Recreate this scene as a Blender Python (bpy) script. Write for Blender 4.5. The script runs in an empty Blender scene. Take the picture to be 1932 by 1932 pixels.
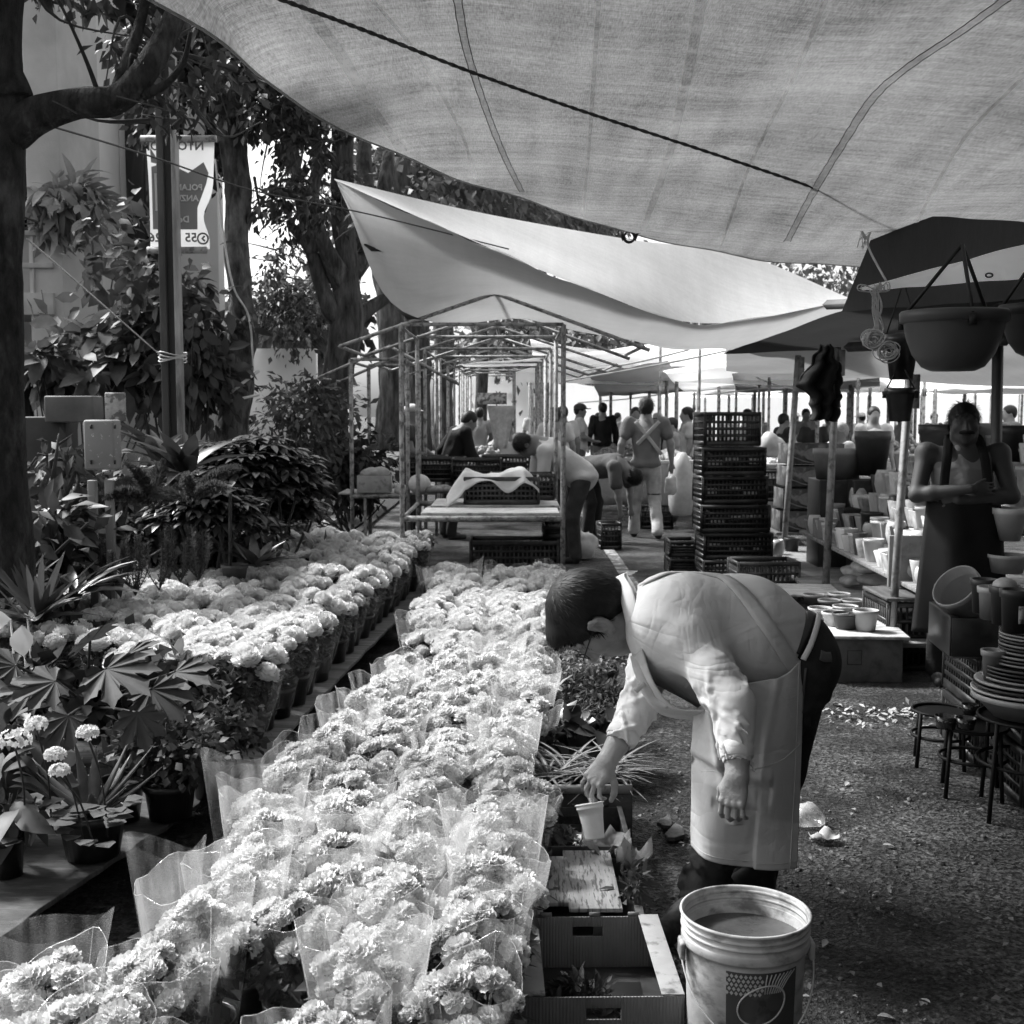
import bpy, math, random
import numpy as np
from mathutils import Vector, Matrix, noise as mn
from mathutils.bvhtree import BVHTree
R = math.radians; pi = math.pi
S = bpy.context.scene; COL = S.collection
random.seed(7); RNG = np.random.default_rng(7)
# ------------------------------------------------ camera, sky, sun, exposure
F = 2280.0; CH = 1.55; TH = R(4.79); PW = 1932.0
cam_d = bpy.data.cameras.new('camera'); cam = bpy.data.objects.new('camera', cam_d); COL.objects.link(cam)
cam.location = (0, 0, CH); cam.rotation_euler = (pi/2 - TH, 0, 0)
cam_d.sensor_width = 36; cam_d.lens = 36*F/PW; cam_d.clip_start = .05; cam_d.clip_end = 500
S.camera = cam
cam_d.dof.use_dof = True; cam_d.dof.focus_distance = 3.6; cam_d.dof.aperture_fstop = 11
SUN_EL = R(48); SUN_AZ = R(-58)      # azimuth from +Y towards +X: light comes from the back left
W = bpy.data.worlds.new('World'); S.world = W; W.use_nodes = True
nt = W.node_tree; bg = nt.nodes['Background']
sky = nt.nodes.new('ShaderNodeTexSky'); sky.sky_type = 'NISHITA'; sky.sun_disc = False
sky.sun_elevation = SUN_EL; sky.sun_rotation = SUN_AZ; sky.air_density = 1.0; sky.dust_density = 4.0; sky.ozone_density = 1.0
bw = nt.nodes.new('ShaderNodeRGBToBW')
nt.links.new(sky.outputs[0], bw.inputs[0]); nt.links.new(bw.outputs[0], bg.inputs[0]); bg.inputs[1].default_value = 0.15
sd = bpy.data.lights.new('sun', 'SUN'); sd.energy = 3.2; sd.angle = R(9); sd.color = (1, 1, 1)
sun = bpy.data.objects.new('sun', sd); COL.objects.link(sun)
sdir = Vector((math.sin(SUN_AZ)*math.cos(SUN_EL), math.cos(SUN_AZ)*math.cos(SUN_EL), math.sin(SUN_EL)))
sun.rotation_euler = sdir.to_track_quat('Z', 'Y').to_euler()
sun.location = (-8, 10, 12)
S.view_settings.view_transform = 'Standard'; S.view_settings.look = 'None'
S.view_settings.exposure = 1.25; S.view_settings.gamma = 1.0; S.view_settings.use_curve_mapping = False
cy = S.cycles
cy.max_bounces = 10; cy.diffuse_bounces = 4; cy.glossy_bounces = 2; cy.transmission_bounces = 3; cy.transparent_max_bounces = 24
cy.caustics_reflective = False; cy.caustics_refractive = False; cy.sample_clamp_indirect = 6; cy.use_denoising = True
# ------------------------------------------------ pixel (1932 wide photo) to world helpers
def ray(px, py):
    x = (px-966)/F; y = (966-py)/F
    return np.array([x, math.cos(TH)+y*math.sin(TH), -math.sin(TH)+y*math.cos(TH)])
def A(px, py, Y):
    d = ray(px, py); t = Y/d[1]
    return np.array([d[0]*t, Y, CH+d[2]*t])
def G(px, py, z=0.0):
    d = ray(px, py); t = (z-CH)/d[2]
    return np.array([d[0]*t, d[1]*t, z])
# ------------------------------------------------ mesh building
class MB:
    def __init__(s): s.v = []; s.f = []; s.n = 0
    def add(s, V, Fs, m=0, sm=True):
        V = np.asarray(V, float).reshape(-1, 3)
        if not isinstance(Fs, list): Fs = [Fs]
        for f in Fs:
            if len(f): s.f.append((np.asarray(f, int)+s.n, m, sm))
        s.v.append(V); s.n += len(V)
        return s
    def mesh(s, name, mats, off=None):
        V = np.concatenate(s.v) if s.v else np.zeros((0, 3))
        if off is not None: V = V-np.asarray(off, float)
        me = bpy.data.meshes.new(name)
        me.vertices.add(len(V)); me.vertices.foreach_set('co', V.astype(np.float32).ravel())
        loops = np.concatenate([f.ravel() for f, _, _ in s.f]); tot = np.concatenate([np.full(len(f), f.shape[1]) for f, _, _ in s.f])
        st = np.concatenate([[0], np.cumsum(tot)[:-1]])
        me.loops.add(len(loops)); me.loops.foreach_set('vertex_index', loops.astype(np.int32))
        me.polygons.add(len(tot)); me.polygons.foreach_set('loop_start', st.astype(np.int32))
        me.polygons.foreach_set('material_index', np.concatenate([np.full(len(f), m) for f, m, _ in s.f]).astype(np.int32))
        me.polygons.foreach_set('use_smooth', np.concatenate([np.full(len(f), q) for f, _, q in s.f]).astype(bool))
        me.update(calc_edges=True); me.validate()
        for m in (mats if isinstance(mats, (list, tuple)) else [mats]): me.materials.append(m)
        return me
def part(mb, name, mats, parent=None, world=True, bevel=0, solid=0, sub=0, label=None):
    off = None
    if parent is not None and world:
        p = parent; off = np.zeros(3)
        while p is not None: off = off+np.array(p.location); p = p.parent
    me = mb if isinstance(mb, bpy.types.Mesh) else mb.mesh(name, mats, off)
    o = bpy.data.objects.new(name, me); COL.objects.link(o); o.parent = parent
    if solid:
        m = o.modifiers.new('s', 'SOLIDIFY'); m.thickness = solid; m.offset = 0
    if bevel:
        m = o.modifiers.new('b', 'BEVEL'); m.width = bevel; m.segments = 2; m.limit_method = 'ANGLE'; m.angle_limit = R(50)
    if sub:
        m = o.modifiers.new('u', 'SUBSURF'); m.levels = sub; m.render_levels = sub
    if label: o['label'] = label
    return o
def tag(o, label, cat, group=None, kind=None):
    if kind: o['kind'] = kind
    if label: o['label'] = label
    if cat: o['category'] = cat
    if group: o['group'] = group
    return o
def thing(name, label, cat, loc=(0, 0, 0), rz=0, group=None):
    o = bpy.data.objects.new(name, None); COL.objects.link(o); o.empty_display_size = .05
    o.location = [float(c) for c in loc]; o.rotation_euler = (0, 0, rz)
    return tag(o, label, cat, group)
def single(mb, name, mats, label, cat, group=None, loc=None, **k):
    """a thing that is one mesh; vertices given in world space, origin moved to loc"""
    V = np.concatenate(mb.v)
    if loc is None: c = V.mean(0); loc = (c[0], c[1], V[:, 2].min())
    me = mb.mesh(name, mats, loc); o = part(me, name, mats, None, **k); o.location = [float(c) for c in loc]
    return tag(o, label, cat, group)
def struct(mb, name, mats, **k):
    o = part(mb, name, mats, None, **k); o['kind'] = 'structure'; return o
def dup(root, loc, rz=0, label=None, scale=None, group=None, tilt=(0, 0)):
    def rec(o, par):
        c = o.copy(); COL.objects.link(c); c.parent = par
        for ch in o.children: rec(ch, c)
        return c
    r = rec(root, None); r.location = [float(c) for c in loc]; r.rotation_euler = (tilt[0], tilt[1], rz)
    if label: r['label'] = label
    if group: r['group'] = group
    if scale: r.scale = (scale,)*3 if not isinstance(scale, tuple) else scale
    return r
# ---- primitives
BF = np.array([[0,3,2,1],[4,5,6,7],[0,1,5,4],[1,2,6,5],[2,3,7,6],[3,0,4,7]])
def rotz(a): c, s = math.cos(a), math.sin(a); return np.array([[c,-s,0],[s,c,0],[0,0,1]])
def rotx(a): c, s = math.cos(a), math.sin(a); return np.array([[1,0,0],[0,c,-s],[0,s,c]])
def roty(a): c, s = math.cos(a), math.sin(a); return np.array([[c,0,s],[0,1,0],[-s,0,c]])
def unit(v): v = np.asarray(v, float); return v/(np.linalg.norm(v)+1e-12)
def box(c, s, M=None):
    q = np.array([[-1,-1,-1],[1,-1,-1],[1,1,-1],[-1,1,-1],[-1,-1,1],[1,-1,1],[1,1,1],[-1,1,1]])*.5*np.asarray(s)
    if M is not None: q = q@np.asarray(M).T
    return q+np.asarray(c), [BF]
def gridF(nu, nv, cu=False):
    """nu x nv vertices, index i*nv+j ; cu wraps the first index"""
    I = np.arange(nu if cu else nu-1); J = np.arange(nv-1)
    i, j = np.meshgrid(I, J, indexing='ij'); i2 = (i+1) % nu
    return np.stack([i*nv+j, i2*nv+j, i2*nv+j+1, i*nv+j+1], -1).reshape(-1, 4)
def tube(pts, r, n=8, cap=True, flat=1.0):
    P = np.asarray(pts, float); m = len(P); r = np.broadcast_to(np.asarray(r, float), (m,))
    T = np.gradient(P, axis=0); T /= np.linalg.norm(T, axis=1)[:, None]+1e-9
    u = np.cross(T[0], [0, 0, 1.]);
    if np.linalg.norm(u) < .1: u = np.cross(T[0], [0, 1., 0])
    u = unit(u); V = []
    a = np.arange(n)*2*pi/n
    for i in range(m):
        u = unit(u-T[i]*np.dot(u, T[i])); w = np.cross(T[i], u)
        V.append(P[i]+r[i]*(np.cos(a)[:, None]*u+np.sin(a)[:, None]*w*flat))
    Fs = gridF(m, n); g = np.arange(m-1)*n
    wrap = np.stack([g+n-1, g+n+n-1, g+n, g], -1)
    fs = [np.concatenate([Fs, wrap])]
    if cap: fs += [np.arange(n)[None, ::1], (np.arange(n)[::-1]+(m-1)*n)[None]]
    return np.concatenate(V), fs
def bar(a, b, s=.03, n=4):
    return tube([a, b], s*.7071 if n == 4 else s, n)
def spline(pts, k=6):
    P = [np.asarray(p, float) for p in pts]; P = [2*P[0]-P[1]]+P+[2*P[-1]-P[-2]]; out = []
    for i in range(1, len(P)-2):
        for t in np.arange(k)/k:
            a, b, c, d = P[i-1], P[i], P[i+1], P[i+2]
            out.append(.5*((2*b)+(-a+c)*t+(2*a-5*b+4*c-d)*t*t+(-a+3*b-3*c+d)*t**3))
    out.append(P[-2]); return np.array(out)
def lathe(prof, n=32, c=(0, 0, 0), M=None):
    p = np.array(prof, float); a = np.arange(n)*2*pi/n
    V = np.stack([np.cos(a)[:, None]*p[:, 0], np.sin(a)[:, None]*p[:, 0], np.broadcast_to(p[:, 1], (n, len(p)))], -1).reshape(-1, 3)
    if M is not None: V = V@np.asarray(M).T
    return V+np.asarray(c), [gridF(n, len(p), True)]
def ball(c, r, n=12, M=None):
    t = np.linspace(-pi/2, pi/2, n//2+1); V, f = lathe(np.stack([np.cos(t)+1e-4, np.sin(t)], -1), n)
    V = V*np.asarray(r)
    if M is not None: V = V@np.asarray(M).T
    return V+np.asarray(c), f
def sheet(nu, nv, fn):
    V = [fn(i/(nu-1), j/(nv-1)) for i in range(nu) for j in range(nv)]
    return np.array(V, float), [gridF(nu, nv)]
def bilerp(c, u, v):
    a, b, d, e = [np.asarray(x, float) for x in c]   # corners (0,0),(1,0),(1,1),(0,1)
    return a*(1-u)*(1-v)+b*u*(1-v)+d*u*v+e*(1-u)*v
def leafT(L=1., Wd=.4, seg=3, fold=.15, curl=.2, tip=1.0):
    """leaf along +Y, normal +Z"""
    t = np.linspace(0, 1, seg+1); w = np.sin(pi*np.clip(t, 0, 1)**tip)*Wd/2+.012*L; w[-1] = .001
    V = []
    for ti, wi in zip(t, w):
        z = -curl*ti*ti*L
        V += [[-wi, ti*L, z+fold*wi], [0, ti*L, z], [wi, ti*L, z+fold*wi]]
    return np.array(V), [gridF(seg+1, 3)[:, ::-1]]
def quadleaf(L=1., Wd=.5, fold=.1):
    return np.array([[0,0,0],[-Wd/2,L*.45,fold*L],[0,L,-.08*L],[Wd/2,L*.45,fold*L]]), [np.array([[0,3,2],[0,2,1]])]
def inst(T, P, D, U, Sc):
    V0, Fs = T; P = np.asarray(P, float); N = len(P)
    y = np.asarray(D, float); y = y/(np.linalg.norm(y, axis=1)[:, None]+1e-9)
    x = np.cross(y, U); x = x/(np.linalg.norm(x, axis=1)[:, None]+1e-9); z = np.cross(x, y)
    Mx = np.stack([x, y, z], -1)*np.broadcast_to(np.asarray(Sc, float), (N,))[:, None, None]
    V = np.einsum('nij,vj->nvi', Mx, V0)+P[:, None, :]
    k = len(V0); return V.reshape(-1, 3), [(f[None]+(np.arange(N)*k)[:, None, None]).reshape(-1, f.shape[1]) for f in Fs]
def rnd(n, rg=None): return (rg or RNG).normal(size=(n, 3))
def cloud(c, r, n, L, T=None, rg=None, clumps=14, droop=.3, tight=.33, shell=True, sv=.35):
    """leaves in clumps spread through an ellipsoid"""
    rg = rg or RNG; T = T or quadleaf(); c = np.asarray(c, float); r = np.asarray(r, float)*np.ones(3)
    q = rg.normal(size=(clumps, 3)); q /= np.linalg.norm(q, axis=1)[:, None]; q *= (rg.random((clumps, 1))**.4 if shell else rg.random((clumps, 1))**.6)*.85
    k = rg.integers(0, clumps, n); sz = rg.uniform(.6, 1.4, clumps)
    o = rg.normal(size=(n, 3))*tight*sz[k][:, None]*.6
    P = c+(q[k]+o)*r
    D = o+q[k]*.5+rg.normal(size=(n, 3))*.35+[0, 0, -droop]
    U = rg.normal(size=(n, 3))*.6+[0, 0, 1]
    return inst(T, P, D, U, L*rg.uniform(1-sv, 1+sv, n))
# ------------------------------------------------ materials (the photograph is black and white)
_m = {}
def mat(name, v=.5, rough=.75, var=.25, sc=6., bump=0., bsc=40., spec=.3, trans=0., metal=0., stretch=(1, 1, 1), rand=0., detail=5, stain=None, alpha=1., gamma=1.0, coat=0.):
    if name in _m: return _m[name]
    m = bpy.data.materials.new(name); m.use_nodes = True; t = m.node_tree; N = t.nodes; Lk = t.links
    b = N['Principled BSDF']; b.inputs['Roughness'].default_value = rough; b.inputs['Specular IOR Level'].default_value = spec
    b.inputs['Metallic'].default_value = metal
    if coat: b.inputs['Coat Weight'].default_value = coat
    tc = N.new('ShaderNodeTexCoord'); mp = N.new('ShaderNodeMapping'); Lk.new(tc.outputs['Object'], mp.inputs[0]); mp.inputs['Scale'].default_value = stretch
    def noise(s, d=detail):
        n = N.new('ShaderNodeTexNoise'); n.inputs['Scale'].default_value = s; n.inputs['Detail'].default_value = d; n.inputs['Roughness'].default_value = .6; Lk.new(mp.outputs[0], n.inputs[0]); return n
    n = noise(sc); mr = N.new('ShaderNodeMapRange'); Lk.new(n.outputs[0], mr.inputs[0])
    mr.inputs[1].default_value = .3; mr.inputs[2].default_value = .7; mr.inputs[3].default_value = v*(1-var); mr.inputs[4].default_value = v*(1+var)
    out = mr.outputs[0]
    if stain:   # (scale, lo, hi, factor): dirt of its own shape
        s2 = noise(stain[0], 8); q = N.new('ShaderNodeMapRange'); Lk.new(s2.outputs[0], q.inputs[0])
        q.inputs[1].default_value = stain[1]; q.inputs[2].default_value = stain[2]; q.inputs[3].default_value = 1; q.inputs[4].default_value = stain[3]
        mu = N.new('ShaderNodeMath'); mu.operation = 'MULTIPLY'; Lk.new(out, mu.inputs[0]); Lk.new(q.outputs[0], mu.inputs[1]); out = mu.outputs[0]
    if rand:
        oi = N.new('ShaderNodeObjectInfo'); q = N.new('ShaderNodeMapRange'); Lk.new(oi.outputs['Random'], q.inputs[0]); q.inputs[3].default_value = 1-rand; q.inputs[4].default_value = 1+rand
        mu = N.new('ShaderNodeMath'); mu.operation = 'MULTIPLY'; Lk.new(out, mu.inputs[0]); Lk.new(q.outputs[0], mu.inputs[1]); out = mu.outputs[0]
    Lk.new(out, b.inputs['Base Color'])
    if bump:
        nb = noise(bsc, 8); bp = N.new('ShaderNodeBump'); bp.inputs['Strength'].default_value = 1; bp.inputs['Distance'].default_value = bump
        Lk.new(nb.outputs[0], bp.inputs['Height']); Lk.new(bp.outputs[0], b.inputs['Normal'])
    o = N['Material Output']; sh = b.outputs[0]
    if trans:
        tr = N.new('ShaderNodeBsdfTranslucent'); Lk.new(out, tr.inputs[0]); mx = N.new('ShaderNodeMixShader'); mx.inputs[0].default_value = trans
        Lk.new(sh, mx.inputs[1]); Lk.new(tr.outputs[0], mx.inputs[2]); sh = mx.outputs[0]
    if alpha < 1:
        tp = N.new('ShaderNodeBsdfTransparent'); mx = N.new('ShaderNodeMixShader'); mx.inputs[0].default_value = alpha
        Lk.new(tp.outputs[0], mx.inputs[1]); Lk.new(sh, mx.inputs[2]); sh = mx.outputs[0]
    Lk.new(sh, o.inputs[0]); _m[name] = m; return m
def math_node(t, op, a, b=None):
    n = t.nodes.new('ShaderNodeMath'); n.operation = op
    for i, x in enumerate((a, b)):
        if x is None: continue
        if isinstance(x, (int, float)): n.inputs[i].default_value = x
        else: t.links.new(x, n.inputs[i])
    return n.outputs[0]
def cloth_tarp(name, v, tr, weave=.25, thread=(260, 26), extra=0., blot=.12, scale=1.0):
    """woven sheet that lets daylight through, with thick and thin threads"""
    if name in _m: return _m[name]
    m = bpy.data.materials.new(name); m.use_nodes = True; t = m.node_tree; N = t.nodes; L = t.links
    N.remove(N['Principled BSDF']); tc = N.new('ShaderNodeTexCoord')
    def nz(st, sc=1., d=3):
        mp = N.new('ShaderNodeMapping'); L.new(tc.outputs['Object'], mp.inputs[0]); mp.inputs['Scale'].default_value = st
        n = N.new('ShaderNodeTexNoise'); n.inputs['Scale'].default_value = sc*scale; n.inputs['Detail'].default_value = d; L.new(mp.outputs[0], n.inputs[0]); return n.outputs[0]
    a = nz((thread[0], thread[1], 20)); b = nz((thread[1], thread[0], 20)); c = nz((1.2, 2.2, 1), 1., 6); d = nz((9, 1.2, 1), 1., 4); e = nz((2.6, 30, 3), 1., 4)
    s = math_node(t, 'ADD', a, b); s = math_node(t, 'SUBTRACT', s, 1.0); s = math_node(t, 'MULTIPLY', s, weave*2)
    q = math_node(t, 'MULTIPLY', math_node(t, 'SUBTRACT', c, .5), blot*4)
    q2 = math_node(t, 'MULTIPLY', math_node(t, 'SUBTRACT', d, .5), blot*3); q3 = math_node(t, 'MULTIPLY', math_node(t, 'SUBTRACT', e, .5), blot*3)
    s = math_node(t, 'ADD', math_node(t, 'ADD', s, q), math_node(t, 'ADD', q2, q3)); s = math_node(t, 'ADD', s, 1.0)
    col = math_node(t, 'MULTIPLY', s, v); colt = math_node(t, 'MULTIPLY', s, tr)
    df = N.new('ShaderNodeBsdfDiffuse'); L.new(col, df.inputs[0]); tl = N.new('ShaderNodeBsdfTranslucent'); L.new(colt, tl.inputs[0])
    ad = N.new('ShaderNodeAddShader'); L.new(df.outputs[0], ad.inputs[0]); L.new(tl.outputs[0], ad.inputs[1])
    L.new(ad.outputs[0], N['Material Output'].inputs[0]); _m[name] = m; return m
def film(name, op=.3, v=.8, streak=.5, rough=.15, sc=(30, 30, 4)):
    """clear plastic film: mostly see-through, milky streaks, glossy"""
    if name in _m: return _m[name]
    m = bpy.data.materials.new(name); m.use_nodes = True; t = m.node_tree; N = t.nodes; L = t.links
    N.remove(N['Principled BSDF']); tc = N.new('ShaderNodeTexCoord'); mp = N.new('ShaderNodeMapping'); L.new(tc.outputs['Object'], mp.inputs[0]); mp.inputs['Scale'].default_value = sc
    n = N.new('ShaderNodeTexNoise'); n.inputs['Scale'].default_value = 1; n.inputs['Detail'].default_value = 4; L.new(mp.outputs[0], n.inputs[0])
    mr = N.new('ShaderNodeMapRange'); L.new(n.outputs[0], mr.inputs[0]); mr.inputs[1].default_value = .4; mr.inputs[2].default_value = .72; mr.inputs[3].default_value = op*(1-streak); mr.inputs[4].default_value = min(.95, op*(1+streak*2.2))
    lw = N.new('ShaderNodeLayerWeight'); lw.inputs[0].default_value = .35
    op2 = math_node(t, 'ADD', mr.outputs[0], math_node(t, 'MULTIPLY', lw.outputs['Facing'], op*.9)); op2 = math_node(t, 'MINIMUM', op2, .95)
    df = N.new('ShaderNodeBsdfDiffuse'); df.inputs[0].default_value = (v, v, v, 1); tl = N.new('ShaderNodeBsdfTranslucent'); tl.inputs[0].default_value = (v, v, v, 1)
    gl = N.new('ShaderNodeBsdfGlossy'); gl.inputs[0].default_value = (.9, .9, .9, 1); gl.inputs[1].default_value = rough
    m1 = N.new('ShaderNodeMixShader'); m1.inputs[0].default_value = .5; L.new(df.outputs[0], m1.inputs[1]); L.new(tl.outputs[0], m1.inputs[2])
    m2 = N.new('ShaderNodeMixShader'); m2.inputs[0].default_value = .3; L.new(m1.outputs[0], m2.inputs[1]); L.new(gl.outputs[0], m2.inputs[2])
    tp = N.new('ShaderNodeBsdfTransparent'); m3 = N.new('ShaderNodeMixShader'); L.new(op2, m3.inputs[0]); L.new(tp.outputs[0], m3.inputs[1]); L.new(m2.outputs[0], m3.inputs[2])
    L.new(m3.outputs[0], N['Material Output'].inputs[0]); _m[name] = m; return m
# ------------------------------------------------ implicit surfaces (bodies, clothes)
def surface_nets(D, org, h):
    s = D < 0; nx, ny, nz = D.shape
    c = [s[i:nx-1+i, j:ny-1+j, k:nz-1+k] for i in (0, 1) for j in (0, 1) for k in (0, 1)]
    al = c[0].copy(); an = c[0].copy()
    for q in c[1:]: al &= q; an |= q
    act = an & ~al; I = np.argwhere(act); idx = np.full(act.shape, -1); idx[act] = np.arange(len(I))
    acc = np.zeros((len(I), 3)); cnt = np.zeros(len(I))
    cor = [np.array([i, j, k]) for i in (0, 1) for j in (0, 1) for k in (0, 1)]
    for a in range(8):
        for ax in range(3):
            if cor[a][ax] == 0:
                p = I+cor[a]; q = p.copy(); q[:, ax] += 1
                da = D[p[:, 0], p[:, 1], p[:, 2]]; db = D[q[:, 0], q[:, 1], q[:, 2]]
                m = (da < 0) != (db < 0); t = np.where(m, da/(da-db+1e-12), 0)
                pt = p.astype(float); pt[:, ax] += t; acc[m] += pt[m]; cnt[m] += 1
    V = acc/cnt[:, None]*h+org; Q = []
    for ax in range(3):
        sl0 = [slice(1, -1)]*3; sl0[ax] = slice(0, -1); sl1 = list(sl0); sl1[ax] = slice(1, None)
        s0 = s[tuple(sl0)]; s1 = s[tuple(sl1)]; o = [1, 1, 1]; o[ax] = 0
        u, v = [(1, 2), (2, 0), (0, 1)][ax]
        for m, flip in ((s0 & ~s1, False), (~s0 & s1, True)):
            E = np.argwhere(m)+o
            if not len(E): continue
            def g(du, dv): q = E.copy(); q[:, u] -= du; q[:, v] -= dv; return idx[q[:, 0], q[:, 1], q[:, 2]]
            f = np.stack([g(1, 1), g(0, 1), g(0, 0), g(1, 0)], -1)
            f = f[(f >= 0).all(1)]; Q.append(f[:, ::-1] if flip else f)
    return V, [np.concatenate(Q)]
def cap_(a, b, ra, rb, k=.02): return ('c', np.array(a, float), np.array(b, float), ra, rb, k, 1)
def ell_(c, r, M=None, k=.02): return ('e', np.array(c, float), np.array(r, float), np.eye(3) if M is None else np.array(M, float), 0, k, 1)
def cut_(p, k=.01): return p[:5]+(k, -1)
def path_(pts, rs, k=.02): return [cap_(pts[i], pts[i+1], rs[i], rs[i+1], k) for i in range(len(pts)-1)]
def sdf(prims, h, post=None):
    lo = np.full(3, 1e9); hi = -lo
    bbs = []
    for p in prims:
        if p[0] == 'c': l = np.minimum(p[1]-p[3], p[2]-p[4]); u = np.maximum(p[1]+p[3], p[2]+p[4])
        else: ext = np.abs(p[3].T@np.diag(p[2])).sum(1) if False else np.sqrt(((p[3]*p[2])**2).sum(1)); l = p[1]-ext; u = p[1]+ext
        bbs.append((l, u))
        if p[6] > 0: lo = np.minimum(lo, l); hi = np.maximum(hi, u)
    lo -= 4*h; hi += 4*h; n = np.ceil((hi-lo)/h).astype(int)+1
    D = np.full(n, .2, np.float32); ax = [lo[i]+np.arange(n[i])*h for i in range(3)]
    for p, (l, u) in zip(prims, bbs):
        mg = p[5]+3*h; a = np.clip(((l-mg-lo)/h).astype(int), 0, n); b = np.clip(((u+mg-lo)/h).astype(int)+2, 0, n)
        if (b <= a).any(): continue
        X, Y, Z = np.meshgrid(ax[0][a[0]:b[0]], ax[1][a[1]:b[1]], ax[2][a[2]:b[2]], indexing='ij', sparse=True)
        if p[0] == 'c':
            ba = p[2]-p[1]; L2 = (ba**2).sum()+1e-12
            t = np.clip(((X-p[1][0])*ba[0]+(Y-p[1][1])*ba[1]+(Z-p[1][2])*ba[2])/L2, 0, 1)
            d = np.sqrt((X-p[1][0]-t*ba[0])**2+(Y-p[1][1]-t*ba[1])**2+(Z-p[1][2]-t*ba[2])**2)-(p[3]+(p[4]-p[3])*t)
        else:
            M = p[3]; x, y, z = X-p[1][0], Y-p[1][1], Z-p[1][2]
            q = [(M[0, i]*x+M[1, i]*y+M[2, i]*z)/p[2][i] for i in range(3)]
            rr = np.sqrt(q[0]**2+q[1]**2+q[2]**2); d = (rr-1)*p[2].min()*np.clip(rr, .6, 1.0)
            g = np.sqrt(sum((q[i]/p[2][i])**2 for i in range(3)))+1e-9; d = np.where(rr > 1e-3, rr*(rr-1)/g, d)
        S0 = D[a[0]:b[0], a[1]:b[1], a[2]:b[2]]; k = max(p[5], 1e-4)
        if p[6] > 0: hh = np.clip(.5+.5*(S0-d)/k, 0, 1); S0[...] = S0*(1-hh)+d*hh-k*hh*(1-hh)
        else: hh = np.clip(.5-.5*(S0+d)/k, 0, 1); S0[...] = S0*(1-hh)-d*hh+k*hh*(1-hh)
    V, Fq = surface_nets(D, lo, h)
    if post is not None: V = post(V)
    return V, Fq
def relax(V, Fs, it=2):
    e = np.concatenate([Fs[0][:, [i, (i+1) % 4]] for i in range(4)]); n = len(V)
    for _ in range(it):
        a = np.zeros_like(V); c = np.zeros(n); np.add.at(a, e[:, 0], V[e[:, 1]]); np.add.at(c, e[:, 0], 1); np.add.at(a, e[:, 1], V[e[:, 0]]); np.add.at(c, e[:, 1], 1)
        V = V*.5+.5*a/np.maximum(c, 1)[:, None]
    return V
def blob(prims, h, it=2, post=None):
    V, Fs = sdf(prims, h); V = relax(V, Fs, it)
    if post is not None: V = post(V)
    return V, Fs

ORD = ['first', 'second', 'third', 'fourth', 'fifth', 'sixth', 'seventh', 'eighth', 'ninth', 'tenth', 'eleventh', 'twelfth', 'thirteenth', 'fourteenth', 'fifteenth', 'sixteenth', 'seventeenth', 'eighteenth', 'nineteenth', 'twentieth']
TENS = {2: 'twenty', 3: 'thirty', 4: 'forty'}
def ordn(i):
    i += 1
    return ORD[i-1] if i <= 20 else (TENS[i//10]+'-'+ORD[i % 10-1] if i % 10 else TENS[i//10][:-1]+'ieth')
# ================================================= materials
M_ASPH = None
def ground_mat():
    m = bpy.data.materials.new('asphalt'); m.use_nodes = True; t = m.node_tree; N = t.nodes; L = t.links; b = N['Principled BSDF']
    tc = N.new('ShaderNodeTexCoord')
    def nz(s, d=6, r=.6):
        n = N.new('ShaderNodeTexNoise'); n.inputs['Scale'].default_value = s; n.inputs['Detail'].default_value = d; n.inputs['Roughness'].default_value = r; L.new(tc.outputs['Object'], n.inputs[0]); return n.outputs[0]
    def mr(x, a, c, lo, hi):
        q = N.new('ShaderNodeMapRange'); L.new(x, q.inputs[0]); q.inputs[1].default_value = a; q.inputs[2].default_value = c; q.inputs[3].default_value = lo; q.inputs[4].default_value = hi; return q.outputs[0]
    vo = N.new('ShaderNodeTexVoronoi'); vo.inputs['Scale'].default_value = 75; L.new(tc.outputs['Object'], vo.inputs[0])
    base = mr(nz(2.1), .35, .65, .035, .10); patch = mr(nz(.8, 7, .7), .46, .58, .5, 2.3); pit = mr(nz(48, 3, .7), .40, .52, .18, 1.0); grit = mr(vo.outputs['Distance'], 0, .6, 1.25, .55)
    q = math_node(t, 'MULTIPLY', math_node(t, 'MULTIPLY', base, patch), math_node(t, 'MULTIPLY', pit, grit)); L.new(q, b.inputs['Base Color'])
    ro = mr(nz(1.7), .42, .58, .32, .95); L.new(ro, b.inputs['Roughness']); b.inputs['Specular IOR Level'].default_value = .35
    h = math_node(t, 'ADD', math_node(t, 'MULTIPLY', pit, 1.0), math_node(t, 'MULTIPLY', nz(14), 1.2)); h = math_node(t, 'ADD', h, math_node(t, 'MULTIPLY', grit, .4))
    bp = N.new('ShaderNodeBump'); bp.inputs['Distance'].default_value = .012; bp.inputs['Strength'].default_value = 1; L.new(h, bp.inputs['Height']); L.new(bp.outputs[0], b.inputs['Normal'])
    L.new(b.outputs[0], N['Material Output'].inputs[0]); return m
M_ASPH = ground_mat()
M_PLASTER = mat('plaster', .5, .9, .12, 1.5, .004, 60, stain=(.8, .45, .7, .7))
M_PLASTER2 = mat('pale_plaster', .66, .9, .08, 1.5)
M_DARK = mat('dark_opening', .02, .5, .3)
M_BARK = mat('bark', .06, .95, .75, 16, .05, 26, stretch=(1, 1, .22), stain=(7, .45, .6, 1.7))
M_BARKL = mat('lichen_bark', .12, .95, .75, 16, .045, 30, stretch=(1, 1, .35), stain=(6, .46, .6, .35))
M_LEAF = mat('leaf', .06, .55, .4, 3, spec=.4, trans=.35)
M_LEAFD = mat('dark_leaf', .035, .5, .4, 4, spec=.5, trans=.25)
M_LEAFM = mat('mid_leaf', .09, .55, .4, 6, spec=.35, trans=.3)
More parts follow.
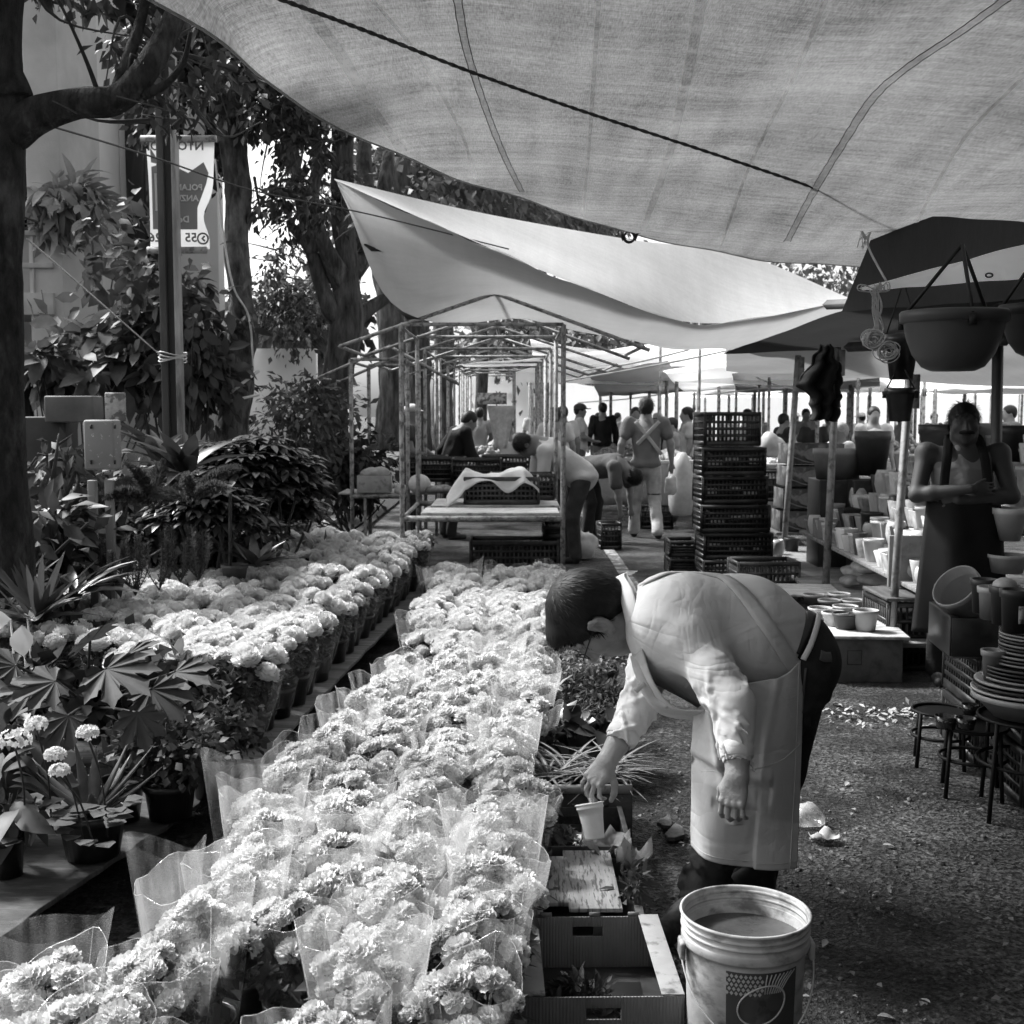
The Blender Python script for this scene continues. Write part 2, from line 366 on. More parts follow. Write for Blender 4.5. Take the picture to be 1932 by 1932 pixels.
M_LEAFG = mat('glossy_leaf', .05, .34, .35, 5, spec=.6, trans=.15)
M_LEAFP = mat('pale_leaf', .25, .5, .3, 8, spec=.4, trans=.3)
M_TWIG = mat('twig', .06, .9)
M_STEEL = mat('painted_steel', .07, .6, .3, 8, .002, 40, stretch=(1, 1, .2), stain=(5, .5, .62, .6))
M_POLE = mat('weathered_pole', .33, .6, .35, 12, .001, 60, stain=(25, .48, .62, .35), metal=0)
M_POLEB = mat('old_frame_metal', .3, .6, .3, 12, stain=(20, .5, .6, .4))
M_SOIL = mat('soil', .03, 1, .5, 30, .01, 60)
M_POT = mat('black_plastic_pot', .018, .28, .3, 10, spec=.5, stain=(8, .45, .65, 2.6))
M_WOOD = mat('worn_board', .24, .85, .35, 5, .003, 30, stretch=(.4, 6, 6), stain=(7, .5, .65, .5))
M_WOODD = mat('wet_dark_board', .075, .6, .5, 5, .003, 30, stretch=(6, .6, 6))
# ================================================= the setting
mb = MB(); nn = 60
g = np.concatenate([-np.geomspace(.3, 160, 40)[::-1], [0], np.geomspace(.3, 160, 40)])
def gz(x, y): return .010*mn.noise(Vector((x*1.1, y*1.1, 0)))+.006*mn.noise(Vector((x*5, y*5, 3))) if abs(x) < 12 and -2 < y < 30 else 0
xs = np.concatenate([np.linspace(-150, -6, 12)[:-1], np.linspace(-6, 6, 160), np.linspace(6, 150, 12)[1:]])
ys = np.concatenate([[-60, -20, -6], np.linspace(-2, 12, 180), np.geomspace(12.3, 300, 40)])
V = np.array([[x, y, gz(x, y)] for x in xs for y in ys]); mb.add(V, gridF(len(xs), len(ys)))
struct(mb, 'ground', M_ASPH)
# painted road line, lying on the asphalt
mb = MB(); ln = spline([[1.06, 9.6, 0], [1.08, 14, 0], [1.05, 40, 0]], 60)
V = []
for p in ln:
    for w in (-.06, -.02, .02, .06): V.append([p[0]+w+.006*mn.noise(Vector((w*30, p[1]*6, 0))), p[1], gz(p[0]+w, p[1])+.006])
mb.add(V, gridF(len(ln), 4)[:, ::-1]); struct(mb, 'road_line', mat('worn_road_paint', .4, .9, .4, 20, stain=(9, .42, .5, .35)))
# planted bed (kerb and soil) on the left
mb = MB(); V, f = sheet(40, 30, lambda u, v: (-1.9-10*u-.0*v, 3.2+28*v, .04+.30*min(1, u*6)+.06*mn.noise(Vector((u*20, v*20, 0))))); mb.add(V, f)
struct(mb, 'planting_bed', M_SOIL)
mb = MB()
for k in range(9): mb.add(*box((-2.35, 5.2+k*1.5, .07), (.15, 1.47, .16)))
struct(mb, 'kerb', mat('kerb_stone', .22, .9, .3, 8, .004, 40), bevel=.012)
# ---- house on the left
hb = thing('apartment_building', 'pale plaster apartment block behind the trees with a planted balcony', 'building', (-7.6, 13.4, 0))
mb = MB()
xw = [-14, -6.15]; YB = 13.0
mb.add(*box((-8.2, YB+.6, 3.6), (6.9, .3, 7.6)))            # facade
mb.add(*box((-4.68, YB-.1, 3.6), (.34, 1.2, 7.6)))              # pilaster
part(mb, 'wall', M_PLASTER, hb, bevel=.01)
mb = MB(); mb.add(*box((-4.4, 15.4, 3.9), (1.5, .3, 7.8))); mb.add(*box((-4.95, 14.4, 3.9), (.2, 2.2, 7.8))); part(mb, 'side_wall', M_PLASTER2, hb, bevel=.01)
mb = MB(); mb.add(*box((-5.55, YB-.25, 2.62), (1.9, 1.0, .22))); mb.add(*box((-5.55, YB-.72, 3.0), (1.9, .05, .05))); mb.add(*box((-5.55, YB-.72, 3.32), (1.9, .05, .05)))
for k in range(9): mb.add(*box((-6.4+k*.2, YB-.72, 3.0), (.02, .02, .7)))
part(mb, 'balcony', mat('balcony_stone', .45, .8, .2), hb, bevel=.005)
for (x0, z0, w, h) in ((-5.55, 3.5, 1.0, 2.3), (-5.75, .6, 1.1, 1.3)):
    mb = MB(); mb.add(*box((x0, YB+.43, z0+h/2), (w, .06, h))); wd = part(mb, 'window', mat('dark_glass', .015, .12, .3, spec=.6), hb)
    mb = MB()
    for q in (-w/2, 0, w/2): mb.add(*box((x0+q, YB+.38, z0+h/2), (.08, .07, h)))
    for q in (0, h): mb.add(*box((x0, YB+.375, z0+q), (w+.08, .08, .08)))
    part(mb, 'window_frame', M_STEEL, wd)
mb = MB(); mb.add(*box((-4.55, 15.22, 4.2), (.42, .06, 2.2))); part(mb, 'window', mat('dark_glass'), hb)
for x in (-5.0, -4.86):
    mb = MB(); mb.add(*tube([[x, YB-.12, 0], [x, YB-.12, 7.2]], .055, 10)); part(mb, 'drain_pipe', M_STEEL, hb)
mb = MB(); mb.add(*box((-4.3, 16.8, 1.2), (3.2, .2, 2.4))); tag(part(mb, 'garden_wall', M_PLASTER2), 'pale plaster garden wall behind the tied trunk', 'wall')
# ================================================= trees
def rough_tube(pts, rad, k=6, n=18, amp=.18, fr=3., seed=0):
    P = spline(pts, k); rr = np.interp(np.linspace(0, 1, len(P)), np.linspace(0, 1, len(rad)), rad)
    V, f = tube(P, rr, n, True); V = V.reshape(len(P), n, 3)
    for i in range(len(P)):
        for j in range(n):
            p = V[i, j]; d = p-P[i]; s = mn.noise(Vector((p*fr+seed)))+.5*mn.noise(Vector((p*fr*3+seed)))+.35*math.sin(j*2*pi/n*3+seed+i*.15)*.6
            V[i, j] = P[i]+d*(1+amp*s)
    return V.reshape(-1, 3), f
def tree(name, label, limbs, crown, bark=M_BARK, leaf=M_LEAF, seed=1, group=None, amp=.18):
    base = np.array(limbs[0][0][0]); t = thing(name, label, 'tree', base, group=group); rg = np.random.default_rng(seed)
    mb = MB()
    for i, (pts, rad) in enumerate(limbs): mb.add(*rough_tube(pts, rad, seed=seed*7+i, amp=amp, n=20 if rad[0] > .1 else 8))
    part(mb, 'trunk', bark, t)
    if crown:
        mb = MB(); tw = MB()
        for (c, r, n, L) in crown:
            T = leafT(1, .55, 2, .2, .15) if L > .09 else quadleaf(1, .55, .12)
            mb.add(*cloud(c, r, n, L, T, rg, clumps=max(6, int(n/60)), droop=.5, tight=.3))
            for k in range(5):
                a = np.array(c)+rg.normal(size=3)*np.array(r)*.25; b_ = np.array(c)+rg.normal(size=3)*np.array(r)*.8
                tw.add(*tube(spline([a, (a+b_)/2+rg.normal(size=3)*.1, b_], 4), [.014, .012, .01, .008, .006, .005, .004, .003, .003], 5))
        part(mb, 'crown', leaf, t); part(tw, 'twigs', M_TWIG, t)
    return t
def AP(*a): return [A(*q) for q in a]
# near trunk, left edge, with a thick bough
tree('street_tree', 'dark rough trunk at the left edge with a thick scarred bough bending up right', [
    (AP((12, 1120, 5.0), (5, 900, 5.0), (2, 700, 5.0), (2, 500, 5.0), (2, 330, 5.0), (0, 220, 5.0), (0, 90, 5.0), (20, -120, 5.0)), [.13, .095, .085, .085, .09, .10, .085, .07]),
    (AP((25, 250, 5.0), (80, 215, 4.98), (150, 195, 4.95), (215, 190, 4.95), (262, 150, 4.95), (300, 90, 5.0), (345, 0, 5.1), (370, -80, 5.2)), [.085, .075, .062, .058, .055, .05, .046, .04]),
    (AP((222, 170, 4.95), (238, 120, 4.98), (262, 50, 5.05), (285, -40, 5.1)), [.03, .026, .022, .02]),
    (AP((270, 180, 4.95), (310, 160, 4.9), (345, 120, 4.85), (360, 60, 4.8)), [.022, .016, .012, .008]),
    (AP((20, 190, 5.0), (-5, 110, 5.0), (-40, 0, 5.0)), [.09, .07, .06]),
    (AP((190, 190, 4.95), (165, 120, 4.93), (130, 40, 4.9), (100, -20, 4.9)), [.012, .008, .006, .005])],
    [(A(385, 150, 5.3), (.2, .4, .2), 90, .06), (A(310, 220, 5.1), (.2, .3, .15), 40, .055), (A(320, -60, 5.2), (.6, .5, .3), 500, .08), (A(60, -40, 5.2), (.5, .5, .3), 300, .08), (A(250, 40, 5.2), (.22, .3, .3), 60, .07), ((-4.2, 3.6, 6.6), (1.6, 1.8, 1.0), 2600, .16), ((-1.6, 3.0, 7.0), (1.9, 1.9, .8), 2800, .16), ((1.2, 3.2, 7.3), (1.9, 1.8, .7), 2400, .16)], mat('near_bark', .022, .95, .75, 24, .035, 45, stretch=(1, 1, .4), stain=(9, .5, .62, 2.4)), M_LEAFD, 3, amp=.13)  # last three clumps: unseen leaves added overhead to shade the big tarp
tree('street_tree', 'leaning trunk with healed stubs and rope tied round it, behind the steel post', [
    (AP((440, 900, 10), (438, 800, 10), (452, 730, 10), (444, 690, 10), (458, 640, 10), (455, 560, 10), (446, 470, 10), (448, 380, 10), (440, 280, 10), (425, 200, 10), (410, 100, 10.1), (380, 0, 10.2)), [.17, .14, .125, .14, .13, .10, .095, .10, .11, .115, .11, .10]),
    (AP((432, 240, 10), (470, 180, 9.9), (520, 120, 9.8)), [.1, .07, .04]), (AP((420, 160, 10), (380, 110, 10), (350, 40, 10)), [.09, .06, .05]),
    (AP((444, 690, 9.9), (424, 672, 9.8)), [.07, .05]), (AP((456, 620, 9.95), (476, 600, 9.85)), [.06, .05])],
    [(A(390, 150, 10.2), (.75, .6, .6), 1900, .10), (A(470, 160, 9.8), (.5, .5, .4), 700, .10), (A(420, 80, 10.4), (.7, .6, .4), 1200, .09), (A(520, 220, 9.6), (.3, .3, .25), 200, .085), (A(380, 290, 10.6), (.35, .4, .5), 300, .1), (A(350, 60, 10.4), (.5, .5, .6), 900, .1), (A(580, 260, 9.8), (.25, .3, .35), 160, .08), (A(510, 370, 10.0), (.22, .3, .25), 90, .09)], M_BARKL, M_LEAFD, 5, amp=.2)
tree('street_tree', 'broad trunk forking low into dark twisting limbs left of the white awning', [
    (AP((628, 900, 13.5), (628, 840, 13.5), (632, 760, 13.5), (640, 690, 13.5), (652, 620, 13.5), (655, 560, 13.5), (652, 480, 13.5), (645, 380, 13.5), (648, 260, 13.5), (640, 120, 13.6)), [.25, .2, .18, .17, .2, .15, .13, .12, .12, .1]),
    (AP((645, 610, 13.5), (620, 575, 13.4), (605, 530, 13.4), (585, 470, 13.3), (553, 430, 13.3), (545, 415, 13.3)), [.14, .1, .08, .065, .05, .035]),
    (AP((590, 475, 13.3), (575, 420, 13.2), (560, 330, 13.1), (548, 240, 13.0), (530, 160, 12.9)), [.085, .07, .06, .05, .03]),
    (AP((650, 540, 13.5), (615, 470, 13.3), (590, 380, 13.2), (600, 300, 13.2), (580, 200, 13)), [.13, .09, .075, .06, .04]),
    (AP((655, 610, 13.6), (700, 580, 13.7), (745, 552, 13.8), (775, 535, 13.8)), [.12, .085, .07, .05]),
    (AP((660, 520, 13.6), (700, 460, 13.8), (720, 380, 14), (735, 290, 14.2)), [.11, .09, .08, .07]),
    (AP((665, 470, 13.6), (690, 400, 13.8), (688, 300, 14), (690, 200, 14.2)), [.11, .10, .09, .07])],
    [(A(555, 260, 13), (.45, .6, .6), 480, .09), (A(620, 370, 12.4), (.5, .4, .4), 330, .09), (A(690, 430, 12.2), (.28, .3, .3), 110, .10), (A(530, 380, 13), (.3, .4, .35), 120, .09), (A(610, 200, 13.2), (.7, .5, .4), 600, .10), (A(540, 600, 16.4), (.7, .6, .6), 900, .09), (A(520, 490, 16.4), (.4, .6, .4), 250, .09)], M_BARK, M_LEAFD, 9)
for i, (px, D, w, lab) in enumerate([(738, 18, .2, 'slim dark trunk standing behind the bare stall frame, next to the forked tree'), (786, 20.5, .22, 'straight dark trunk behind the seated man in a cap'), (835, 24, .2, 'thin far trunk behind the bare stall frames')]):
    tree('street_tree', lab, [(AP((px-3, 850, D), (px, 760, D), (px+2, 650, D), (px-4, 560, D), (px+8, 430, D), (px+20, 300, D)), [w*1.3, w, w, w, w*.9, w*.7]),
        (AP((px, 600, D), (px-25, 520, D), (px-35, 430, D)), [w*.6, w*.4, w*.3]), (AP((px, 560, D), (px+40, 470, D), (px+70, 380, D)), [w*.6, w*.45, w*.3])],
        [(A(px+20+60*i, 380+20*i, D+1), (1.6, 1.4, 1.0), 2200, .17), (A(px+80+60*i, 330+30*i, D+2), (1.8, 1.4, .9), 2000, .17)], M_BARK, M_LEAFM, 20+i)
# far trees
for i, (px, py, D, rx, rz_, n, lm) in enumerate([(550, 600, 19, 1.2, .9, 2200, M_LEAFM), (900, 400, 27, 2.4, 1.2, 3000, M_LEAFM), (1020, 420, 30, 2.4, 1.2, 2600, M_LEAFM), (1180, 640, 46, 6, 2.6, 3000, M_LEAFM), (1420, 640, 50, 6, 3, 3000, M_LEAFM), (1560, 560, 44, 5, 2.6, 2600, M_LEAFM), (980, 660, 42, 4, 2.4, 2600, M_LEAFM), (1750, 640, 55, 6, 2.5, 2200, M_LEAFM), (560, 745, 26, 1.0, .5, 700, M_LEAFP)]):
    c = A(px, py, D); lab = ['bushy pale tree filling the gap between the two big trunks', 'leafy tree seen over the top edge of the white awning', 'tree peeping above the white awning near its middle', 'distant tree mass over the far stall roofs', 'distant tree behind the tall crate stack', 'far tree seen through the scaffold above the dark awning', 'distant tree seen through the bare roof frames', 'far tree at the right behind the pot stall', 'pale sunlit shrub in the bright gap beside the leaning trunk'][i]
    tree('background_tree', lab, [([(c[0], D, 0), (c[0]+.1, D, c[2]*.5), (c[0], D, c[2])], [.16, .13, .08])], [(c, (rx, rx*.7, rz_), n, .13+.004*D)], M_BARK, lm, 40+i, 'background trees')
# ================================================= shrubs in the bed
def bush(label, c, r, n, L, lm=M_LEAF, T=None, seed=1, name='shrub', clumps=None, cat='shrub', droop=.35, base=None, tight=.3):
    c = np.array(c, float); rg = np.random.default_rng(seed); base = base if base is not None else (c[0], c[1], max(0, c[2]-r[2]*1.2)); t = thing(name, label, cat, base)
    mb = MB(); mb.add(*cloud(c, r, n, L, T or leafT(1, .42, 2, .2, .25), rg, clumps=clumps or max(8, n//45), droop=droop, tight=tight)); part(mb, 'foliage', lm, t)
    mb = MB()
    for k in range(9):
        e = c+rg.normal(size=3)*np.array(r)*.5; b_ = np.array(base)+[rg.normal()*.06, rg.normal()*.06, 0]; mb.add(*tube(spline([b_, (b_+e)/2+rg.normal(size=3)*.05, e], 4), np.linspace(.014, .005, 9), 5))
    part(mb, 'stems', M_TWIG, t); return t
WT = leafT(1, .34, 3, .15, .35)
def whorl(c, n, L, rg, el=.25):
    a = np.arange(n)*2*pi/n+rg.random()*6; D = np.stack([np.cos(a), np.sin(a), np.full(n, el)+rg.normal(size=n)*.12], -1)
    return inst(WT, np.repeat(np.array(c)[None], n, 0), D, np.array([[0, 0, 1.]]*n), L*rg.uniform(.8, 1.1, n))
def whorlbush(label, c, r, nw, L, lm, seed, name='shrub'):
    rg = np.random.default_rng(seed); c = np.array(c); t = thing(name, label, 'shrub', (c[0], c[1], max(0, c[2]-r[2]))); mb = MB()
    for k in range(nw):
        q = rg.normal(size=3); q /= np.linalg.norm(q); q[2] = abs(q[2])*.9-.25; q[1] = -abs(q[1]) if rg.random() < .6 else q[1]
        mb.add(*whorl(c+q*np.array(r)*rg.uniform(.7, 1.05), 8, L, rg, rg.uniform(-.3, .4)))
    part(mb, 'foliage', lm, t)
    mb = MB()
    for k in range(14): e = c+rg.normal(size=3)*np.array(r)*.5; b_ = np.array([c[0]+rg.normal()*.1, c[1], 0]); mb.add(*tube(spline([b_, (b_+e)/2, e], 4), .01, 5))
    part(mb, 'stems', M_TWIG, t); return t
whorlbush('dense umbrella-leaf shrub with shiny whorled leaves right of the steel post', A(470, 900, 8.2), (.5, .5, .42), 330, .14, M_LEAFG, 61)
whorlbush('shiny whorled-leaf shrub just behind the back row of potted chrysanthemums', A(520, 960, 8.9), (.34, .4, .38), 180, .13, M_LEAFG, 62)
whorlbush('low umbrella-leaf shrub at the foot of the steel post', A(390, 960, 7.3), (.34, .35, .25), 130, .12, M_LEAFG, 65)
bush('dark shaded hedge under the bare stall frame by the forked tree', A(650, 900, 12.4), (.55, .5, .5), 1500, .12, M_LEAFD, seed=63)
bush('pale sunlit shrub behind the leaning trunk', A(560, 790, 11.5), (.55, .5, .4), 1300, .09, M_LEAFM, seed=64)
bush('tall climbing shrub with broad leaves against the house wall', A(200, 590, 10.8), (.6, .4, .9), 420, .17, M_LEAFM, leafT(1, .5, 3, .2, .3), 66, base=(-3.9, 10.8, 0))
bush('leafy climber tangled behind the steel post and the banner', A(330, 600, 9.6), (.62, .4, .85), 1100, .14, M_LEAF, leafT(1, .5, 3, .2, .3), 67, base=(-2.6, 9.6, 0))
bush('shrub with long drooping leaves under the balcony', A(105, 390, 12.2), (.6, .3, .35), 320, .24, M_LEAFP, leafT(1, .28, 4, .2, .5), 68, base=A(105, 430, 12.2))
bush('broad-leaved shrub above the grey utility boxes', A(130, 700, 9.6), (.6, .4, .35), 330, .2, M_LEAFM, leafT(1, .5, 3, .2, .3), 69, base=(-3.5, 9.6, 0))
bush('mixed dark shrub under the pale utility box', A(150, 950, 7.6), (.75, .5, .28), 1500, .12, M_LEAF, seed=70)
bush('glossy dark shrub behind the feathery ferns', A(330, 1010, 7.6), (.7, .4, .2), 1300, .10, M_LEAFG, seed=71)
bush('low dark shrub at the left edge behind the spiky palm', A(40, 1030, 5.9), (.45, .4, .25), 900, .12, M_LEAFD, seed=72)
bush('narrow-leaved shrub behind the left flower table', A(430, 1040, 7.6), (.35, .3, .2), 600, .11, M_LEAFM, seed=73)
bush('shrub with fleshy leaves beside the pale box stand', A(100, 870, 6.4), (.16, .2, .16), 90, .1, M_LEAF, seed=74)
# feathery fern
def fern(label, base, n, L, seed, w=.05, dens=34, lm=M_LEAFM):
    rg = np.random.default_rng(seed); t = thing('foxtail_fern', label, 'fern', base); mb = MB(); base = np.array(base, float)
    for k in range(n):
        a = rg.uniform(0, 2*pi); v = unit([math.cos(a)*.8, math.sin(a)*.8, rg.uniform(.5, 1.5)]); P = [base.copy()]; m = 22
        for i in range(m): v = unit(v+np.array([0, 0, -.05])); P.append(P[-1]+v*L*rg.uniform(.9, 1.1)/m)
        P = np.array(P); mb.add(*tube(P[::2], .004, 4)); i = rg.integers(2, m, m*dens); tt = rg.random(len(i))[:, None]; Q = P[i]*(1-tt)+P[np.minimum(i+1, m)]*tt; T_ = P[np.minimum(i+1, m)]-P[i]; T_ /= np.linalg.norm(T_, axis=1)[:, None]+1e-6
        D = rg.normal(size=(len(i), 3)); D = D-(D*T_).sum(1)[:, None]*T_; D /= np.linalg.norm(D, axis=1)[:, None]; s = w*np.sin(pi*np.clip(i/m, .05, 1)**.8)+.008
        mb.add(*inst(quadleaf(1, .16, .02), Q, D+T_*.7, rg.normal(size=D.shape), s))
    part(mb, 'fronds', lm, t); return t
fern('feathery foxtail fern with plume-like fronds left of the steel post', A(290, 960, 6.4), 9, .42, 81, .055)
fern('second feathery fern, lower, between the fern plumes and the flowers', A(360, 950, 6.2), 5, .34, 82, .045)
for i, (px, py, h) in enumerate([(215, 1100, .26), (255, 1105, .28), (300, 1095, .30), (340, 1080, .26), (375, 1075, .22)]):
    rg = np.random.default_rng(90+i); b0 = A(px, py, 6.1); b0[2] -= .05; t = thing('rosemary_bush', ['leftmost', 'second', 'third and tallest', 'fourth', 'rightmost'][i]+' of the upright needle-leaved bushes behind the left flower table', 'herb', b0, group='upright needle-leaved bushes'); mb = MB()
    for k in range(9):
        a = rg.uniform(0, 2*pi); e = b0+np.array([math.cos(a)*.07, math.sin(a)*.07, h*rg.uniform(.75, 1.1)]); P = spline([b0, (b0+e)/2+[math.cos(a)*.03, math.sin(a)*.03, 0], e], 8)
        mb.add(*tube(P, .003, 4)); q = rg.integers(2, len(P), 130); D = rg.normal(size=(130, 3)); D[:, 2] = abs(D[:, 2])+.4; mb.add(*inst(quadleaf(1, .13, 0), P[q], D, rg.normal(size=D.shape), .026))
    part(mb, 'foliage', M_LEAFM, t)
def bladeplant(label, base, n, L, w, seed, lm=M_LEAFD, name='spiky_plant', cat='plant', up=1.2, curl=.25, pot=None, T=None, parent_only=False, spread=1.0):
    rg = np.random.default_rng(seed); t = thing(name, label, cat, base); mb = MB(); a = rg.uniform(0, 2*pi, n); e = rg.uniform(.3, up, n)
    D = np.stack([np.cos(a)*spread, np.sin(a)*spread, e], -1); P = np.array(base)+rg.normal(size=(n, 3))*.012; P[:, 2] = base[2]
    mb.add(*inst(T or leafT(1, w, 5, .3, curl, .6), P, D, np.array([[0, 0, 1.]]*n)+rg.normal(size=(n, 3))*.15, L*rg.uniform(.7, 1.1, n))); part(mb, 'leaves', lm, t); return t
bladeplant('spiky fan palm with narrow straight blades at the left edge', A(70, 1170, 4.7), 26, .36, .07, 101, M_LEAF, 'fan_palm', 'palm', 1.3, .05)
bladeplant('small fan palm behind the spiky one', A(10, 1150, 5.2), 20, .34, .07, 102, M_LEAF, 'fan_palm', 'palm', 1.3, .05)
bladeplant('dark broad-bladed plant behind the chrysanthemum table', A(485, 1070, 6.9), 22, .28, .22, 103, M_LEAFG, 'cast_iron_plant', up=1.6)
bladeplant('tall glossy plant with long curling leaves by the steel post', A(345, 900, 6.8), 18, .42, .22, 104, M_LEAFG, 'cast_iron_plant', up=1.8, curl=.45)
bladeplant('glossy long-leaved plant left of the steel post', A(300, 870, 7.1), 12, .34, .2, 105, M_LEAFG, 'cast_iron_plant', up=1.9, curl=.4)
bladeplant('striped-leaf plant with a pale blade among the dark shrubs', A(150, 1120, 5.6), 16, .32, .12, 106, M_LEAFG, 'dracaena', up=1.4, curl=.35)
bladeplant('broad shiny plant between the palm and the flowers', A(55, 1180, 5.3), 14, .3, .3, 107, M_LEAFG, 'cast_iron_plant', up=1.1, curl=.35)
# ================================================= post, banner, boxes
po = thing('steel_post', 'tall rusty steel channel post with a wire tied round it', 'post', A(322, 860, 7.6)*[1, 1, 0])
xp = A(322, 500, 7.6)[0]; mb = MB()
mb.add(*box((xp-.04, 7.6, 3), (.042, .1, 6.4))); mb.add(*box((xp, 7.625, 3), (.045, .05, 6.4))); part(mb, 'channel', M_STEEL, po, bevel=.004)
mb = MB(); mb.add(*box((xp+.042, 7.6, 3), (.026, .1, 6.4))); part(mb, 'flange', mat('worn_post_edge', .28, .6, .4, 9, .002, 40, stretch=(1, 1, .3), stain=(6, .5, .6, .5)), po, bevel=.004)
mb = MB()
for k in range(4): mb.add(*tube([[xp+.1*math.cos(a)*.85, 7.6+.1*math.sin(a), A(0, 668+k*4, 7.6)[2]+.012*math.sin(a*2+k)] for a in np.linspace(0, 2*pi, 17)], .004, 5))
part(mb, 'tie_wire', mat('pale_wire', .5, .5), po)
def wire(label, pts, r=.004, name='wire', m=None, k=8): mb = MB(); P = spline(pts, k); mb.add(*tube(P, r, 6)); return single(mb, name, m or mat('pale_wire'), label, 'wire', loc=P[0])
wire('pale wire running from the near trunk down to the steel post', AP((50, 450, 5.0), (120, 510, 5.6), (200, 580, 6.5), (300, 668, 7.55)), .004)
wire('thin dark cable crossing in front of the banner to the white awning', AP((-30, 205, 4.9), (120, 245, 5.6), (300, 300, 6.8), (480, 360, 7.6), (700, 405, 8.4), (960, 470, 8.9)), .005, 'cable', mat('dark_cable', .05, .6))
wire('rope hanging loosely from the leaning trunk', AP((406, 300, 9.7), (420, 430, 9.7), (440, 540, 9.7), (470, 600, 9.7), (478, 700, 9.7)), .008, 'rope', mat('pale_wire'))
for i, (y0, y1) in enumerate(((730, 700), (745, 745))): wire(['upper rope wound round the leaning trunk', 'lower rope wound round the leaning trunk'][i], AP((415, y0+8, 9.8), (432, y0+12, 9.62), (460, (y0+y1)/2+6, 9.62), (488, y1, 9.85)), .012, 'rope', mat('pale_wire'))
# the banner, seen from its back, so its writing is mirrored
bn = thing('banner', 'white advertising banner hung on the post, its writing reversed', 'banner', A(338, 470, 7.72))
Yb = 7.74; M_BAN = mat('banner_vinyl', .85, .5, .04, trans=.45); M_BANG = mat('banner_grey', .2, .5, .06, trans=.2); M_BANT = mat('banner_dark_print', .12, .5)
cb = [(276, 266), (404, 266), (388, 470), (284, 470)]
def bq(u, v, dy=0):   # u 0..1 left to right, v 0..1 top to bottom
    xl = 275+9*v+2*math.sin(v*3); xr = 405-6*v-17*math.exp(-((v-.7)/.16)**2)-14*max(0, v-.8)
    p = A(xl+(xr-xl)*u, 266+204*v, Yb); p[1] += dy+.004*math.sin(v*5+u*4); return p
mb = MB(); mb.add(*sheet(12, 24, lambda u, v: bq(u, v))); part(mb, 'sheet', M_BAN, bn)
def bpoly(uv, m, name, dy=-.010):
    mb = MB(); c = bq(*np.mean(uv, 0), dy); V = [bq(a, b, dy) for a, b in uv]; mb.add(V, np.arange(len(V))[None], 0, False); part(mb, name, m, bn)
bpoly([(.06, .06), (.2, .22), (.06, .2)], M_BANG, 'printed_shape'); bpoly([(.06, .24), (.3, .2), (.62, .3), (.85, .2), (.93, .3), (.9, .4), (.86, .62), (.84, .82), (.06, .82)], M_BANG, 'printed_panel')
bpoly([(.1, .3), (.32, .3), (.32, .65), (.12, .65)], M_BAN, 'printed_square', -.014)
def text(s, size, m, parent, origin, xdir, zdir, name='lettering', ext=.0015, bold=.0):
    cu = bpy.data.curves.new('t', 'FONT'); cu.body = s; cu.size = size; cu.extrude = ext; cu.offset = bold; cu.resolution_u = 2
    to = bpy.data.objects.new('t', cu); COL.objects.link(to); dg = bpy.context.evaluated_depsgraph_get(); me = bpy.data.meshes.new_from_object(to.evaluated_get(dg)); bpy.data.objects.remove(to)
    x = unit(xdir); z = unit(zdir); y = np.cross(z, x); off = np.zeros(3); p = parent
    while p is not None: off = off+np.array(p.location); p = p.parent
    co = np.empty(len(me.vertices)*3); me.vertices.foreach_get('co', co); co = co.reshape(-1, 3)
    co = co[:, :1]*x+co[:, 1:2]*z+co[:, 2:]*(-y)+np.asarray(origin)-off; me.vertices.foreach_set('co', co.astype(np.float32).ravel()); me.update(); me.materials.clear(); me.materials.append(m)
    return part(me, name, m, parent)
def btext(s, u, v, size, m):   # starts at its mirrored right end
    o = bq(u, v, -.02); return text(s, size, m, bn, o, [-1, 0, 0], [0, 0, 1], bold=.0015)
btext('POLANCO', .86, .46, .052, M_BAN); btext('ANZURES', .84, .56, .052, M_BAN); btext('Desde', .74, .755, .055, M_BAN)
btext('55 5', .80, .935, .078, M_BANT); btext('26', .20, .935, .078, M_BANT); btext('NTOFO', .86, .09, .075, M_BANT); btext('OM', .21, .09, .075, M_BANT)
mb = MB(); c0 = bq(.9, .905, -.018); mb.add(*tube([[c0[0]+.033*math.cos(a), c0[1], c0[2]+.033*math.sin(a)] for a in np.linspace(0, 2*pi, 17)], .006, 5)); mb.add(*tube([c0+[.012, 0, .016], c0+[-.004, 0, 0], c0+[.012, 0, -.016]], .007, 5)); part(mb, 'phone_symbol', M_BANT, bn)
mb = MB(); mb.add(*bar(A(266, 262, Yb), A(408, 262, Yb), .022, 8)); mb.add(*bar(A(278, 472, Yb), A(390, 472, Yb), .022, 8)); part(mb, 'batten', M_POLEB, bn)
mb = MB(); mb.add(*sheet(6, 5, lambda u, v: A(340+46*u+8*v*(1-u), 212+50*v-16*math.sin(pi*u), Yb+.02))); part(mb, 'torn_flap', M_BANG, bn)
ub = thing('utility_box', 'long pale metal box with a printed plate on a dark cabinet', 'utility box', A(110, 790, 7.8)); mb = MB(); mb.add(*box(A(140, 772, 6.7), (.27, .17, .145))); part(mb, 'case', mat('box_grey', .12, .6, .3), ub, bevel=.01)
mb = MB(); mb.add(*box(A(218, 768, 6.58), (.11, .02, .155))); part(mb, 'plate', mat('plate_pale', .4, .5, .3, 30, stain=(18, .5, .55, .35)), ub, bevel=.005)
mb = MB(); mb.add(*box(A(90, 850, 6.8), (.28, .2, .38))); part(mb, 'cabinet', mat('box_dark', .045, .6), ub, bevel=.01)
